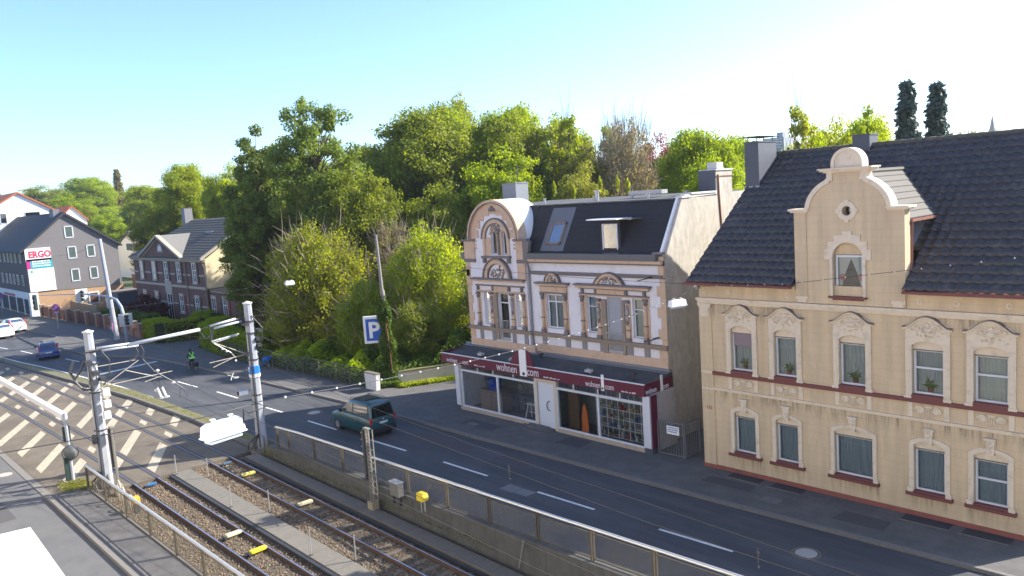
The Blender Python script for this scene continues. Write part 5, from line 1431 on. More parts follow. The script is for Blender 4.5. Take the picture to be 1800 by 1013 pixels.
# ================================================================== BRICK HOUSE
BRICK = brick_mat('dark_red_brick', (0.16, 0.065, 0.055), (0.12, 0.05, 0.045), (0.17, 0.13, 0.115), bw=.25, bh=.08, ms=.012)
STONE_T = mat('sandstone_trim', (.38, .34, .27), .85, .12, 3)
YELR = mat('yellow_render', (.66, .56, .36), .85, .08, 2)
RTILE = mat('weathered_tile', (.135, .112, .085), .8, .25, 3, .2, 20, dirt=(.08, .075, .07), dscale=2)
RTILED = mat('dark_row', (.05, .048, .045), .8)
SHUT = mat('dark_shutter', (.045, .022, .022), .6)
SHUTR = mat('red_shutter', (.19, .04, .025), .6)
bh = thing('brick_house', 'dark red brick house with sandstone bands, a triangular pediment and red shutters', 'house')
BY = 33.0; BL, BR = -106.3, -83.7
b = MB(); b.box(BL, BR - .3, BY, 45.0, 0, 7.3); b.box(BR - .3, -76.0, BY + .3, 44.0, 0, 4.0)
b.build('wall', BRICK, bh)
b = MB(); b.prism([(BY + .05, 4.3), (BY + .05, 7.4), (39.0, 11.2), (45, 7.4), (45, 4.3)], BR - .3, BR, 'x'); b.box(-76.02, -75.9, BY + .35, 44, 0, 4.0); b.build('gable_wall', YELR, bh)
b = MB(); b.box(BL - .03, BR, BY - .06, BY, 4.15, 4.42); b.box(BR, -75.9, BY + .22, BY + .3, 3.95, 4.2)
b.box(BL - .15, BR + .1, BY - .3, BY, 7.12, 7.22); b.box(BL - .3, BR + .3, BY - .5, BY, 7.34, 7.5); b.box(BL, BR, BY - .04, BY, 5.55, 5.72); b.box(BL, BR, BY - .04, BY, 2.2, 2.35)
x = BL
while x < BR: b.box(x, x + .16, BY - .4, BY, 7.22, 7.34); x += .36
b.box(-95.9, -93.9, BY - .1, BY, 3.5, 4.75)
b.build('stone_band', STONE_T, bh)
# roof: sloping front and back, hipped at the left
RZ = 11.6; b = MB(); n = 16
for k in range(n):
    t0, t1 = k / n, (k + 1) / n
    for (ya, yb_) in ((BY - .5, 39.0), (45.6, 39.0)):
        y0, y1 = ya + (yb_ - ya) * t0, ya + (yb_ - ya) * t1
        z0, z1 = 7.45 + (RZ - 7.45) * t0, 7.45 + (RZ - 7.45) * t1
        xl0 = BL - .3 + 5.8 * t0; xl1 = BL - .3 + 5.8 * t1
        b.m = 0; b.add([(xl0, y0, z0 + .05), (BR + .35, y0, z0 + .05), (BR + .35, y1, z1), (xl1, y1, z1)], [(0, 1, 2, 3)])
        b.m = 1; b.add([(xl0, y0, z0 - .02), (BR + .35, y0, z0 - .02), (BR + .35, y0, z0 + .05), (xl0, y0, z0 + .05)], [(0, 1, 2, 3)])
    xl0 = BL - .3 + 5.8 * t0; xl1 = BL - .3 + 5.8 * t1; z0, z1 = 7.45 + (RZ - 7.45) * t0, 7.45 + (RZ - 7.45) * t1
    ya0, yb0 = BY - .5 + (39 - BY + .5) * t0, 45.6 - 6.6 * t0; ya1, yb1 = BY - .5 + (39 - BY + .5) * t1, 45.6 - 6.6 * t1
    b.m = 0; b.add([(xl0, ya0, z0), (xl0, yb0, z0), (xl1, yb1, z1), (xl1, ya1, z1)], [(0, 1, 2, 3)])
b.build('roof', [RTILE, RTILED], bh)
b = MB(); b.box(-76.3 - 7.4, -75.7, BY + .1, 44.2, 4.1, 4.25); b.build('wing_roof', RTILE, bh)
b = MB(); b.prism([(BY - .55, 7.3), (39, 11.25), (39, 11.6), (BY - .55, 7.6)], BR + .0, BR + .36, 'x'); b.build('verge', STONE_T, bh)
# pediment
pc = -95.9; b = MB()
b.prism([(pc - 6.3, 7.5), (pc + 6.3, 7.5), (pc, 9.75)], BY - .2, BY + .1, 'y'); b.build('pediment', BRICK, bh)
b = MB()
for sg in (-1, 1):
    b.bar((pc + sg * 6.9, BY - .35, 7.5), (pc, BY - .35, 10.0), .5, .22)
    for k in range(14): t = (k + .5) / 14; b.box(pc + sg * 6.6 * (1 - t) - .09, pc + sg * 6.6 * (1 - t) + .09, BY - .42, BY - .2, 7.35 + 2.4 * t - .1, 7.35 + 2.4 * t + .05)
b.box(pc - .95, pc + .95, BY - .24, BY - .2, 8.1, 8.2); b.arcband(pc, 8.25, .6, .8, 0, 180, BY - .26, BY - .2, 12)
b.build('pediment_moulding', STONE_T, bh)
b = MB(); b.prism([(pc + .6 * math.cos(PI * k / 10), 8.25 + .6 * math.sin(PI * k / 10)) for k in range(11)], BY - .24, BY - .2, 'y'); b.build('fanlight', WHITED, bh)
b = MB()
b.add([(pc - 6.9, BY - .45, 7.55), (pc, BY - .45, 10.05), (pc, 37.0, 10.05), (pc - 6.9, BY + .1, 7.55)], [(0, 1, 2, 3)])
b.add([(pc + 6.9, BY - .45, 7.55), (pc, BY - .45, 10.05), (pc, 37.0, 10.05), (pc + 6.9, BY + .1, 7.55)], [(0, 1, 2, 3)])
b.build('pediment_roof', mat('pale_metal_roof', (.20, .19, .165), .6, .12, 2), bh)
b = MB(); b.box(pc + 4.4, pc + 6.4, 36.5, 36.7, 8.6, 10.2); b.build('snow_guard', ZINC, bh)
def bwin(xc, z0, z1, w=1.05, right=SHUT, sh=True, door=False):
    b = MB(); b.box(xc - w / 2 - .12, xc + w / 2 + .12, BY - .09, BY, z1, z1 + .22); b.box(xc - w / 2 - .12, xc + w / 2 + .12, BY - .12, BY, z0 - .2, z0)
    b.box(xc - w / 2 - .1, xc - w / 2, BY - .07, BY, z0, z1); b.box(xc + w / 2, xc + w / 2 + .1, BY - .07, BY, z0, z1)
    b.build('window_surround', STONE_T, bh)
    o = window(bh, xc - w / 2, xc + w / 2, z0, z1, BY - .06, None, .08, mull=[xc], trans=[z0 + (z1 - z0) * .62] , gm=GLASSD, room=False, name='door' if door else 'window')
    if sh:
        b = MB(); b.box(xc - w / 2 - .62, xc - w / 2 - .12, BY - .07, BY - .01, z0, z1); b.build('shutter', SHUT, bh)
        b = MB(); b.box(xc + w / 2 + .12, xc + w / 2 + .62, BY - .07, BY - .01, z0, z1); b.build('shutter', right, bh)
for xc in (-103.5, -99.2, -95.2, -91.3, -86.75): bwin(xc, 4.85, 6.95)
for i, xc in enumerate((-103.3, -99.2, -91.3, -86.8)): bwin(xc, 1.35, 3.25, right=SHUTR if i % 2 == 0 else SHUT)
bwin(-94.9, .2, 3.3, 1.5, sh=False, door=True)
BY += .3
bwin(-83.1, .2, 3.35, 1.0, sh=False, door=True); bwin(-80.2, 1.5, 3.4, 1.0, right=SHUTR)
BY -= .3
b = MB(); b.box(BR - .02, BR + .03, 36.2, 37.0, 5.2, 6.4); b.box(BR - .02, BR + .03, 38.2, 39.4, 8.2, 9.6); b.build('gable_window', WHITED, bh)
b = MB(); b.box(BR + .0, BR + .05, 37.2, 38.0, 8.0, 9.4); b.build('gable_shutter', SHUTR, bh)
b = MB(); b.tube([(BR - .1, BY - .35, 7.2), (BR - .1, BY - .1, 6.6), (BR - .1, BY - .1, .2)], .07, 6); b.tube([(-89.0, BY - .12, 7.2), (-89.0, BY - .12, .2)], .07, 6); b.build('downpipe', MOULDD, bh)
chimney(bh, -103.2, -102.1, 38.4, 39.4, 10.8, 13.0, mat('grey_chimney', (.2, .2, .21), .7, .1), cap=False)

# ================================================================== OFFICE BUILDING WITH SIGN
off = thing('office_building', 'grey clad office building with dark gabled roof and a large white advert on its side', 'building')
GREYC = mat('grey_cladding_wall', (.165, .155, .155), .8, .06, .8, dirt=(.14, .13, .13), dscale=.8)
DARKC = mat('dark_slate_front', (.05, .045, .05), .7, .2, 3)
BEIGE = mat('beige_base', (.40, .25, .14), .85, .12, 1.2)
ox = -122.0; oy0, oy1 = 24.3, 36.0
b = MB(); b.prism([(oy0, 3.3), (oy1, 3.0), (oy1, 9.0), (29.6, 13.45), (oy0, 9.1)], -170, ox, 'x'); o = b.build('wall', GREYC, off)
b = MB(); b.box(-170, ox - .3, oy0 - .03, oy0 - .003, 3.25, 9.1); b.build('front_cladding', DARKC, off)
b = MB(); b.box(-170, ox - .05, oy0 + .1, oy1 + .1, 0, 3.3); b.build('base_wall', BEIGE, off)
b = MB(); b.box(ox - 1.1, ox + .02, oy0 - .04, oy0 + 1.0, 0, 3.3); b.box(-170, ox - 1.1, oy0 - .04, oy0 + .1, 2.35, 3.3)
for x in (-126.0, -130.5, -135.5, -140.5, -146): b.box(x - .25, x + .25, oy0 - .04, oy0 + .1, 0, 2.35)
b.build('shop_front', WHITED, off)
for (x0, x1) in ((-125.7, -123.1), (-130.2, -126.3), (-135.2, -130.8), (-140.2, -135.8), (-145.7, -140.8)):
    b = MB(); b.box(x0, x1, oy0 - .01, oy0 + .06, .35, 2.3); b.build('shop_window', GLASSD, off)
b = MB(); b.box(-138, -130.8, oy0 - .08, oy0 - .04, 2.45, 2.75); b.build('shop_sign_strip', mat('red_strip', (.4, .05, .06), .6), off)
b = MB()
b.prism([(oy0 - .5, 8.85), (29.6, 13.75), (oy1 + .5, 8.75), (oy1 + .5, 8.5), (29.6, 13.4), (oy0 - .5, 8.6)], -170, ox + .35, 'x')
b.build('roof', mat('anthracite_roof', (.035, .036, .042), .7, .12, 1.5), off)
b = MB()
for x in (-128.5, -131.5):
    for yy in (26.2,): b.prism([(yy, 10.62), (yy + 1.2, 11.76), (yy + 1.2, 11.86), (yy, 10.72)], x - .5, x + .5, 'x')
b.build('skylight', mat('skylight_glass', (.4, .45, .55), .15), off)
b = MB(); b.box(-126, -124, 28.8, 29.6, 12.8, 14.2); b.build('chimney', mat('roof_box', (.16, .16, .18), .7), off)
for (y0, y1, z0, z1) in ((29.46, 30.45, 10.25, 11.75), (29.55, 30.55, 7.4, 8.95), (31.95, 32.9, 7.4, 8.95), (29.65, 30.6, 4.25, 5.85), (32.0, 32.95, 4.35, 5.9)):
    b = MB(); b.box(ox, ox + .06, y0 - .06, y1 + .06, z0 - .08, z0 + .06); b.box(ox, ox + .06, y0 - .06, y1 + .06, z1 - .06, z1 + .06); b.box(ox, ox + .06, y0 - .06, y0 + .08, z0, z1); b.box(ox, ox + .06, y1 - .08, y1 + .06, z0, z1)
    w = b.build('window', UPVC, off)
    b = MB(); b.box(ox + .01, ox + .03, y0 + .06, y1 - .06, z0 + .05, z1 - .05); b.build('pane', mat('dark_green_pane', (.09, .12, .11), .15, .2, 1), w)
for zz in (7.25, 4.2):
    for x in (-124.6, -127.5, -130.0, -132.2, -134.6, -137.5):
        b = MB(); b.box(x - .45, x + .45, oy0 - .08, oy0 - .03, zz, zz + 1.4); w = b.build('window', WHITED, off)
        b = MB(); b.box(x - .35, x + .35, oy0 - .09, oy0 - .08, zz + .1, zz + 1.3); b.build('pane', GLASSD, w)
b = MB(); b.box(ox, ox + .05, 31.4, 32.8, .8, 2.5); b.build('cellar_window', WHITED, off)
b = MB(); b.box(ox + .05, ox + .07, 31.6, 32.6, .95, 2.3); b.build('cellar_pane', mat('brown_pane', (.12, .05, .03), .5), off)
# advert boards
sg_ = thing('advert_board', 'white, turquoise and magenta advert board fixed to the grey side wall', 'sign', (0, 0, 0))
b = MB(); b.box(ox + .01, ox + .12, 24.35, 27.4, 6.95 + .5, 9.15); b.box(ox + .01, ox + .10, 24.45, 27.55, 3.35, 6.42); b.build('board', mat('board_white', (.74, .75, .76), .5), sg_)
b = MB(); b.box(ox + .01, ox + .12, 24.85, 27.45, 6.45, 7.72); b.build('turquoise_panel', mat('turquoise', (.02, .34, .40), .5), sg_)
b = MB(); b.box(ox + .01, ox + .12, 24.38, 24.85, 6.45, 7.72); b.build('magenta_panel', mat('magenta', (.45, .03, .2), .5), sg_)
text_mesh('ERGO', 1.18, (ox + .125, 24.72, 7.92), (0, 1, 0), (1, 0, 0), mat('ergo_red', (.62, .04, .09), .5), 'lettering', sg_, .01, sx=.86, bold=.05)
b = MB()
for k, z in enumerate((7.3, 7.0, 6.68)):
    y = 25.05
    while y < 27.2:
        w = rnd.uniform(.12, .35); b.box(ox + .12, ox + .135, y, min(y + w, 27.25), z, z + .17); y += w + .07
b.build('small_lettering', WHITE, sg_)
b = MB(); b.box(ox + .1, ox + .11, 24.75, 25.0, 5.9, 6.2); b.build('logo', mat('turquoise', (.02, .34, .40), .5), sg_)

# ================================================================== OTHER HOUSES
def gable_house(name, lab, x0, x1, y0, y1, ze, zr, wm, rm, z0=0, axis='x', wins=(), over=.3):
    t = thing(name, lab, 'house')
    b = MB()
    if axis == 'x':   # ridge along x
        yc = (y0 + y1) / 2; b.prism([(y0, z0), (y0, ze), (yc, zr), (y1, ze), (y1, z0)], x0, x1, 'x')
    else:
        xc = (x0 + x1) / 2; b.prism([(x0, z0), (x0, ze), (xc, zr), (x1, ze), (x1, z0)], y0, y1, 'y')
    b.build('wall', wm, t)
    b = MB()
    sl_ = (zr - ze)
    if axis == 'x':
        e = over * sl_ / ((y1 - y0) / 2)
        b.prism([(y0 - over, ze - e + .02), (yc, zr + .02), (y1 + over, ze - e + .02), (y1 + over, ze - e + .25), (yc, zr + .27), (y0 - over, ze - e + .25)], x0 - over, x1 + over, 'x')
    else:
        e = over * sl_ / ((x1 - x0) / 2)
        b.prism([(x0 - over, ze - e + .02), (xc, zr + .02), (x1 + over, ze - e + .02), (x1 + over, ze - e + .25), (xc, zr + .27), (x0 - over, ze - e + .25)], y0 - over, y1 + over, 'y')
    b.build('roof', rm, t)
    for (fx, a0, a1, zz0, zz1) in wins:   # on faces: fx = ('x', xval) or ('y', yval)
        b = MB()
        if fx[0] == 'x':
            b.box(fx[1], fx[1] + .08, a0, a1, zz0, zz1); w = b.build('window', UPVC, t)
            b = MB(); b.box(fx[1] + .08, fx[1] + .1, a0 + .12, a1 - .12, zz0 + .12, zz1 - .12); b.build('pane', GLASSD, w)
        else:
            b.box(a0, a1, fx[1] - .08, fx[1], zz0, zz1); w = b.build('window', UPVC, t)
            b = MB(); b.box(a0 + .12, a1 - .12, fx[1] - .1, fx[1] - .08, zz0 + .12, zz1 - .12); b.build('pane', GLASSD, w)
    return t
REDT = mat('orange_roof_tile', (.42, .12, .05), .8, .15, 2)
WHT = mat('bright_white_render', (.75, .75, .74), .8, .03, 1)
gable_house('white_house', 'white gabled house with orange roof at the left edge behind the grey office building', -190, -150, 25.2, 34.9, 14.6, 17.5, WHT, REDT,
            wins=[(('x', -150.0), 27.2, 28.2, 12.8, 14.5), (('x', -150.0), 30.7, 33.0, 13.3, 14.5)])
gable_house('red_roofed_house', 'house with bright orange tiled roof peeping out behind the grey office building', -189, -175, 41.5, 46.5, 12.8, 15.4, WHT, REDT)
o = gable_house('cream_house', 'small cream house with dark gabled roof between the office and the brick house', -187.5, -168, 55, 64, 6.2, 9.6, mat('cream_small', (.62, .55, .43), .85, .05), mat('dark_brown_roof', (.07, .06, .06), .8, .1), axis='y',
            wins=[(('y', 55.0), -180.5, -176.5, 5.6, 7.3)])
b = MB(); b.box(-187, -160, 54.2, 54.4, 0, 1.6); b.build('balcony', mat('balcony_white', (.5, .52, .52), .7), o)
o = gable_house('woodland_house', 'reddish brown house half hidden among the trees on the left', -272, -258, 80, 92, 12.5, 16.8, mat('red_brown_wall', (.22, .13, .115), .85, .1), mat('slate_blue_roof', (.05, .06, .08), .7), axis='x', z0=0,
            wins=[(('x', -258.0), 83.5, 85.0, 13.0, 14.4), (('x', -258.0), 82.0, 83.0, 10.0, 11.4)])
# outbuilding right of the office: tan garden walls and a dark shed
t = thing('garden_shed', 'dark blue grey shed standing beside the office building', 'shed')
b = MB(); b.box(-112.5, -109.0, 31.5, 34.5, 0, 2.9); b.build('wall', mat('shed_blue', (.06, .075, .10), .7), t)
b = MB(); b.box(-112.7, -108.8, 31.3, 34.7, 2.9, 3.05); b.build('roof', MOULDD, t)
b = MB(); b.box(-114.2, -112.6, 31.4, 31.6, .1, 2.2); o = b.build('graffiti_board', WHITED, t)
t = thing('garden_wall', 'tan stone garden wall behind the brick pillar fence', 'wall')
b = MB(); b.box(-120.5, -108.5, 28.6, 28.9, 0, 1.7); b.build('wall', mat('tan_stone', (.3, .22, .13), .9, .25, 2, dirt=(.2, .16, .1), dscale=1.5), t)
t = thing('terrace_wall', 'tan terrace wall left of the brick house', 'wall')
b = MB(); b.box(-124, -107.5, 38.0, 38.4, 0, 4.2); b.build('wall', mat('tan_brown', (.22, .15, .10), .9, .2, 2), t)
b = MB(); b.box(-121, -108, 37.5, 37.6, 4.2, 5.3); b.build('railing', mat('pale_rail', (.4, .42, .42), .7), t)
# brick pillar fence
t = thing('pillar_fence', 'brick pillar fence with dark slatted panels along the left pavement', 'fence')
xs_ = [-120.5, -117, -113.5, -110, -106.5, -103, -99.5, -96.8, -94.2, -91.6, -89.2, -86.8, -84.3]
BRF = brick_mat('orange_brick', (.36, .15, .08), (.28, .11, .06), (.3, .24, .2), bw=.25, bh=.08)
FENP = mat('brown_fence_panel', (.11, .05, .04), .8, .25, 4, stretch=(8, 1, 1))
for i, x in enumerate(xs_):
    y = lerp_pts([(-121, 25.2), (-97, 26.4), (-84, 26.1)], x)
    b = MB(); b.box(x - .27, x + .27, y - .27, y + .27, 0.05, 1.62); b.build('pillar', BRF, t)
    b = MB(); b.box(x - .33, x + .33, y - .33, y + .33, 1.62, 1.72); b.build('pillar_cap', STONE_T, t)
    if i < len(xs_) - 1:
        x2 = xs_[i + 1]; y2 = lerp_pts([(-121, 25.2), (-97, 26.4), (-84, 26.1)], x2)
        b = MB()
        if i < 7:
            n = int((x2 - x - .6) / .16)
            for k in range(n): xx = x + .34 + k * .16; b.bar((xx, y + (y2 - y) * (xx - x) / (x2 - x), .15), (xx, y + (y2 - y) * (xx - x) / (x2 - x), 1.45 + .08 * math.sin(k)), .13, .03)
        else: b.bar((x + .3, y, .3), (x2 - .3, y2, .3), .2, .5); b.bar((x + .3, y, 1.1), (x2 - .3, y2, 1.1), .04, .05)
        b.build('fence_panel', FENP if i < 7 else BRF, t)
# skyline: far city block and church
t = thing('tower_block', 'distant pale city block on the skyline beside the dark chimney', 'building')
b = MB(); b.box(-172, -163, 300, 310, 0, 27.5); b.box(-167, -164.5, 302, 306, 27.5, 29.5); b.build('wall', mat('far_block', (.3, .33, .38), .8, .1, .3), t)
b = MB()
for k in range(4): b.box(-171.5, -163.3, 299.8, 299.98, 23.3 + k * 1.1, 23.8 + k * 1.1)
b.build('windows', GLASSD, t)
t = thing('church', 'tiny church tower with pointed spire on the right horizon', 'church')
b = MB(); b.box(-209.5, -205, 698, 702.5, 10, 35.5); b.build('tower', mat('church_stone', (.16, .15, .16), .8), t)
b = MB(); b.tube([(-207.2, 700.2, 35.5), (-207.2, 700.2, 38), (-207.2, 700.2, 48.5)], [3.2, 1.9, .05], 8); b.build('spire', mat('church_slate', (.08, .085, .1), .7), t)
# low white wall beside the shop forecourt
t = thing('low_wall', 'low white rendered wall with mossy top beside the shop forecourt', 'wall')
b = MB(); P0, P1 = (-43.35, 28.95), (-40.9, 34.8)
b.bar((P0[0], P0[1], .45), (P1[0], P1[1], .5), .24, 1.0); b.build('wall', mat('wall_white', (.55, .5, .44), .85, .1, 2, .3, 15, dirt=(.38, .33, .27), dscale=1.2), t)
b = MB(); b.bar((P0[0], P0[1], .99), (P1[0], P1[1], 1.04), .42, .1); b.build('coping', ISLM, t)
t = thing('wall_stub', 'white rendered stub of wall at the end of the park railing', 'wall')
b = MB(); b.prism([(-44.5, .1), (-43.3, .1), (-43.2, 1.15), (-44.6, 1.15)], 27.15, 27.45, 'y'); b.build('wall', WHITED, t)
b = MB(); b.box(-44.62, -43.18, 27.12, 27.48, 1.15, 1.22); b.build('coping', CONC, t)
# park railing, overgrown
t = thing('park_railing', 'overgrown old railing along the pavement in front of the bushes', 'railing')
PR = [(-76.5, 29.0), (-73, 27.7), (-66, 26.75), (-61.5, 26.55), (-57, 26.8), (-52.5, 26.95), (-48, 27.05), (-44.7, 27.15)]
b = MB(); b.tube([(x, y, 1.38) for x, y in PR], .035, 6); b.tube([(x, y, 1.15) for x, y in PR], .02, 5); b.tube([(x, y, .2) for x, y in PR], .02, 5); b.build('rail', mat('old_rail', (.07, .075, .06), .8, .2, 5), t)
L0 = PR[1:]
for (p, q) in zip(L0, L0[1:]):
    n = 2
    for k in range(n):
        x = p[0] + (q[0] - p[0]) * k / n; y = p[1] + (q[1] - p[1]) * k / n
        b = MB(); b.box(x - .03, x + .03, y - .03, y + .03, .1, 1.4); b.build('post', mat('rail_post', (.10, .105, .085), .8, .2, 5), t)
b = MB(); 
for (p, q) in zip(PR, PR[1:]): b.add([(p[0], p[1] + .03, .12), (q[0], q[1] + .03, .12), (q[0], q[1] + .03, 1.15), (p[0], p[1] + .03, 1.15)], [(0, 1, 2, 3)])
b.build('mesh_panel', mesh_panel_mat('park_mesh', (.06, .07, .05), .45), t)
# the sunlit row of houses the view is taken from (added for bounced light, seen only in reflections)
for (x0, x1, h, col, nm) in ((-72, -40, 14.0, (.55, .48, .38), 'ochre'), (-40, -14, 15.5, (.66, .62, .56), 'cream'), (-14, 14, 16.0, (.68, .66, .61), 'pale'), (14, 46, 14.5, (.62, .54, .43), 'sand')):
    t = thing('row_house', '%s rendered row house on the near side, unseen, added for bounced light' % nm, 'house')
    b = MB(); b.box(x0, x1, -13, -2.0, 0, h); b.build('wall', mat('row_' + nm, col, .85, .05, 1), t)
    b = MB(); b.prism([(-1.6, h), (-13.4, h), (-7.5, h + 4)], x0, x1, 'x'); b.build('roof', REDT, t)
    x = x0 + 2
    while x < x1 - 2:
        for z in (1.2, 4.6, 8.0, 11.2):
            if abs(x) < 3 and z > 9: continue
            b = MB(); b.box(x - .6, x + .6, -2.0, -1.92, z, z + 1.7); w = b.build('window', UPVC, t)
            b = MB(); b.box(x - .5, x + .5, -1.92, -1.90, z + .1, z + 1.6); b.build('pane', GLASSD, w)
        x += 3.2
# ================================================================== STREET FURNITURE
PGREY = mat('mast_paint', (.33, .35, .385), .5, .06, 1.2, dirt=(.33, .33, .33), dscale=1.5)
INS = mat('insulator_tube', (.42, .44, .48), .35, .05, 2)
WOODY = mat('fibreglass_rod', (.36, .32, .25), .5, .05)
def octo(b, x, y, z0, z1, r0, r1, n=8, off=PI / 8):
    vs = []
    for z, r in ((z0, r0), (z1, r1)):
        for k in range(n): a = off + 2 * PI * k / n; vs.append((x + r * math.cos(a), y + r * math.sin(a), z))
    b.add(vs, [tuple(range(n - 1, -1, -1)), tuple(range(n, 2 * n))] + [(k, (k + 1) % n, (k + 1) % n + n, k + n) for k in range(n)])
MX = -38.3
def mast(x, y, h, lab, base=True):
    t = thing('catenary_mast', lab, 'mast', (0, 0, 0), group=None)
    b = MB(); octo(b, x, y, 0, h, .27, .19); b.build('pole', PGREY, t)
    b = MB(); octo(b, x, y, h, h + .05, .24, .24); octo(b, x, y, h + .05, h + .12, .2, .05); b.build('cap', WHITED, t)
    if base:
        b = MB()
        for a in range(4):
            c, s = math.cos(a * PI / 2), math.sin(a * PI / 2)
            b.prism([(0, 0), (.62, 0), (.25, .62), (0, .62)], -.02, .02, 'y') if False else None
            P = [(x + c * .2, y + s * .2, .12), (x + c * .7, y + s * .7, .12), (x + c * .24, y + s * .24, .75)]
            n = Vector((-s, c, 0)) * .02
            b.add([Vector(p) - n for p in P] + [Vector(p) + n for p in P], [(0, 1, 2), (5, 4, 3), (0, 3, 4, 1), (1, 4, 5, 2), (2, 5, 3, 0)])
        b.box(x - .55, x + .55, y - .55, y + .55, -.2, .12); b.build('base_plate', CONC, t)
    b = MB()
    for (dx, zz) in ((.2, .0), (.24, .4)):
        b.tube([(x + dx + .02, y - .22, .2), (x + dx - .04, y - .2, h * .8)], .025, 5)
    for k in range(5):
        a = rnd.uniform(0, 6); b.tube([(x + .2, y - .25, .9), (x + .35 * math.cos(a), y - .45 + .2 * math.sin(a), .4), (x + .5 * math.cos(a), y - .3 + .4 * math.sin(a), .05)], .03, 5)
    b.build('cable', METALD, t)
    for zz in (h * .38, h * .62, h * .8, h - .9):
        b = MB(); octo(b, x, y, zz, zz + .05, .27, .27); b.build('clamp', METALD, t)
    return t
mr_ = mast(MX + .1, 16.95, 7.5, 'grey octagonal overhead line mast standing beside the main road railing')
ml_ = mast(MX - .45, 9.75, 7.2, 'grey octagonal overhead line mast standing beside the near road railing')
# extra fittings on the masts
b = MB(); b.tube([(MX - .2, 9.9 - .5, 6.0), (MX - .2, 9.2, 5.6), (MX - .2, 8.9, 5.2), (MX - .1, 9.2, 4.75), (MX, 9.6, 4.7)], .05, 6)
b.tube([(MX - .3, 9.0, 6.05), (MX - .3, 8.8, 5.6), (MX - .2, 9.0, 5.1)], .06, 6)
b.tube([(MX, 10.1, 6.3), (MX, 10.35, 5.9), (MX, 10.3, 5.2), (MX, 10.0, 4.8)], .03, 6)
for (y, z) in ((9.5, 5.9), (9.75, 5.4), (10.0, 5.1), (9.6, 5.0)): b.box(MX - .25, MX + .15, y - .12, y + .12, z - .09, z + .09)
b.build('cable_loop', METALD, ml_)
b = MB()
for (y, z, s) in ((10.05, 4.35, .14), (10.05, 3.8, .13), (9.98, 3.3, .14)): b.box(MX - .1, MX + .15, y - s, y + s, z, z + .32)
b.build('junction_box', WHITED, ml_)
b = MB(); b.box(MX - .42, MX - .2, 9.35, 9.5, 2.2, 2.6); b.box(MX - .1, MX + .05, 10.0, 10.15, 2.3, 2.8); b.build('loudspeaker', BLACK, ml_)
b = MB(); b.tube([(MX + .3, 17.0, 6.9), (MX + .35, 17.5, 6.2), (MX + .32, 17.4, 5.6), (MX + .3, 17.1, 5.3)], .03, 6)
for (y, z) in ((17.2, 5.7), (16.7, 6.5), (17.25, 5.35), (17.35, 6.1), (16.7, 5.0)): b.box(MX - .1, MX + .4, y - .1, y + .1, z - .07, z + .07)
b.build('cable_loop', METALD, mr_)
b = MB(); octo(b, MX + .1, 16.95, 3.95, 4.35, .275, .272); b.build('blue_label', mat('label_blue', (.02, .17, .5), .5), mr_)
b = MB(); octo(b, MX + .1, 16.95, 3.78, 3.95, .276, .276); b.build('white_label', WHITE, mr_)
b = MB(); b.prism([(16.86, 4.08), (16.92, 4.08), (16.92, 4.2), (17.0, 4.28), (16.95, 4.32), (16.89, 4.24), (16.83, 4.32), (16.78, 4.28), (16.86, 4.2)], 0, .012, 'x')
for i_, v in enumerate(b.v): b.v[i_] = (MX + .1 - .0 + (v[1] - 16.9) * .95, 16.95 - .262 - v[0], v[2])
b.build('label_mark', WHITE, mr_)
# traffic camera on the mast
t = thing('traffic_camera', 'white box camera mounted on the mast beside the road railing', 'camera', (MX - .2, 16.55, 3.05))
b = MB(); b.box(-.14, .14, -.42, .05, -.12, .12); b.build('housing', WHITE, t, bevel=.02)
b = MB(); b.box(-.11, .11, -.44, -.42, -.09, .09); b.build('lens', BLACK, t)
b = MB(); b.box(-.17, .17, -.5, .1, .12, .15); b.tube([(.0, .05, 0), (.25, .35, .1)], .03, 6); b.build('hood', METAL, t)
# cross beam and registration arms
t = thing('catenary_beam', 'grey insulated cross tube carried between the two masts above the tracks', 'overhead line beam')
b = MB(); b.sm = True
b.tube([(MX, 10.1, 6.36), (MX, 11.65, 6.32)], .055, 8); b.tube([(MX, 11.2, 6.42), (MX, 14.5, 6.58)], .085, 10); b.tube([(MX, 9.9, 6.5), (MX, 11.3, 6.46)], .055, 8)
b.tube([(MX, 15.0, 6.66), (MX, 16.3, 6.82)], .06, 8); b.tube([(MX, 15.2, 6.52), (MX, 16.6, 6.66)], .06, 8); b.build('insulated_tube', INS, t)
b = MB(); b.tube([(MX, 14.45, 6.56), (MX, 15.1, 6.68)], .02, 6); b.tube([(MX, 14.5, 6.5), (MX, 14.7, 6.1), (MX, 14.95, 6.15), (MX, 15.15, 6.5)], .02, 6)
b.tube([(MX, 15.02, 6.6), (MX, 15.0, 5.85)], .03, 6); b.tube([(MX, 15.15, 6.4), (MX, 15.05, 6.1), (MX, 15.0, 5.9)], .025, 6)
b.tube([(MX, 16.2, 6.8), (MX, 16.9, 6.75)], .05, 6); b.tube([(MX, 16.4, 6.6), (MX, 16.95, 6.55)], .05, 6); b.tube([(MX, 9.6, 6.4), (MX, 10.1, 6.42)], .06, 6)
b.build('bracket', METALD, t)
t2 = thing('registration_arm', 'pale rods of the overhead line arm beside the mast at the main road', 'overhead line arm')
b = MB()
for p, q in (((15.05, 5.85), (16.7, 4.98)), ((14.8, 4.88), (16.65, 4.96)), ((14.95, 4.63), (16.05, 4.94))): b.tube([(MX, p[0], p[1]), (MX, q[0], q[1])], .021, 6)
b.build('rod', WOODY, t2)
b = MB(); b.tube([(MX, 15.0, 5.9), (MX, 16.4, 6.05)], .045, 6); b.tube([(MX, 15.1, 5.82), (MX, 16.3, 6.0)], .03, 6); b.tube([(MX, 15.1, 5.8), (MX, 15.9, 5.2), (MX, 16.1, 4.9)], .018, 5); b.build('strut', METAL, t2)
b = MB()
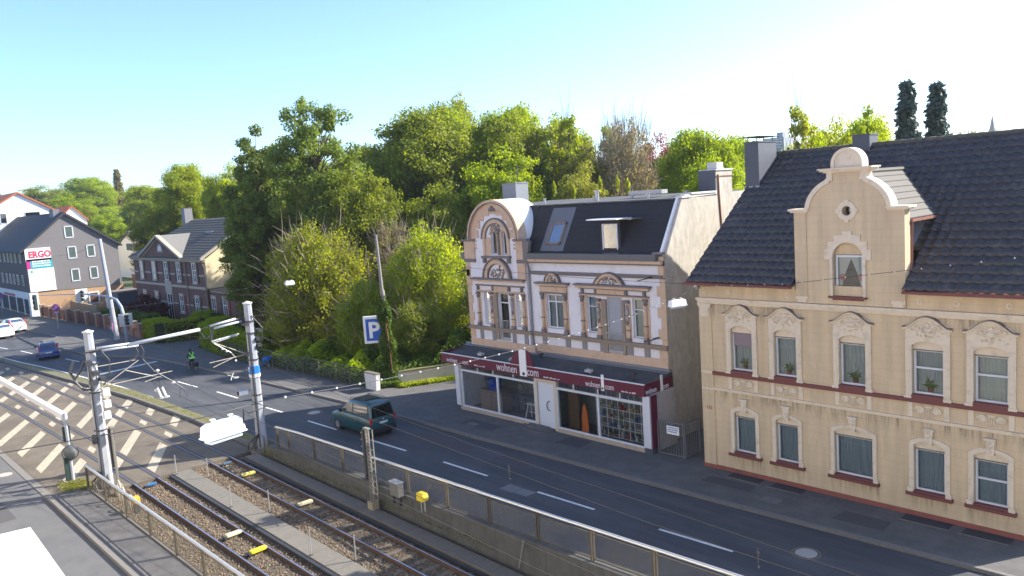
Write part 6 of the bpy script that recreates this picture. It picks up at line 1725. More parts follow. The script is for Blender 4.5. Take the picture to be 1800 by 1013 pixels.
for (y, z) in ((15.5, 5.45), (15.7, 5.3), (16.1, 4.75), (15.4, 5.95)): b.ell((MX, y, z), .06, .06, .06)
b.tube([(MX - .15, 15.65, 4.1), (MX + .1, 16.05, 3.9)], .018, 5); b.tube([(MX + .1, 15.7, 3.85), (MX - .1, 15.95, 4.15)], .018, 5); b.box(MX - .03, MX + .03, 15.9, 16.15, 3.88, 3.94)
b.build('insulator', WHITED, t2)
t3 = thing('registration_arm', 'pale rods and black cables of the overhead line arm above the tracks', 'overhead line arm')
b = MB()
for p, q in (((9.72, 5.68), (11.44, 5.68)), ((11.58, 5.65), (9.87, 4.69)), ((11.0, 5.28), (12.13, 4.78)), ((10.15, 4.77), (13.0, 4.85)), ((11.74, 4.59), (12.56, 4.73))): b.tube([(MX, p[0], p[1]), (MX, q[0], q[1])], .021, 6)
b.build('rod', WOODY, t3)
b = MB(); b.tube([(MX, 11.5, 6.3), (MX, 11.6, 6.0), (MX, 11.52, 5.78), (MX, 11.2, 5.7)], .035, 6)
b.tube([(MX, 11.75, 6.3), (MX, 11.85, 6.0), (MX, 11.76, 5.65), (MX, 12.2, 5.0), (MX, 12.9, 4.42), (MX, 13.42, 3.9)], .035, 6)
b.tube([(MX, 12.4, 4.75), (MX, 12.38, 4.2)], .015, 5); b.tube([(MX, 13.3, 4.1), (MX, 13.2, 3.5)], .015, 5); b.tube([(MX, 13.4, 3.9), (MX, 13.6, 3.5)], .015, 5)
b.tube([(MX - .3, 12.2, 4.3), (MX, 12.4, 4.6), (MX + .3, 12.6, 4.3)], .012, 5)
b.build('cable', METALD, t3)
b = MB()
for (y, z) in ((12.35, 5.0), (13.0, 4.3)): b.ell((MX, y, z), .09, .09, .07)
for dy in (-.1, .12): b.tube([(MX - .15, 12.4 + dy, 4.15), (MX + .2, 12.42 + dy, 3.75)], .055, 8)
b.box(MX + .1, MX + .18, 12.25, 12.7, 3.7, 3.76); b.box(MX - .3, MX - .1, 12.2, 12.3, 4.0, 4.1)
b.build('insulator', WHITED, t3)
# overhead wires along the tracks (one object per wire)
def wire(pts, r, lab, nm='overhead_wire', m=None, sag=0, beads=None):
    P = [Vector(p) for p in pts]
    if len(P) == 2 and sag:
        a, c = P; P = [a + (c - a) * (k / 20) - Vector((0, 0, sag * 4 * (k / 20) * (1 - k / 20))) for k in range(21)]
    b = MB(); b.sm = True; b.tube(P, r, 5)
    o = b.build(nm, m or METALD); tag(o, lab, 'wire')
    if beads:
        bb = MB(); bb.sm = True; tot = 0; nxt = beads * .5
        for p, q in zip(P, P[1:]):
            l = (q - p).length
            while nxt < tot + l: c = p + (q - p) * ((nxt - tot) / l); bb.ell(tuple(c),     .021, .021, .021, 8, 5); nxt += beads
            tot += l
        bo = bb.build('insulator_beads', WHITE, o)
    return o
HW = mat('overhead_wire', (.06, .055, .05), .8)
for y, n in ((14.85, 'far'), (11.35, 'near')):
    xw = [(-120, lerp_pts([(-120, y - 6), (-80, y - 1.2), (-38, y)], -120)), (-80, y - 1.2), (-58, y - .25), (MX, y), (-12, y + .1), (20, y + .2)]
    ZW = [5.05, 5.05, 5.05, 5.05, 3.75, 3.4]
    wire([(a, c, z) for (a, c), z in zip(xw, ZW)], .009, 'thin copper contact wire above the %s tram track' % n, m=HW)
    cat_pts = []
    for j, ((a, c), (d, e)) in enumerate(zip(xw, xw[1:])):
        z0, z1 = ZW[j] + (1.05 if j < 4 else .5), ZW[j + 1] + (1.05 if j < 3 else .5)
        for k in range(8): s = k / 8; cat_pts.append((a + (d - a) * s, c + (e - c) * s, z0 + (z1 - z0) * s - 1.2 * s * (1 - s)))
    cat_pts.append((xw[-1][0], xw[-1][1], 3.9)); wire(cat_pts, .008, 'thin sagging carrier wire above the %s tram track' % n, m=HW)
# hangers between the wires
for (x, y, z) in ((-17.0, 14.9, 3.8), (-9.0, 14.95, 3.55)):
    b = MB(); b.tube([(x, y, z), (x, y, z + .42)], .01, 5); b.box(x - .045, x + .045, y - .01, y + .01, z + .3, z + .34); b.box(x - .015, x + .015, y - .01, y + .01, z + .1, z + .28); b.ell((x, y, z - .03), .03, .03, .03); o = b.build('wire_hanger', METALD)
    tag(o, {-17.0: 'small dark wire hanger above the road near the pale patches', -9.0: 'small dark wire hanger at the right edge of the picture'}[x], 'hanger')

# street light hung on span wires
LUMW = mat('luminaire_white', (.82, .82, .8), .35, .03, 3)
def luminaire(x, y, z, rz, lab, L_=.75, W=.32, tilt=0):
    t = thing('street_light', lab, 'street light', (x, y, z), rz, group='white lights hung on span wires'); t.rotation_euler = (tilt, 0, rz)
    b = MB(); h = .12
    V = []
    for (z_, l, w) in ((0, L_ / 2, W / 2), (.05, L_ / 2, W / 2), (.19, L_ / 2 - .015, W / 2 - .02), (.235, L_ / 2 - .06, W / 2 - .08)):
        V += [(-l, -w, z_), (l, -w, z_), (l, w, z_), (-l, w, z_)]
    F_ = [(3, 2, 1, 0), (12, 13, 14, 15)]
    for k in range(3):
        for i in range(4): F_.append((4 * k + i, 4 * k + (i + 1) % 4, 4 * k + 4 + (i + 1) % 4, 4 * k + 4 + i))
    b.add(V, F_); b.box(-L_ / 2 - .02, L_ / 2 + .02, -W / 2 - .015, W / 2 + .015, -.015, .015); b.build('housing', LUMW, t, bevel=.012)
    b = MB(); b.box(-L_ / 2 + .04, L_ / 2 - .04, -W / 2 + .03, W / 2 - .03, -.09, -.016); b.build('lens', mat('prismatic_lens', (.5, .54, .58), .15), t, bevel=.02)
    b = MB()
    for dx in (-.16, .16): b.box(dx - .015, dx + .015, -.012, .012, .2, .28); b.box(dx - .035, dx + .035, -.03, .03, .27, .29)
    b.build('suspension_clamp', WHITED, t)
    return t
A = Vector((-19.05, 27.65, 7.72)); lp = Vector((-18.0, 24.9, 7.62))
lum1 = luminaire(-17.95, 24.75, 7.42, R(68), 'small white street light hanging from the wire next to the cream house corner', .66, .28)
lum2 = luminaire(-12.4, 4.88, 8.52, R(100), 'large white street light hanging over the tram crossing in the foreground', .66, .26)
lum3 = luminaire(-49.8, 25.2, 7.0, R(85), 'far small white street light hanging in front of the yellow green bush', .6, .28)
wire([tuple(A), (-17.95, 24.75, 7.73)], .008, 'short wire holding the small street light at the cream house corner', 'span_wire')
wire([(-17.95, 24.75, 7.73), (-12.35, 5.5, 8.92)], .008, 'long span wire with white beads running across the road', 'span_wire', sag=.33, beads=.62)
wire([(-12.35, 5.5, 8.90), (-12.5, 4.6, 8.84), (-13.2, 1.0, 8.9)], .008, 'span wire passing over the large foreground street light', 'span_wire')
b = MB(); b.sm = True; b.tube([(-12.36, 5.4, 8.94), (-12.3, 5.6, 8.82), (-12.32, 5.3, 8.78), (-12.33, 5.22, 8.86), (-12.34, 5.2, 8.6)], .012, 6); o = b.build('supply_cable', BLACK); tag(o, 'short black cable loop feeding the large foreground street light', 'cable')
wire([(-19.05, 27.55, 7.75), (-14.2, 26.0, 8.22), (-6.36, 24.04, 9.47), (0, 22.4, 10.6)], .009, 'dark span wire with white beads crossing in front of the curved gable', 'span_wire', beads=.9)
wire([(-60.4, 30.6, 6.35), (-50, 22, 7.2)], .01, 'thin wire to the right of the far street light', 'span_wire') if False else None
wire([(-49.8, 25.2, 7.3), (-88.8, 24.0, 3.1)], .012, 'thin beaded wire running left from the far street light past the brick house', 'span_wire', sag=.2, beads=1.2)
wire([(-87.9, 24.3, 9.9), (-122, 27.8, 7.9)], .015, 'thin dark wire from the leaning lamp pole to the grey office wall', 'span_wire', sag=.3)
wire([(-19.1, 27.5, 7.85), (-35.9, 29.2, 8.0)], .009, 'thin dark wire running along the shop house front', 'span_wire', sag=.1)
b = MB(); b.box(-19.1, -18.95, 27.5, 27.72, 7.64, 7.8); b.tube([(-19.0, 27.6, 7.7), (-19.1, 27.3, 7.65)], .04, 6); o = b.build('wall_hook', METAL); tag(o, 'steel wall hook holding the span wires at the cream house corner', 'hook')

# lattice signal posts beside the tracks
def lattice(x, y, z0, h, lab, lad=True):
    t = thing('signal_post', lab, 'signal post', (x, y, z0))
    b = MB(); w = .11
    for sx in (-1, 1): b.box(sx * w - .02, sx * w + .02, -.03, .03, .3, h)
    n = int(h / .16)
    for k in range(n): zz = .3 + k * (h - .3) / n; b.bar((-w, 0, zz), (w, 0, zz + (h - .3) / n), .025, .02); b.bar((w, 0, zz), (-w, 0, zz + (h - .3) / n), .025, .02)
    b.box(-.16, .16, -.08, .08, h, h + .06); b.build('lattice', WHITED, t).data.materials[0] = mat('pale_lattice', (.2, .19, .165), .6, .15, 6)
    if lad:
        b = MB(); b.box(.38, .41, -.02, .02, .3, h + .05)
        for k in range(9): b.box(.1, .40, -.015, .015, .4 + k * .26, .43 + k * .26)
        b.build('ladder', mat('pale_lattice', (.2, .19, .165), .6), t)
    b = MB(); b.prism([(-.2, -.1), (.2, -.1), (.16, .34), (-.16, .34)], -.16, .16, 'y'); b.build('footing', mat('post_foot', (.30, .25, .17), .8, .2, 4), t)
    b = MB(); b.box(-.26, -.13, -.1, .1, h * .38, h - .05); b.build('signal_head', METALD, t)
    b = MB()
    for k in range(5): b.box(-.38, -.26, -.08, .08, h - .2 - k * .28, h - .17 - k * .28)
    b.build('signal_hood', mat('signal_hood', (.25, .25, .26), .5), t)
    return t
lattice(-27.05, 16.35, trz(-27), 3.3, 'thin lattice signal post with ladder standing in front of the road railing')
lattice(-37.8, 9.95, 0, 2.95, 'thin lattice signal post beside the mast at the near railing', lad=False)
# cabinets
t = thing('switch_cabinet', 'grey metal cabinet on legs at the road railing beside the lattice post', 'cabinet', (-25.5, 16.5, wall_top(-25.5)))
b = MB(); b.box(-.28, .28, -.13, .13, .05, .58); b.build('box', mat('cabinet_grey', (.17, .165, .15), .6, .15, 5, metal=.2), t)
b = MB(); b.box(-.3, .3, -.15, .15, .58, .62); b.build('lid', METAL, t)
b = MB(); b.box(-.25, -.2, -.05, .05, -.3, .05); b.box(.2, .25, -.05, .05, -.3, .05); b.build('leg', METALD, t)
t = thing('signal_box', 'yellow box on thin legs leaning over the road railing wall', 'signal box', (-23.75, 16.45, wall_top(-23.7) + .25))
b = MB(); b.prism([(-.2, 0), (.17, 0), (.25, .17), (.17, .3), (-.2, .3)], -.13, .13, 'y'); b.build('housing', YEL, t, bevel=.02)
b = MB(); b.box(-.22, -.2, -.1, .1, .05, .25); b.build('lens', mat('lens_grey', (.4, .35, .2), .3), t)
b = MB(); b.tube([(-.1, 0, 0), (-.1, .0, -.45)], .025, 5); b.tube([(.12, 0, 0), (.12, .0, -.4)], .025, 5); b.build('leg', METAL, t)
t = thing('signal_box', 'small yellow box behind the near railing below the mast', 'signal box', (-34.3, 9.6, .25))
b = MB(); b.box(-.17, .17, -.13, .13, .2, .48); b.build('housing', mat('orange_yellow', (.68, .38, .03), .5), t, bevel=.03)
b = MB(); b.box(-.12, .12, -.1, .1, -.2, .2); b.build('stand', METALD, t)
t = thing('cable_post', 'thin leaning grey conduit on the retaining wall', 'conduit', (-18.8, 16.6, -.2))
b = MB(); b.tube([(0, 0, 0), (.25, .05, .95)], .02, 6); b.build('pipe', METAL, t)
b = MB(); b.ell((.25, .05, .98), .05, .05, .03); b.build('joint', METAL, t)
t = thing('curved_pipe', 'curved pale pipes rising behind the near railing', 'pipe', (-36.5, 9.55, 0))
for dx, h in ((0, 1.0), (.5, .8), (1.5, .7)):
    b = MB(); b.sm = True; b.tube([(dx, 0, 0), (dx, 0, h * .7), (dx + .08, 0, h * .92), (dx + .25, 0, h), (dx + .4, 0, h * .9), (dx + .5, 0, h * .5)], .035, 8); b.build('pipe', mat('pale_pipe', (.45, .42, .35), .6), t)

# traffic light at the near side with its long arm
t = thing('traffic_signal', 'near traffic signal on a grey pole with a long white horizontal arm reaching left', 'traffic signal', (0, 0, 0))
px_, py_ = -41.0, 8.9
b = MB(); b.tube([(px_, py_, 0), (px_ - .05, py_, 3.35)], [.08, .07], 8); b.build('pole', PGREY, t)
b = MB(); 
Pa = [(px_ - .05, py_, 3.2), (px_ - 8, py_ - .15, 3.3), (px_ - 16, py_ - .3, 3.4)]
for p, q in zip(Pa, Pa[1:]): b.bar(p, q, .24, .25)
b.build('arm', mat('arm_white', (.66, .67, .7), .5, .05, 2), t)
b = MB(); b.box(px_ - .22, px_ - .08, py_ - .15, py_ + .15, 2.0, 2.7); b.build('signal_head', mat('signal_dark_green', (.025, .05, .045), .5), t)
b = MB(); b.box(px_ - .2, px_ + .02, py_ - .26, py_ - .08, .15, 1.25); b.build('side_box', mat('signal_dark_green', (.025, .05, .045), .5), t)
b = MB(); b.sm = True; b.tube([(px_ + .1, py_ - .02, 1.5), (px_ + .12, py_ - .05, 1.5)], .34, 24)
for i_, v in enumerate(b.v): pass
o = b.build('round_mirror_back', mat('mirror_grey', (.14, .16, .16), .35), t)
b = MB(); b.tube([(px_ + .11 , py_ + .345 * math.cos(a) * 1.0, 1.5 + .345 * math.sin(a)) for a in [2 * PI * k / 24 for k in range(25)]], .025, 6); b.build('mirror_rim', METALD, t)
# leaning street lamp pole on the left
t = thing('lamp_pole', 'tall leaning grey concrete pole on the left pavement', 'pole', (0, 0, 0))
b = MB(); octo(b, 0, 0, 0, 1, .2, .14)
vs = b.v; n = len(vs); p0 = Vector((-86.43, 24.35, .1)); p1 = Vector((-87.88, 24.3, 10.35))
for i_, v in enumerate(vs): c = p0 + (p1 - p0) * v[2]; vs[i_] = (c.x + v[0] * 1.25, c.y + v[1] * 1.25, c.z)
b.build('shaft', PGREY, t)
b = MB(); b.box(-86.75, -86.45, 24.05, 24.12, .9, 1.9); b.build('poster', mat('faded_poster', (.45, .2, .35), .8, .3, 5), t)
# far traffic lights
TL = mat('signal_backboard', (.6, .62, .6), .6, .05)
t = thing('traffic_signal', 'far traffic signals with white backboards on a curved grey gantry at the junction', 'traffic signal', (0, 0, 0))
b = MB(); b.sm = True; b.tube([(-83.3, 24.4, 0), (-83.5, 24.4, 2.6), (-84.0, 24.4, 3.6), (-85.2, 24.4, 4.25), (-87.5, 24.4, 4.45), (-97, 24.4, 4.3)], [.19, .18, .16, .13, .11, .08], 8)
b.tube([(-97, 24.4, 4.3), (-117.5, 24.4, 3.15)], [.07, .04], 6); b.build('pole', mat('gantry_blue_grey', (.30, .34, .40), .5, .05), t)
for (x, z, h) in ((-97.6, 3.35, 1.5), (-83.2, 1.75, 1.25)):
    b = MB(); b.box(x + .2, x + .25, 23.75, 25.0, z, z + h); bo = b.build('backboard', TL, t)
    b = MB()
    for k in range(3): b.sm = True; b.tube([(x + .25, 24.4, z + h * (.22 + .28 * k)), (x + .6, 24.4, z + h * (.22 + .28 * k))], .17, 12)
    b.build('signal_lamp', METALD, bo)
b = MB(); b.box(-119.2, -118.3, 24.0, 24.3, 1.2, 3.2); b.build('signal_head', mat('signal_dark_green', (.025, .05, .045), .5), t)
for k, zz in enumerate((1.5, 2.2, 2.8)):
    b = MB(); b.cyl((-118.75, 23.9, zz), .22, .12, 10, 'y'); b.build('signal_lamp', METALD, t)
# round traffic signs
def road_sign(x, y, h, lab, r=.32):
    t = thing('traffic_sign', lab, 'traffic sign', (x, y, .1), R(78))
    b = MB(); b.tube([(0, 0, 0), (0, 0, h)], .04, 6); b.build('pole', METAL, t)
    b = MB(); b.cyl((0, -.06, h - .1), r, .03, 20, 'y'); b.build('disc', mat('sign_red', (.42, .06, .1), .5), t)
    b = MB(); b.cyl((0, -.07, h - .1), r * .76, .02, 20, 'y'); b.build('disc_centre', mat('sign_blue', (.05, .1, .4), .5), t)
    b = MB(); b.bar((-r * .6, -.085, h - .1 + r * .6), (r * .6, -.085, h - .1 - r * .6), .02, .07); b.bar((-r * .6, -.086, h - .1 - r * .6), (r * .6, -.086, h - .1 + r * .6), .02, .07); b.build('sign_bar', mat('sign_red', (.42, .06, .1), .5), t)
    b = MB(); b.box(-.25, .25, -.05, -.03, h - .75, h - .5); b.build('plate', mat('sign_plate', (.3, .32, .5), .5), t)
road_sign(-103.3, 23.0, 2.6, 'round blue and red no stopping sign on the left pavement before the brick pillars', .42)
road_sign(-133.5, 22.9, 2.6, 'round blue and red no stopping sign at the left edge beside the office shops', .42)
t = thing('hydrant_post', 'small green and white post beside the leaning pole', 'post', (-88.8, 24.6, .1))
b = MB(); b.tube([(0, 0, 0), (0, 0, .9)], .07, 8); b.build('shaft', mat('hydrant_green', (.03, .2, .16), .6), t)
b = MB(); b.ell((0, 0, 1.0), .1, .1, .13); b.build('cap', WHITED, t)
t = thing('litter_bin', 'grey waste bin on the pavement in front of the office building', 'bin', (-111, 21.3, .1))
b = MB(); b.box(-.3, .3, -.3, .3, 0, 1.0); b.build('body', CONC, t)
b = MB(); b.box(-.34, .34, -.34, .34, 1.0, 1.08); b.build('lid', METALD, t)
t = thing('notice_board', 'white notice board standing by the hedge at the driveway', 'notice board', (-81.3, 26.3, .0))
b = MB(); b.box(-.85, .85, -.04, .04, .35, 1.75); b.build('board', mat('notice_white', (.5, .53, .56), .6, .1), t)
for sx in (-1, 1): b = MB(); b.box(sx * .8 - .05, sx * .8 + .05, -.05, .05, 0, 1.8); b.build('leg', METAL, t)
b = MB()
for k in range(3):
    for q in range(3): b.box(-.65 + q * .42, -.35 + q * .42, -.055, -.041, .55 + k * .36, .8 + k * .36)
b.build('paper', mat('notice_grey', (.25, .28, .3), .7), t)
# big wooden pole, ivy and parking sign
t = thing('wooden_pole', 'tall grey pole wrapped in ivy at its foot beside the parking sign', 'pole')
b = MB(); b.tube([(-44.5, 29.2, 0), (-44.75, 29.2, 6), (-44.8, 29.2, 6.3)], [.2, .15, .15], 10); b.tube([(-44.8, 29.2, 6.3), (-44.97, 29.2, 9.9)], [.11, .08], 10); b.cyl((-44.97, 29.2, 9.85), .1, .12, 8); b.build('shaft', mat('grey_wood_pole', (.24, .23, .21), .8, .15, 3, stretch=(6, 6, .4)), t)
b = MB(); b.tube([(-44.05, 29.0, 0), (-44.15, 29.0, 2.5), (-44.5, 29.0, 5.0)], .035, 6); b.build('rusty_pipe', mat('rust_orange', (.2, .075, .045), .8, .3, 5), t)
t = thing('parking_sign', 'white framed blue parking sign with a large P on the ivy covered pole', 'sign', (-45.75, 28.9, 3.62), R(50))
b = MB(); b.box(-.66, .66, -.12, .12, -.92, .92); b.build('box', mat('sign_white', (.74, .75, .76), .4), t, bevel=.02)
b = MB(); b.box(-.5, .62, -.135, -.122, -.74, .74); b.build('blue_panel', mat('parking_blue', (.01, .09, .42), .4), t)
text_mesh('P', 1.5, (-.36, -.142, -.52), (1, 0, 0), (0, -1, 0), WHITE, 'letter', t, .006, bold=.04)
# parked blue bicycle and a ticket pillar behind the mast
t = thing('ticket_pillar', 'pale blue and white pillar standing at the park railing behind the mast', 'pillar', (-58.6, 26.2, .1))
b = MB(); b.box(-.25, .25, -.15, .15, 0, 1.15); b.build('body', mat('pale_blue_metal', (.3, .38, .5), .5, .1, 3), t, bevel=.03)
b = MB(); b.box(-.28, .28, -.18, .18, 1.15, 1.25); b.build('cap', WHITED, t)
# our own window ledge at the bottom left
t = thing('window_ledge', 'sunlit white ledge of the building the view is taken from', 'ledge')
q0 = Vector((-1.86, .20, 11.38)); b = MB()
b.prism([(-2.10, -.3), (-1.80, -.3), (-1.76, .42), (-1.795, .36)] if False else [(-2.6, -2.0), (-1.0, -2.0), (-1.60, .34), (-2.13, .36)], 11.18, 11.30, 'z')
b.build('slab', mat('ledge_white', (.62, .6, .58), .6, .1, 5, dirt=(.35, .28, .22), dscale=7), t)
b = MB(); b.prism([(-2.6, -2.0), (-1.05, -2.0), (-1.64, .30), (-2.13, .31)], 10.3, 11.18, 'z'); b.build('fascia', mat('ledge_side', (.35, .34, .45), .6), t)  # bluish tone puts the shade on the white ledge's side into colour
# ================================================================== VEHICLES
TYRE = mat('tyre', (.018, .018, .02), .85)
RIM = mat('wheel_rim', (.35, .36, .38), .35, .1, 8, metal=.7)
CGL = glass_mat('car_glass', (.12, .14, .15), .03, .35, 0, (.012, .015, .018), k=.55)
PLASTK = mat('black_plastic', (.025, .025, .028), .55)
LAMPR = mat('tail_lamp', (.42, .02, .02), .25)
PLATE = mat('number_plate', (.6, .6, .58), .5)
def carpaint(name, col):
    m = mat(name, col, .32, .03, 1, spec=.6); m.node_tree.nodes['Principled BSDF'].inputs['Coat Weight'].default_value = .6
    m.node_tree.nodes['Principled BSDF'].inputs['Coat Roughness'].default_value = .06
    return m
def car(name, lab, cat, loc, rz, prof, roof, paint, hw, wb, wr, glass, zfoot=0, rails=False, group=None):
    """prof: lower body side outline as stations (x, z_bottom, z_top, halfwidth); roof: greenhouse stations (x, z, halfwidth_top);
    front is +x"""
    t = thing(name, lab, cat, loc, rz, group)
    V = []; F = []
    def section(x, zb, zt, w):
        # rounded cross section, 14 points
        P = []
        rb, rt = .10, .12
        for sg in (1, -1):
            q = [(w - .06, zb), (w - .015, zb + .08), (w, zb + (zt - zb) * .45), (w - .02, zt - .10), (w - .07, zt - .02), (w - .3, zt)]
            if sg == -1: q = [(-a, b_) for a, b_ in reversed(q)]
            P += [(x, a, b_) for a, b_ in q]
        return P
    n = 12
    for st in prof: V += section(*st)
    for i in range(len(prof) - 1):
        for k in range(n): F.append((i * n + k, i * n + (k + 1) % n, (i + 1) * n + (k + 1) % n, (i + 1) * n + k))
    F.append(tuple(range(n - 1, -1, -1))); o = (len(prof) - 1) * n; F.append(tuple(range(o, o + n)))
    b = MB(); b.sm = True; b.add(V, F); body = b.build('body', paint, t, bevel=.0)
    # greenhouse: trapezoid sections (x, zbase, ztop, wbase, wtop)
    V = []; F = []; n = 8
    for (x, z0, z1, w0, w1) in roof:
        V += [(x, w0, z0), (x, (w0 + w1) / 2 + .015, (z0 + z1) / 2), (x, w1, z1 - .04), (x, w1 - .09, z1), (x, -w1 + .09, z1), (x, -w1, z1 - .04), (x, -(w0 + w1) / 2 - .015, (z0 + z1) / 2), (x, -w0, z0)]
    for i in range(len(roof) - 1):
        for k in range(n - 1): F.append((i * n + k, i * n + k + 1, (i + 1) * n + k + 1, (i + 1) * n + k))
    F.append(tuple(range(n - 1, -1, -1))); o = (len(roof) - 1) * n; F.append(tuple(range(o, o + n)))
    b = MB(); b.sm = True; b.add(V, F); b.build('cabin', paint, t)
    for g_ in glass:      # quads (list of 4 points) pushed slightly outward by the caller
        b = MB(); b.add(g_[1], [tuple(range(len(g_[1])))]); b.build(g_[0], CGL, t)
    for sx in wb:
        for sg in (1, -1):
            b = MB(); b.sm = True; y = sg * (hw - .11)
            b.tube([(sx, y - .10, wr), (sx, y - .085, wr), (sx, y + .085, wr), (sx, y + .10, wr)], [wr - .03, wr, wr, wr - .03], 22); w = b.build('wheel', TYRE, t)
            b = MB(); b.cyl((sx, y + sg * .101, wr), wr * .62, sg * .012, 16, 'y'); b.build('rim', RIM, w)
            b = MB(); b.cyl((sx, y + sg * .01, wr), wr + .045, sg * .095, 20, 'y'); b.build('wheel_arch', PLASTK, t)
    return t
# --- green compact van seen from behind
VP = carpaint('dark_green_paint', (.004, .06, .07))
prof = [(2.02, .34, .62, .70), (1.98, .28, .80, .80), (1.75, .24, .95, .85), (1.2, .22, 1.08, .86), (.75, .22, 1.14, .86), (0, .22, 1.12, .86), (-1.2, .22, 1.10, .86), (-1.9, .25, 1.08, .86), (-2.04, .3, 1.05, .83), (-2.07, .38, .95, .80)]
roof = [(1.05, 1.05, 1.07, .80, .72), (.55, 1.08, 1.52, .80, .68), (.15, 1.08, 1.76, .80, .68), (-.4, 1.08, 1.83, .80, .69), (-1.4, 1.06, 1.84, .81, .70), (-1.86, 1.04, 1.80, .81, .69), (-1.92, 1.04, 1.74, .81, .68), (-2.05, 1.0, 1.05, .80, .79)]
gl = []
def side_glass(pts, w0, w1, z0, z1, off=.02):
    """pts: list of (x,z); y interpolated between half widths"""
    out = []
    for sg in (1, -1):
        q = [(x, sg * (w0 + (w1 - w0) * (z - z0) / (z1 - z0) + off + .012), z) for x, z in pts]
        out.append(('side_window', q if sg > 0 else list(reversed(q))))
    return out
gl += side_glass([(-1.78, 1.18), (-.42, 1.18), (-.42, 1.68), (-1.72, 1.66)], .80, .69, 1.06, 1.84)
gl += side_glass([(-.32, 1.18), (.72, 1.18), (.62, 1.32), (.2, 1.64), (-.32, 1.68)], .80, .69, 1.06, 1.84)
gl.append(('rear_window', [(-2.062, -.70, 1.10), (-2.062, .70, 1.10), (-1.955, .60, 1.68), (-1.955, -.60, 1.68)]))
gl.append(('windscreen', [(.98, .68, 1.12), (.98, -.68, 1.12), (.2, -.58, 1.74), (.2, .58, 1.74)]))
van = car('compact_van', 'dark green compact van driving away on the shaded road', 'van', (-36.75, 22.0, 0), PI, prof, roof, VP, .86, (1.28, -1.38), .31, gl)
van.scale = (1, .91, 1)
b = MB(); b.box(-1.15, -.1, -.52, .52, 1.845, 1.875)
for sg in (-1, 1): b.tube([(-1.7, sg * .6, 1.85), (-1.6, sg * .6, 1.9), (.0, sg * .6, 1.9), (.1, sg * .6, 1.83)], .02, 6)
b.build('roof_panel', mat('van_roof_panel', (.03, .032, .035), .4), van)
for sg in (-1, 1):
    b = MB(); b.box(-2.09, -1.98, sg * .74, sg * .84, .78, 1.12); b.build('tail_lamp', LAMPR, van)
    b = MB(); b.box(.62, .8, sg * .86, sg * 1.02, 1.1, 1.26); b.build('wing_mirror', PLASTK, van)
b = MB(); b.box(-2.14, -1.95, -.83, .83, .3, .56); b.build('rear_bumper', PLASTK, van, bevel=.03)
b = MB(); b.box(1.92, 2.06, -.8, .8, .28, .52); b.build('front_bumper', PLASTK, van, bevel=.03)
b = MB(); b.box(-2.10, -2.085, -.26, .26, .74, .85); b.build('number_plate', PLATE, van)
b = MB(); b.box(-2.09, -2.07, -.05, .05, .92, 1.0); b.build('badge', METAL, van)
b = MB()
for sg in (-1, 1): b.box(-1.9, -.5, sg * .868, sg * .874, .66, .70); b.box(-.9, -.78, sg * .87, sg * .89, .9, .94)
b.build('side_moulding', PLASTK, van)
# --- hatchback prototype
def hatch(name, lab, cat, loc, rz, paint, group=None, s=1.0):
    prof = [(1.93, .32, .55, .68), (1.88, .25, .68, .76), (1.6, .2, .82, .81), (1.0, .2, .90, .82), (.4, .2, .93, .82), (-.8, .2, .95, .82), (-1.6, .22, .95, .82), (-1.86, .3, .93, .79), (-1.93, .36, .8, .75)]
    roof = [(1.0, .88, .90, .76, .66), (.35, .9, 1.32, .76, .6), (0, .9, 1.42, .76, .6), (-.8, .9, 1.45, .77, .61), (-1.35, .9, 1.38, .77, .61), (-1.72, .9, 1.1, .77, .68), (-1.84, .88, .92, .76, .74)]
    gl = side_glass([(-1.35, 1.0), (-.45, 1.0), (-.45, 1.34), (-1.15, 1.32)], .76, .61, .9, 1.44) + side_glass([(-.38, 1.0), (.75, .98), (.28, 1.26), (0, 1.33), (-.38, 1.34)], .76, .61, .9, 1.44)
    gl.append(('rear_window', [(-1.78, -.62, 1.04), (-1.78, .62, 1.04), (-1.42, .52, 1.37), (-1.42, -.52, 1.37)]))
    gl.append(('windscreen', [(.96, .62, .95), (.96, -.62, .95), (.33, -.52, 1.33), (.33, .52, 1.33)]))
    c = car(name, lab, cat, loc, rz, prof, roof, paint, .82, (1.2, -1.22), .29, gl, group=group)
    for sg in (-1, 1):
        b = MB(); b.prism([(-1.93, .70), (-1.80, .70), (-1.50, 1.30), (-1.60, 1.32)], sg * .70, sg * .80, 'y'); b.build('tail_lamp', LAMPR, c)
        b = MB(); b.box(.55, .7, sg * .82, sg * .97, .95, 1.08); b.build('wing_mirror', PLASTK, c)
        b = MB(); b.box(1.78, 1.93, sg * .5, sg * .76, .55, .7); b.build('headlight', mat('headlight', (.6, .62, .65), .2), c)
    b = MB(); b.box(-1.99, -1.85, -.77, .77, .28, .5); b.build('rear_bumper', paint, c, bevel=.03)
    b = MB(); b.box(-1.965, -1.945, -.26, .26, .60, .71); b.build('number_plate', PLATE, c)
    return c
blue = hatch('parked_car', 'x', 'car', (-83.1, 17.35, 0), PI + R(-9), carpaint('blue_paint_car', (.012, .045, .18)))
blue.name = 'hatchback_car'; blue['label'] = 'dark blue hatchback driving away near the left edge'
w1 = hatch('saloon_car', 'white car cut by the left edge of the picture, nearer the tracks', 'car', (-104.0, 17.2, 0), PI + R(10), carpaint('white_car_paint', (.68, .68, .66)))
w2 = copy_tree(w1); w2.location = (-108.2, 19.3, 0); w2.rotation_euler.z = PI + R(8); w2['label'] = 'white car cut by the left edge of the picture, nearer the pavement'
for w in (w1, w2): w['group'] = 'white cars at the left edge'; w.scale = (1.12, 1.05, 1.12)

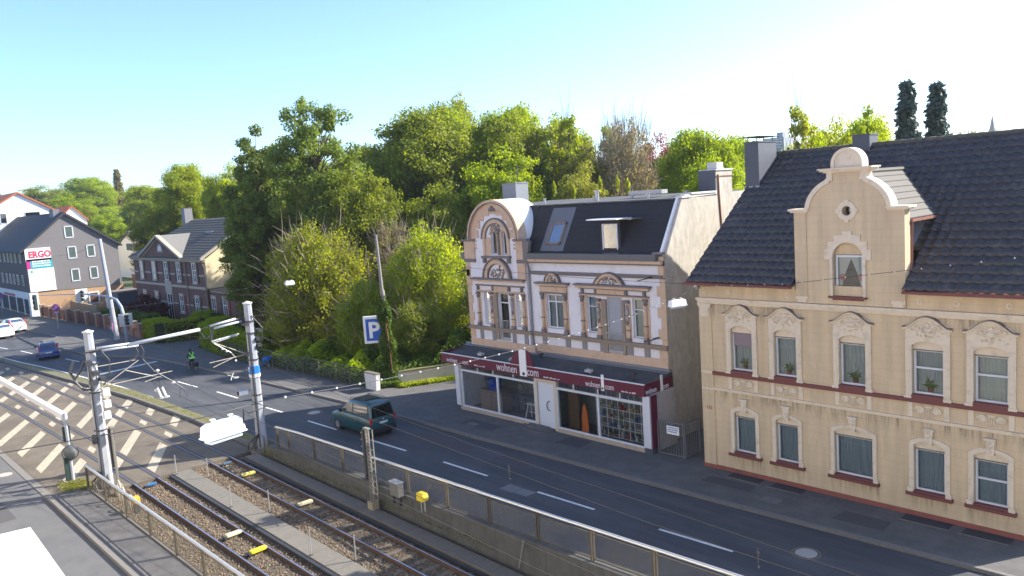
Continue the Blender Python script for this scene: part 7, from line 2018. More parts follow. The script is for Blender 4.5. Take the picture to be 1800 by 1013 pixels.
# ================================================================== CYCLIST
def skin_body(name, joints, edges, m, parent, sub=2):
    """joints: list of (pos, rx, ry)"""
    me = bpy.data.meshes.new(name); me.from_pydata([j[0] for j in joints], edges, []); me.materials.append(m)
    o = bpy.data.objects.new(name, me); COL.objects.link(o); link_child(o, parent)
    o.modifiers.new('skin', 'SKIN')
    if not me.skin_vertices: 
        bm = bmesh.new(); bm.from_mesh(me); bm.verts.layers.skin.verify(); bm.to_mesh(me); bm.free()
    for i, j in enumerate(joints):
        me.skin_vertices[0].data[i].radius = (j[1], j[2]); me.skin_vertices[0].data[i].use_root = (i == 0)
    s = o.modifiers.new('sub', 'SUBSURF'); s.levels = sub; s.render_levels = sub
    return o
SKIN = mat('skin', (.48, .27, .19), .6)
CLOTH = mat('dark_clothes', (.03, .034, .05), .85)
HIVIS = mat('high_visibility_green', (.25, .75, .12), .7, emit=None)
# bicycle: front is -x in world, build with front +x then rotate
bt = thing('bicycle', 'black bicycle with panniers ridden along the far kerb', 'bicycle', (-62.45, 22.75, 0), PI + R(4))
def wheelm(x, r, parent):
    b = MB(); b.sm = True; b.tube([(x + r * math.cos(a), 0, r + r * math.sin(a) + .01) for a in [2 * PI * k / 28 for k in range(29)]], .02, 6, cap=False); w = b.build('wheel', TYRE, parent)
    b = MB()
    for k in range(12): a = PI * k / 6; b.tube([(x, 0, r + .01), (x + (r - .02) * math.cos(a), 0, r + .01 + (r - .02) * math.sin(a))], .004, 3)
    b.tube([(x, -.05, r), (x, .05, r)], .03, 8); b.build('spokes', METAL, w)
wheelm(.55, .34, bt); wheelm(-.52, .34, bt)
b = MB(); b.sm = True
for p, q in (((-.08, 0, .30), (-.2, 0, .92)), ((-.08, 0, .30), (.38, 0, .78)), ((-.18, 0, .80), (.36, 0, .88)), ((-.52, 0, .35), (-.08, 0, .30)), ((-.52, 0, .35), (-.17, 0, .78)), ((.36, 0, .95), (.55, 0, .35)), ((.36, 0, .9), (.33, 0, 1.06))): b.tube([p, q], .018, 6)
b.build('frame', METALD, bt)
b = MB(); b.sm = True; b.tube([(.22, -.28, 1.06), (.33, -.2, 1.08), (.35, 0, 1.07), (.33, .2, 1.08), (.22, .28, 1.06)], .014, 6); b.build('handlebar', METALD, bt)
b = MB(); b.sm = True; b.ell((-.22, 0, .95), .14, .09, .04, 10, 6); b.build('saddle', BLACK, bt)
b = MB(); b.sm = True; b.tube([(-.08, -.08, .3), (-.08, .08, .3)], .03, 8); b.tube([(-.08, .08, .3), (.02, .1, .16)], .012, 5); b.tube([(-.08, -.08, .3), (-.18, -.1, .44)], .012, 5); b.box(-.03, .07, .1, .18, .14, .17); b.box(-.23, -.13, -.18, -.1, .43, .46); b.build('crank', METALD, bt)
b = MB(); b.box(-.75, -.3, -.06, .06, .72, .75)
for sg in (-1, 1): b.box(-.72, -.38, sg * .07, sg * .2, .42, .74)
b.build('pannier', BLACK, bt, bevel=.02)
pt = thing('person', 'person in dark clothes with a bright green reflective vest, cycling', 'person', (-62.45, 22.75, 0), PI + R(4))
J = [((-.18, 0, .98), .15, .14), ((-.12, 0, 1.15), .13, .16), ((.0, 0, 1.36), .13, .18), ((.06, 0, 1.47), .08, .09), ((.09, 0, 1.55), .055, .055), ((.12, 0, 1.64), .085, .08), ((.13, 0, 1.73), .085, .08), ((.13, 0, 1.79), .05, .05),
     ((.0, .2, 1.42), .07, .07), ((.1, .25, 1.2), .05, .05), ((.2, .27, 1.09), .035, .035),
     ((.0, -.2, 1.42), .07, .07), ((.1, -.25, 1.2), .05, .05), ((.2, -.27, 1.09), .035, .035),
     ((-.12, .11, .93), .10, .10), ((.22, .13, .62), .065, .065), ((.0, .12, .27), .045, .045), ((.1, .13, .2), .035, .035),
     ((-.12, -.11, .93), .10, .10), ((.26, -.13, .80), .065, .065), ((-.1, -.12, .55), .045, .045), ((.0, -.13, .49), .035, .035)]
E_ = [(0, 1), (1, 2), (2, 3), (3, 4), (4, 5), (5, 6), (6, 7), (2, 8), (8, 9), (9, 10), (2, 11), (11, 12), (12, 13), (0, 14), (14, 15), (15, 16), (16, 17), (0, 18), (18, 19), (19, 20), (20, 21)]
skin_body('body', J, E_, CLOTH, pt)
b = MB(); b.sm = True; b.ell((.155, 0, 1.66), .075, .075, .10, 12, 8); b.ell((.235, 0, 1.655), .02, .015, .02, 6, 4); b.ell((.14, .08, 1.66), .02, .012, .03, 6, 4); b.ell((.14, -.08, 1.66), .02, .012, .03, 6, 4); b.build('face', SKIN, pt)
b = MB(); b.sm = True
for k in (-1, 1): b.ell((.222, k * .03, 1.68), .008, .01, .008, 6, 4)
b.build('eyes', BLACK, pt)
b = MB(); b.sm = True; b.ell((.10, 0, 1.72), .11, .10, .10, 12, 8); b.build('hair', mat('dark_hair', (.03, .02, .015), .7), pt)
for sg in (-1, 1):      # hands closed round the grips
    b = MB(); b.sm = True; b.ell((.21, sg * .27, 1.08), .045, .035, .022, 8, 6)
    for k in range(4):
        y = sg * (.245 + .017 * k); L__ = (.9, 1, .95, .75)[k]
        b.tube([(.23, y, 1.095), (.23 + .035 * L__, y, 1.09), (.235 + .035 * L__, y, 1.065), (.225 + .02 * L__, y, 1.045)], [.009, .009, .008, .007], 6)
    b.tube([(.2, sg * .24, 1.08), (.22, sg * .225, 1.06), (.24, sg * .225, 1.05)], [.01, .009, .008], 6); b.build('hand', SKIN, pt)
# reflective vest: crossed bands on the back
b = MB()
def backpt(u, z): # on the back surface
    t = (z - 1.05) / .4; x = -.285 + .17 * t - .02 * abs(u); return (x, u, z)
for (a, c) in (((-.17, 1.47), (.14, 1.08)), ((.17, 1.47), (-.14, 1.08))):
    n = 8; pr = None
    for k in range(n + 1):
        t = k / n; u = a[0] + (c[0] - a[0]) * t; z = a[1] + (c[1] - a[1]) * t; p = backpt(u - .05, z + .0); q = backpt(u + .05, z + .0)
        if pr: b.add([pr[0], pr[1], q, p], [(0, 1, 2, 3)])
        pr = (p, q)
b.add([backpt(-.18, 1.05), backpt(.18, 1.05), backpt(.17, 1.14), backpt(-.17, 1.14)], [(0, 1, 2, 3)])
for sg in (-1, 1):
    b.add([backpt(sg * .18, 1.05), (.0, sg * .2, 1.08), (.0, sg * .19, 1.17), backpt(sg * .17, 1.14)], [(0, 1, 2, 3)])
    b.tube([(-.12, sg * .12, 1.49), (.03, sg * .13, 1.5), (.12, sg * .12, 1.4), (.1, sg * .1, 1.1)], .025, 6)
b.build('vest', HIVIS, pt)
# parked blue bicycle
t = thing('bicycle', 'small blue bicycle parked against the park railing behind the mast', 'bicycle', (-57.4, 26.35, .1), R(8))
wheelm(.5, .3, t); wheelm(-.5, .3, t)
b = MB(); b.sm = True
for p, q in (((-.08, 0, .30), (-.2, 0, .85)), ((-.08, 0, .30), (.38, 0, .75)), ((-.18, 0, .75), (.36, 0, .8)), ((-.5, 0, .3), (-.08, 0, .30)), ((-.5, 0, .3), (-.17, 0, .72)), ((.36, 0, .95), (.5, 0, .3))): b.tube([p, q], .035, 6)
b.build('frame', mat('bright_blue', (.01, .12, .45), .4), t)
b = MB(); b.box(.25, .6, -.18, .18, .72, .95); b.build('basket', mat('bright_blue', (.01, .12, .45), .4), t)
b = MB(); b.tube([(.28, -.25, 1.0), (.36, 0, .98), (.28, .25, 1.0)], .015, 5); b.ell((-.2, 0, .88), .13, .08, .04); b.build('handlebar', BLACK, t)
# ================================================================== VEGETATION
BARK = mat('bark', (.11, .085, .06), .95, .3, 3, .5, 12, stretch=(3, 3, .6))
BARKL = mat('pale_twigs', (.27, .22, .16), .9, .2, 3)
LG = {
    'mid': leaf_mat('leaf_mid_green', (0.127, 0.177, 0.021), (0.255, 0.286, 0.035), .5),
    'deep': leaf_mat('leaf_deep_green', (0.099, 0.153, 0.027), (0.194, 0.244, 0.039), .45),
    'spring': leaf_mat('leaf_spring_green', (0.225, 0.304, 0.025), (0.370, 0.414, 0.039), .55),
    'yellow': leaf_mat('leaf_yellow_green', (0.238, 0.281, 0.027), (0.363, 0.390, 0.044), .55),
    'olive': leaf_mat('leaf_olive', (0.178, 0.201, 0.034), (0.284, 0.286, 0.048), .5),
    'bright': leaf_mat('leaf_bright_green', (0.179, 0.262, 0.020), (0.313, 0.377, 0.029), .55),
    'brownish': leaf_mat('leaf_brownish_buds', (0.218, 0.184, 0.081), (0.276, 0.241, 0.092), .4),
    'red': leaf_mat('leaf_copper_red', (0.196, 0.057, 0.052), (0.287, 0.115, 0.081), .45),
    'conifer': leaf_mat('needles_blue_green', (.05, .085, .075), (.09, .13, .105), .15),
    'hedge': leaf_mat('leaf_hedge', (0.066, 0.128, 0.015), (0.146, 0.208, 0.025), .4),
    'ivy': leaf_mat('leaf_ivy', (0.053, 0.104, 0.015), (0.132, 0.195, 0.029), .4),
    'purple': leaf_mat('leaf_dark_purple', (0.069, 0.017, 0.023), (0.115, 0.029, 0.034), .3),
}
def leaf_cloud(centers, radii, per, size, rg, flat=.6, shell=.55, aspect=1.5, up=.35):
    """leaf faces spread over clumps: returns verts, faces (quads folded as single quads)"""
    Cn = np.repeat(centers, per, axis=0); Rr = np.repeat(radii, per, axis=0)
    n = len(Cn)
    d = rg.normal(size=(n, 3)); d /= np.linalg.norm(d, axis=1, keepdims=True) + 1e-9
    r = shell + (1 - shell) * rg.random(n) ** .6
    r *= rg.uniform(.85, 1.15, n)
    P = Cn + d * r[:, None] * Rr
    nrm = d * .7 + rg.normal(size=(n, 3)) * .55 + np.array([0, 0, up]); nrm /= np.linalg.norm(nrm, axis=1, keepdims=True)
    t = rg.normal(size=(n, 3)); u = np.cross(nrm, t); u /= np.linalg.norm(u, axis=1, keepdims=True) + 1e-9
    v = np.cross(nrm, u)
    s = size * rg.uniform(.55, 1.35, n)
    a = u * (s * aspect * .5)[:, None]; b_ = v * (s * .5)[:, None]
    bend = nrm * (s * .18)[:, None]
    V = np.stack([P - a, P - b_ * 1 - bend * 0 + a * .1, P + a, P + b_ + a * .1], 1)
    V[:, 1] -= bend; V[:, 3] -= bend
    V = V.reshape(-1, 3)
    F = np.arange(n * 4).reshape(-1, 4)
    return V, F
def crown_shape(kind, rg, r, h0, h1, n):
    """clump centres in a crown from height h0 to h1, radius r"""
    C = []
    hh = h1 - h0
    while len(C) < n:
        p = rg.uniform(-1, 1, 3)
        t = (p[2] + 1) / 2
        if kind == 'round': lim = math.sqrt(max(0, 1 - (abs(2 * t - 1) ** 2.4))) * (1.0 - .12 * t)
        elif kind == 'tall': lim = (math.sin(PI * min(t * .92 + .12, 1)) ** .6) * (1 - .35 * t)
        elif kind == 'bush': lim = math.sqrt(max(0, 1 - t ** 2.6)) * (.8 + .2 * math.sin(t * 3))
        elif kind == 'cone': lim = (1 - t) ** .85 + .03
        q = math.hypot(p[0], p[1])
        if q > lim: continue
        if kind != 'cone' and q < lim * .35 and t < .75 and rg.random() < .6: continue
        C.append((p[0] * r, p[1] * r, h0 + t * hh))
    return np.array(C)
def limb_mesh(rg, C, h0, trunk_r, r, frac=1.0, top=None, nb=None, lean=0.0):
    b = MB(); zt = top if top else (C[:, 2].max() * .8)
    k = 7; pts = [(rg.normal() * .06 * r * .2 * i / k + lean * i / k, rg.normal() * .06 * r * .2 * i / k, zt * i / k) for i in range(k + 1)]
    b.tube(pts, [trunk_r * (1 - .8 * i / k) + .02 for i in range(k + 1)], 7)
    idx = rg.permutation(len(C))[: (nb or int(len(C) * frac))]
    for i in idx:
        c = C[i]; z0 = max(h0 * .6, min(c[2] - np.hypot(c[0], c[1]) * rg.uniform(.5, 1.0), zt * .92)); z0 = max(z0, .15)
        s = min(int(z0 / zt * k), k - 1); f_ = z0 / zt * k - s
        a = Vector(pts[s]) * (1 - f_) + Vector(pts[s + 1]) * f_
        e = Vector(c); m = (a + e) / 2 + Vector((rg.normal() * .1 * r * .3, rg.normal() * .1 * r * .3, .08 * r))
        r0 = trunk_r * .38 * (1 - .6 * z0 / zt) + .012
        b.tube([a, m, e], [r0, r0 * .55, r0 * .15 + .005], 5, cap=False)
    return b
PROTO = {}
def tree_proto(key, kind, r, h0, h1, nclump, cr, per, leaf, seed, trunk_r=.22, name='tree', nb=None, shell=.45, sparse_tw=0, crz=.75, up=.35):
    rg = np.random.default_rng(seed)
    C = crown_shape(kind, rg, r - cr * .6, h0 + cr * .3, h1 - cr * .5, nclump)
    rad = rg.uniform(.5, 1.35, (nclump, 3)) * cr; rad[:, 2] *= crz
    V, F = leaf_cloud(C, rad, per, leaf, rg, shell=shell, up=up)
    # drop leaves below ground
    keep = (V.reshape(-1, 4, 3)[:, :, 2].min(1) > .05)
    V = V.reshape(-1, 4, 3)[keep].reshape(-1, 3); F = np.arange(len(V)).reshape(-1, 4)
    lb = limb_mesh(rg, C, h0, trunk_r, r, nb=nb or nclump)
    if sparse_tw:
        for _ in range(sparse_tw):
            c = C[rg.integers(len(C))]; a = Vector(c) + Vector(rg.normal(size=3) * cr * .4); dd = Vector((a.x, a.y, abs(a.z - h0) * .5 + 1)).normalized() + Vector(rg.normal(size=3) * .35)
            e = a + dd * rg.uniform(.6, 1.9); lb.tube([a, (a + e) / 2 + Vector(rg.normal(size=3) * .06), e], [.028, .02, .005], 3, cap=False)
    PROTO[key] = (V, F, lb, float(np.percentile(V[:, 2], 99.6)), r)
class TreeMesh: pass
TM = {}
def place_tree(name, key, lab, x, y, top, r, mleaf, group=None, cat='tree', zb=None, rot=None, bark=None, rz_scale=None):
    V, F, lb, h1, pr = PROTO[key]
    zb = (ground_h(x, y) - .05) if zb is None else zb
    t = thing(name, lab, cat, (x, y, zb), rot if rot is not None else rnd.uniform(0, 6.28), group)
    if key not in TM:
        me = bpy.data.meshes.new('crown'); o = np_mesh('crown', V, F, LG[mleaf], t); tr = lb.build('trunk', bark or BARK, t); TM[key] = (o.data, tr.data)
    else:
        cm, tm = TM[key]
        o = bpy.data.objects.new('crown', cm); COL.objects.link(o); link_child(o, t)
        tr = bpy.data.objects.new('trunk', tm); COL.objects.link(tr); link_child(tr, t)
    o.material_slots[0].link = 'OBJECT'; o.material_slots[0].material = LG[mleaf]
    tr.material_slots[0].link = 'OBJECT'; tr.material_slots[0].material = bark or BARK
    sz = (top - zb) / h1; sr = r / pr
    t.scale = (sr, sr, sz)
    return t
tree_proto('mapleA', 'round', 5.2, 3.0, 20.5, 230, .95, 260, .165, 11, .32, shell=.25, nb=200)
tree_proto('mapleB', 'tall', 4.0, 3.0, 18.0, 170, .8, 230, .16, 12, .26, shell=.25, nb=140)
tree_proto('broadA', 'round', 6.0, 2.5, 18.0, 260, 1.35, 330, .165, 13, .3, shell=.12, nb=150)
tree_proto('broadB', 'round', 4.5, 2.0, 15.0, 180, 1.1, 300, .15, 14, .25, shell=.12, nb=110)
tree_proto('airy', 'tall', 3.5, 4.0, 16.0, 110, .6, 80, .18, 15, .18, shell=.15, sparse_tw=300)
tree_proto('bare', 'round', 4.0, 3.0, 16.0, 80, .9, 45, .16, 16, .22, shell=.1, sparse_tw=900)
tree_proto('bushA', 'bush', 5.5, .3, 10.0, 170, 1.35, 330, .135, 17, .12, nb=150, shell=.15, sparse_tw=900)
tree_proto('bushB', 'bush', 3.5, .2, 8.0, 100, 1.1, 330, .13, 18, .1, nb=80, shell=.15, sparse_tw=250)
tree_proto('shrub', 'bush', 1.5, .05, 2.4, 34, .38, 190, .12, 19, .04, nb=26, shell=.2)
tree_proto('columnar', 'cone', .9, .3, 5.0, 40, .3, 90, .13, 21, .06, nb=20, shell=.3)
# conifer: layered drooping branches
def conifer_proto(key, h, r, seed):
    rg = np.random.default_rng(seed); C = []; Rd = []
    lb = MB(); lb.tube([(0, 0, 0), (0, 0, h * .97)], [.25, .02], 8)
    for i in range(330):
        t = .05 + .95 * rg.random() ** .8; z = h * t; rr = r * (1 - t) ** .8 * (.75 + .35 * math.sin(z * 2.1) * math.sin(z * .7 + 1)) + .14
        a = rg.uniform(0, 6.28); L_ = rr * rg.uniform(.5, 1.15)
        e = np.array([L_ * math.cos(a), L_ * math.sin(a), z - .22 * L_ + .1 * rg.normal()])
        lb.tube([(0, 0, z), tuple(e)], [.025, .006], 3, cap=False)
        for s in (.35, .65, .95):
            C.append(np.array([0, 0, z]) * (1 - s) + e * s - np.array([0, 0, .1 * s])); Rd.append((.22, .22, .24 + .1 * s))
    V, F = leaf_cloud(np.array(C), np.array(Rd), 16, .14, rg, shell=.15, aspect=2.2, up=-.1)
    PROTO[key] = (V, F, lb, h, r)
conifer_proto('conifer', 15.0, 2.2, 31)

TR = [  # name, proto, label, x, y, top, radius, leaf
    ('maple_tree', 'mapleA', 'tallest dark green maple tree right of the brick house', -66.6, 37.5, 21.2, 5.4, 'deep'),
    ('maple_tree', 'mapleB', 'tall green tree directly left of the tallest maple', -74.3, 35.2, 19.6, 4.2, 'deep'),
    ('maple_tree', 'mapleB', 'lower green tree whose branches hang before the yellow gable wall', -70.9, 32.6, 14.2, 3.7, 'deep'),
    ('broad_tree', 'broadB', 'dense dark green tree below and right of the tallest maple', -61.5, 38.5, 14.6, 4.2, 'mid'),
    ('broad_tree', 'broadA', 'huge mid green round tree behind the two yellow green bushes', -68.5, 51.0, 20.9, 7.4, 'mid'),
    ('broad_tree', 'broadA', 'large round tree left of centre with top in the skyline gap', -86.5, 55.0, 18.8, 5.4, 'mid'),
    ('broad_tree', 'broadB', 'tall olive green tree at the highest point of the wood', -79.0, 64.0, 23.4, 5.6, 'olive'),
    ('broad_tree', 'broadA', 'pale yellow green tree behind the round gable', -69.8, 66.0, 21.9, 4.8, 'spring'),
    ('broad_tree', 'broadB', 'bright green tree directly above the zinc chimney with the aerial', -55.3, 50.0, 15.6, 4.8, 'bright'),
    ('airy_tree', 'airy', 'light spring green tree right of the aerial', -54.8, 58.0, 19.0, 3.4, 'spring'),
    ('airy_tree', 'airy', 'thin leafed tree left of the bare crown', -52.5, 63.0, 17.9, 3.2, 'spring'),
    ('bare_tree', 'bare', 'almost bare brownish tree above the mansard roof', -49.3, 60.0, 18.2, 3.9, 'brownish'),
    ('copper_tree', 'broadB', 'copper red leafed tree behind the bare tree', -52.4, 70.0, 16.6, 3.3, 'red'),
    ('copper_tree', 'airy', 'small copper red tree peeping out beside the dark chimney', -33.2, 62.0, 13.4, 2.2, 'red'),
    ('broad_tree', 'broadA', 'bright green round tree left of the dark slate chimney', -40.6, 60.0, 16.2, 4.4, 'bright'),
    ('broad_tree', 'broadB', 'dark green tree between the copper tree and the round bright tree', -47.5, 66.0, 15.2, 2.8, 'deep'),
    ('broad_tree', 'broadB', 'green tree behind the stained brick chimney', -36.6, 56.0, 13.6, 3.2, 'bright'),
    ('broad_tree', 'broadB', 'green tree low behind the flat roof', -45.5, 50.0, 13.6, 3.0, 'olive'),
    ('airy_tree', 'airy', 'thin yellowish tree behind the ridge right of the dark chimney', -28.4, 55.0, 16.7, 2.2, 'yellow'),
    ('broad_tree', 'broadB', 'yellow green tree above the roof ridge between the two chimneys', -25.4, 54.0, 15.0, 2.7, 'yellow'),
    ('airy_tree', 'mapleB', 'light green branchy tree left of the two conifers', -21.8, 50.0, 15.4, 1.9, 'bright'),
    ('broad_tree', 'broadB', 'green tree low behind the ridge left of the conifers', -23.5, 47.0, 13.6, 2.0, 'spring'),
    ('conifer_tree', 'conifer', 'left one of two dark blue green conifers behind the roof ridge', -19.3, 50.0, 16.9, 2.5, 'conifer'),
    ('conifer_tree', 'conifer', 'right one of two dark blue green conifers behind the roof ridge', -17.75, 50.3, 16.6, 2.5, 'conifer'),
    ('broad_tree', 'broadA', 'tall yellow green tree behind the brick house roof', -136.5, 52.0, 20.3, 6.2, 'spring'),
    ('broad_tree', 'broadB', 'green tree behind the brick house chimney', -124.0, 54.0, 18.9, 5.0, 'spring'),
    ('broad_tree', 'broadA', 'dark green tree right of the brick house chimney', -108.0, 52.0, 17.6, 5.0, 'mid'),
    ('broad_tree', 'broadB', 'green tree between the brick house and the small cream house', -138.0, 46.5, 13.2, 4.5, 'mid'),
    ('broad_tree', 'broadA', 'mid green tree filling the gap behind the tallest maple', -97.0, 58.0, 17.5, 6.0, 'mid'),
    ('broad_tree', 'broadB', 'shady green tree filling the wood above the left bush', -72.5, 45.5, 15.2, 4.5, 'mid'),
    ('broad_tree', 'broadB', 'shady green tree filling the wood above the right bush', -58.5, 44.5, 12.6, 3.8, 'mid'),
    ('bare_tree', 'bare', 'dry brown shrub tree between the two yellow green bushes', -57.8, 39.0, 10.2, 2.4, 'brownish'),
    ('bush', 'bushA', 'large yellow green bush left of the grey pole', -59.5, 32.8, 10.1, 5.4, 'yellow'),
    ('bush', 'bushA', 'bright yellow green bush right of the grey pole', -49.6, 36.8, 9.6, 4.2, 'spring'),
    ('bush', 'bushB', 'lower green bush behind the parking sign', -52.0, 32.6, 6.2, 3.0, 'bright'),
    ('bush', 'bushB', 'dark green bush at the left side of the ornate house', -43.2, 38.5, 7.6, 3.2, 'mid'),
    ('bush', 'bushB', 'dark green bush behind the low white wall', -46.6, 33.2, 4.6, 2.4, 'mid'),
    ('broad_tree', 'broadA', 'wide green tree on the skyline behind the huge round tree', -76.0, 60.0, 22.6, 6.5, 'mid'),
    ('broad_tree', 'broadA', 'wide spring green tree on the skyline left of the aerial', -66.5, 60.0, 20.6, 5.4, 'bright'),
    ('broad_tree', 'broadB', 'green tree filling the skyline right of the aerial', -58.5, 62.0, 19.0, 4.4, 'spring'),
    ('broad_tree', 'broadB', 'olive tree below the bare brown crown', -51.5, 57.0, 15.6, 3.6, 'olive'),
    ('broad_tree', 'broadA', 'green tree in the skyline dip right of the tallest maple', -83.5, 60.0, 19.6, 6.2, 'mid'),
    ('broad_tree', 'broadB', 'green tree behind the tallest maple on its left side', -93.0, 52.0, 17.5, 5.0, 'deep'),
    ('bare_tree', 'bare', 'second almost bare crown left of the copper tree', -47.0, 58.5, 17.2, 3.0, 'brownish'),
    ('broad_tree', 'broadB', 'yellow green tree at the left end of the cream house ridge', -26.8, 57.0, 14.6, 2.6, 'yellow'),
    ('broad_tree', 'broadA', 'spring green tree between the dark chimney and the small ridge chimney', -24.6, 56.5, 15.4, 2.9, 'spring'),
    ('broad_tree', 'broadB', 'low yellow green tree right beside the dark slate chimney', -29.5, 58.0, 14.8, 2.6, 'yellow'),
    ('broad_tree', 'broadA', 'green tree closing the skyline gap left of the pale crown', -73.0, 58.0, 21.3, 5.0, 'bright'),
    ('broad_tree', 'broadB', 'green tree closing the skyline gap above the zinc chimney', -61.5, 58.0, 19.6, 4.4, 'mid'),
    ('broad_tree', 'broadA', 'broad green tree behind the copper red tree', -44.0, 70.0, 15.8, 5.0, 'bright'),
    ('broad_tree', 'broadA', 'broad green tree between the brick house and the tallest maple', -104.0, 66.0, 19.2, 7.0, 'spring'),
    ('broad_tree', 'broadB', 'olive green tree behind the brick house gable', -90.0, 49.0, 14.8, 4.6, 'mid'),
]
HH = {}
for i, (nm, key, lab, x, y, top, r, lf) in enumerate(TR):
    place_tree(nm, key, lab, x, y, top, r, lf, cat={'bush': 'bush'}.get(nm, 'tree'), group={'bush': 'bushes by the park railing'}.get(nm, 'trees of the wood'), bark=BARKL if key in ('bushA', 'bare', 'bushB') else BARK)
# far trees on the left, sight lines over the grey office
FT = [(-227, 75, 20.7, 7.5, 'broadA', 'spring'), (-303.6, 82, 27.2, 12, 'broadA', 'bright'), (-262, 66, 20.0, 8, 'broadB', 'bright'), (-391, 88, 28.5, 12, 'broadB', 'mid'), (-352, 100, 27.0, 11, 'broadA', 'spring'),
      (-245, 95, 20.5, 7, 'broadB', 'mid'), (-205, 78, 17.8, 6, 'broadB', 'spring'), (-215, 62, 13.6, 5, 'broadB', 'bright'), (-430, 70, 31.0, 12, 'bare', 'brownish'), (-470, 60, 32, 12, 'broadA', 'olive'), (-330, 62, 21, 9, 'broadB', 'mid'),
      (-290, 110, 26, 9, 'bare', 'brownish'), (-240, 62, 15.5, 6, 'broadA', 'mid'), (-176, 70, 18.2, 5, 'broadB', 'olive'), (-152, 62, 18.0, 5, 'broadB', 'spring'), (-186, 90, 19.5, 6, 'broadA', 'mid'), (-235, 120, 24, 8, 'broadA', 'olive')]
wh = ['the white gable', 'the orange roof', 'the grey office roof', 'the left skyline', 'the woodland house', 'the small cream house']
fl = ['large pale green tree right of the woodland house', 'very wide bright tree crown above the grey office ridge', 'bright green tree just behind the grey office roof slope', 'wide dark tree crown above the white gable', 'wide pale crown between white gable and office ridge',
      'mid green tree above the woodland house', 'pale green tree above the small cream house', 'low bright tree left of the small cream house', 'bare brown crown at the far left skyline', 'olive crown at the far left edge of the skyline', 'dark green crown behind the orange roof',
      'bare brown crown beside the red brown conifer', 'low mid green tree under the woodland house', 'olive tree left of the tall yellow green tree', 'pale green tree left of the brick house chimney', 'mid green tree on the skyline left of the brick house', 'olive tree on the far skyline']
for (x, y, top, r, key, lf), l in zip(FT, fl): place_tree('far_tree', key, l, x, y, top, r, lf, group='distant trees on the left')
place_tree('far_conifer', 'conifer', 'reddish brown pointed conifer on the left skyline', -313, 95, 30.5, 5.5, 'brownish', group='distant trees on the left')
# slim yellow green columns behind the flat roof
for i, (x, z, l) in enumerate([(-45.1, 13.0, 'first'), (-42.7, 12.5, 'second'), (-40.7, 12.2, 'third'), (-38.2, 12.6, 'fourth'), (-36.6, 12.6, 'fifth'), (-35.6, 12.3, 'sixth')]):
    place_tree('columnar_tree', 'columnar', 'slim yellow green column shaped tree behind the flat roof, %s from the left' % l, x, 44.0, z, .62, 'yellow', group='slim trees behind the flat roof')

# hedges: trimmed boxes of leaves
def hedge(lab, pts, w, h, leafm, seed, dens=420, leaf=.11, nm='hedge', z0=.05, jag=.08, cat='hedge', kind=None):
    rg = np.random.default_rng(seed); P = []; N_ = []
    for p, q in zip(pts, pts[1:]):
        L_ = math.hypot(q[0] - p[0], q[1] - p[1]); n = int(L_ * (2 * h + w) * dens / 3)
        dx, dy = (q[0] - p[0]) / L_, (q[1] - p[1]) / L_
        s = rg.random(n) * L_; side = rg.random(n) * (2 * h + w)
        u = np.where(side < h, -w / 2, np.where(side > h + w, w / 2, side - h - w / 2))
        z = np.where(side < h, side, np.where(side > h + w, 2 * h + w - side, h))
        u = u + rg.normal(0, jag, n); z = z + rg.normal(0, jag, n) + .12 * np.sin(s * 1.3 + p[0]) * (z / h)
        P.append(np.stack([p[0] + dx * s - dy * u, p[1] + dy * s + dx * u, np.maximum(z, .02) + z0], -1))
    P = np.concatenate(P)
    V, F = leaf_cloud(P, np.full((len(P), 3), .05), 1, leaf, rg, up=.3)
    t = thing(nm, lab, cat); np_mesh('foliage', V, F, LG[leafm], t)
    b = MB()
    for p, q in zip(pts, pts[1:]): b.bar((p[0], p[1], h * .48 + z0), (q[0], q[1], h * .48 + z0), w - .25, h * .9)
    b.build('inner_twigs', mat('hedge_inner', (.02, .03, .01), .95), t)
    if kind: t['kind'] = kind
    return t
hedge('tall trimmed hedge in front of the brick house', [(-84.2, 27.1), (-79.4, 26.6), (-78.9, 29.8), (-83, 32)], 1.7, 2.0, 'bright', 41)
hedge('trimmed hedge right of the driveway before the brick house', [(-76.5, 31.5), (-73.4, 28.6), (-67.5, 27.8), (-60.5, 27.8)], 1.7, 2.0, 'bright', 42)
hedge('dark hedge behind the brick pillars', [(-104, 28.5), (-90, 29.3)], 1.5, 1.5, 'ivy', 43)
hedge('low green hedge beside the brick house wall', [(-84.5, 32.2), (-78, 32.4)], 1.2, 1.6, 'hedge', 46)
place_tree('shrub', 'shrub', 'dark purple rounded shrub left in front of the brick house', -99.5, 31.3, 3.1, 2.3, 'purple', cat='shrub')
place_tree('shrub', 'shrub', 'dark purple rounded shrub nearer the brick house door', -95.0, 31.0, 2.7, 2.0, 'purple', cat='shrub')
# ivy and undergrowth along the park railing
def cover(lab, pts, n, hfun, leafm, seed, leaf=.14, nm='undergrowth'):
    rg = np.random.default_rng(seed); xs = np.array([p[0] for p in pts]); ys = np.array([p[1] for p in pts]); x0, x1, y0, y1 = xs.min(), xs.max(), ys.min(), ys.max()
    P = []
    while len(P) < n:
        x, y = rg.uniform(x0, x1), rg.uniform(y0, y1)
        ins = False; j = len(pts) - 1
        for i in range(len(pts)):
            if (pts[i][1] > y) != (pts[j][1] > y) and x < (pts[j][0] - pts[i][0]) * (y - pts[i][1]) / (pts[j][1] - pts[i][1]) + pts[i][0]: ins = not ins
            j = i
        if not ins: continue
        h = hfun(x, y); P.append((x, y, h * (rg.random() ** .35)))
    P = np.array(P); V, F = leaf_cloud(P, np.full((len(P), 3), .08), 1, leaf, rg, up=.5)
    o = np_mesh(nm, V, F, LG[leafm]); tag(o, lab, 'undergrowth', kind='stuff'); return o
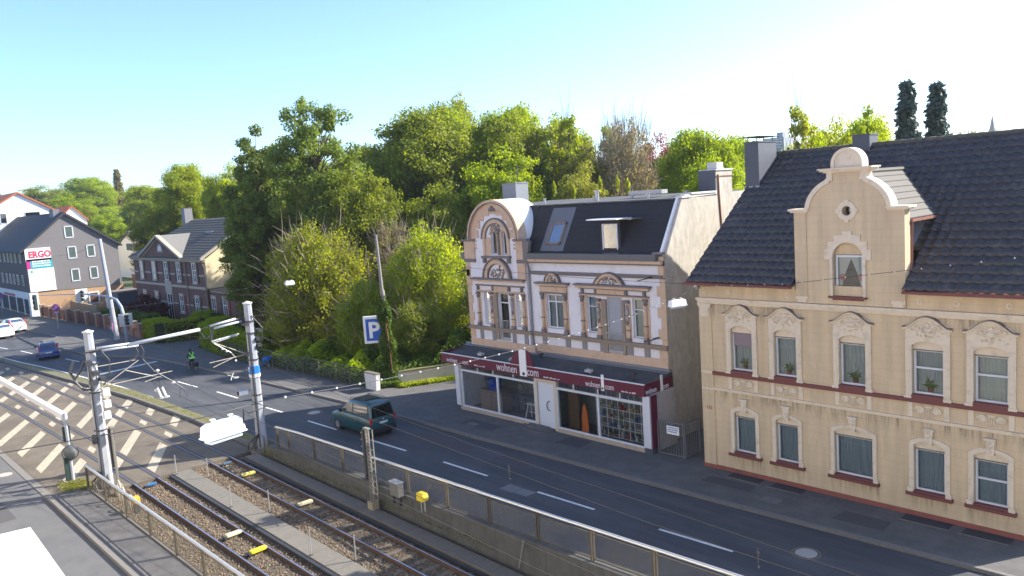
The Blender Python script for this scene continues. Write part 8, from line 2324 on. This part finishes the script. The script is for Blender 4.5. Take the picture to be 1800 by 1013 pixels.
def uh(x, y): return max(.1, .75 + .55 * math.sin(x * 1.1 + y) * math.sin(x * .37 + 2) + .35 * math.sin(x * 2.3 + y * 1.7) + .16 * (y - 27))
cover('tangled green undergrowth spilling over the park railing', [(-77, 29.6), (-73, 28.0), (-66, 27.0), (-57, 27.0), (-45.0, 27.4), (-43.5, 30.5), (-42.5, 36), (-60, 38), (-77, 36)], 60000, uh, 'ivy', 51)
cover('brighter leafy weeds above the park railing', [(-70, 27.4), (-57, 27.3), (-47.0, 27.6), (-46, 29.5), (-57, 30), (-70, 30)], 16000, lambda x, y: uh(x, y) + .25, 'bright', 52)
cover('strip of sunlit weeds at the foot of the low white wall', [(-43.2, 28.5), (-42.4, 28.6), (-40.2, 34.0), (-40.8, 34.5)], 6000, lambda x, y: .28, 'spring', 53, .09, 'weeds')
cover('weeds at the foot of the ivy covered pole', [(-45.3, 27.6), (-43.6, 27.5), (-42.8, 28.8), (-44.0, 29.6)], 3500, lambda x, y: .45, 'ivy', 54, .1, 'weeds')
cover('sparse weeds along the foot of the retaining wall', [(-37.5, 16.5), (-20, 16.5), (-20, 16.7), (-37.5, 16.7)], 450, lambda x, y: .12 + .14 * max(0, math.sin(x * 1.7)), 'olive', 55, .05, 'weeds')
cover('weeds at the end of the near railing', [(-41.4, 8.3), (-39.6, 8.1), (-39.0, 9.3), (-40.8, 9.4)], 1500, lambda x, y: .18, 'olive', 56, .05, 'weeds')
cover('dry moss and grass on the traffic island', [(-64, 16.35), (-50, 17.05), (-39, 16.95), (-39, 17.45), (-50, 17.35), (-64, 16.75)], 4500, lambda x, y: .15, 'brownish', 57, .05, 'grass')
# ivy round the pole
rg = np.random.default_rng(61); n = 9000
zz = rg.random(n) * 5.9; aa = rg.random(n) * 2 * PI; rr = (.28 + .2 * rg.random(n)) * (1.1 - zz / 12) + .12 * np.sin(zz * 3)
P = np.stack([-44.6 - .04 * zz + rr * np.cos(aa) * 1.25, 29.2 + rr * np.sin(aa), zz], -1)
V, F = leaf_cloud(P, np.full((n, 3), .06), 1, .12, rg); o = np_mesh('ivy', V, F, LG['ivy']); tag(o, 'ivy climbing round the foot of the tall grey pole', 'ivy', kind='stuff')
# far woods on the hills
def far_wood(lab, regions, seed, lm, n, s=(3.5, 3.2), leaf=1.4):
    rg = np.random.default_rng(seed); P = []; Rr = []
    for _ in range(n):
        x0, x1, y0, y1 = regions[rg.integers(len(regions))]
        x, y = rg.uniform(x0, x1), rg.uniform(y0, y1); z = ground_h(x, y); k = rg.uniform(.7, 1.3)
        P.append((x, y, z + 6 * k)); Rr.append((s[0] * k * 1.2, s[0] * k * 1.2, 5.5 * k))
    V, F = leaf_cloud(np.array(P), np.array(Rr), 60, leaf, rg, shell=.6); o = np_mesh('far_wood', V, F, LG[lm]); tag(o, lab, 'wood', kind='stuff')
far_wood('distant wooded hillside beyond the roof ridge on the right', [(-420, 60, 640, 760), (-300, 150, 500, 560)], 71, 'olive', 520)
far_wood('distant wooded hills beyond the left skyline', [(-900, -520, 60, 330), (-760, -430, 200, 520)], 72, 'mid', 600, (5, 4), 1.8)
far_wood('distant woods behind the middle of the park', [(-420, -160, 220, 420)], 73, 'mid', 320, (5, 4), 1.6)
# ================================================================== one object for every separate piece
def split_pieces(o):
    me = o.data; nv = len(me.vertices)
    if nv > 20000 or me.users > 1: return
    co = np.empty(nv * 3, np.float32); me.vertices.foreach_get('co', co); co = co.reshape(-1, 3).astype(float)
    par = list(range(nv))
    def find(a):
        while par[a] != a: par[a] = par[par[a]]; a = par[a]
        return a
    for e in me.edges:
        a, c = find(e.vertices[0]), find(e.vertices[1])
        if a != c: par[a] = c
    roots, isl = np.unique([find(i) for i in range(nv)], return_inverse=True); k = len(roots)
    if k < 2 or k > 400: return
    lo = np.full((k, 3), np.inf); hi = np.full((k, 3), -np.inf); np.minimum.at(lo, isl, co); np.maximum.at(hi, isl, co)
    size = (hi - lo).max(1); gap = np.maximum(0, np.maximum(lo[:, None] - hi[None], lo[None] - hi[:, None]))
    near = np.sqrt((gap ** 2).sum(2)) <= np.maximum(.02, .5 * np.maximum(size[:, None], size[None]))
    pp = list(range(k))
    def f2(a):
        while pp[a] != a: a = pp[a]
        return a
    for a, c in zip(*np.nonzero(np.triu(near, 1))):
        ra, rc = f2(a), f2(c)
        if ra != rc: pp[rc] = ra
    pr = np.array([f2(i) for i in range(k)]); groups = sorted(set(pr))
    if len(groups) < 2 or len(groups) > 40: return
    vg = pr[isl]
    for gi, g in enumerate(groups[::-1]):
        bm = bmesh.new(); bm.from_mesh(me); bm.verts.ensure_lookup_table()
        bmesh.ops.delete(bm, geom=[v for v in bm.verts if vg[v.index] != g], context='VERTS')
        if gi == len(groups) - 1: bm.to_mesh(me); me.update()
        else:
            m2 = me.copy(); bm.to_mesh(m2); n = o.copy(); n.data = m2; COL.objects.link(n); n.parent = o.parent
        bm.free()
SKIP = ('small_lettering', 'insulator_beads', 'crown', 'trunk', 'foliage', 'relief', 'inner_twigs', 'notice_lettering')
for o in [o for o in COL.objects if o.type == 'MESH' and o.parent and o.name.split('.')[0] not in SKIP]: split_pieces(o)
# ================================================================== haze
hz = bpy.data.materials.new('haze_air'); hz.use_nodes = True
hn = hz.node_tree; hn.nodes.clear()
ho = hn.nodes.new('ShaderNodeOutputMaterial'); hv = hn.nodes.new('ShaderNodeVolumePrincipled')
hv.inputs['Color'].default_value = (.85, .92, 1.0, 1); hv.inputs['Density'].default_value = 0.0002; hv.inputs['Anisotropy'].default_value = 0.3
hn.links.new(hv.outputs[0], ho.inputs['Volume'])
b = MB(); b.box(-3300, 2600, -2600, 3300, -3, 62)
tag(b.build('haze', hz), kind='stuff')
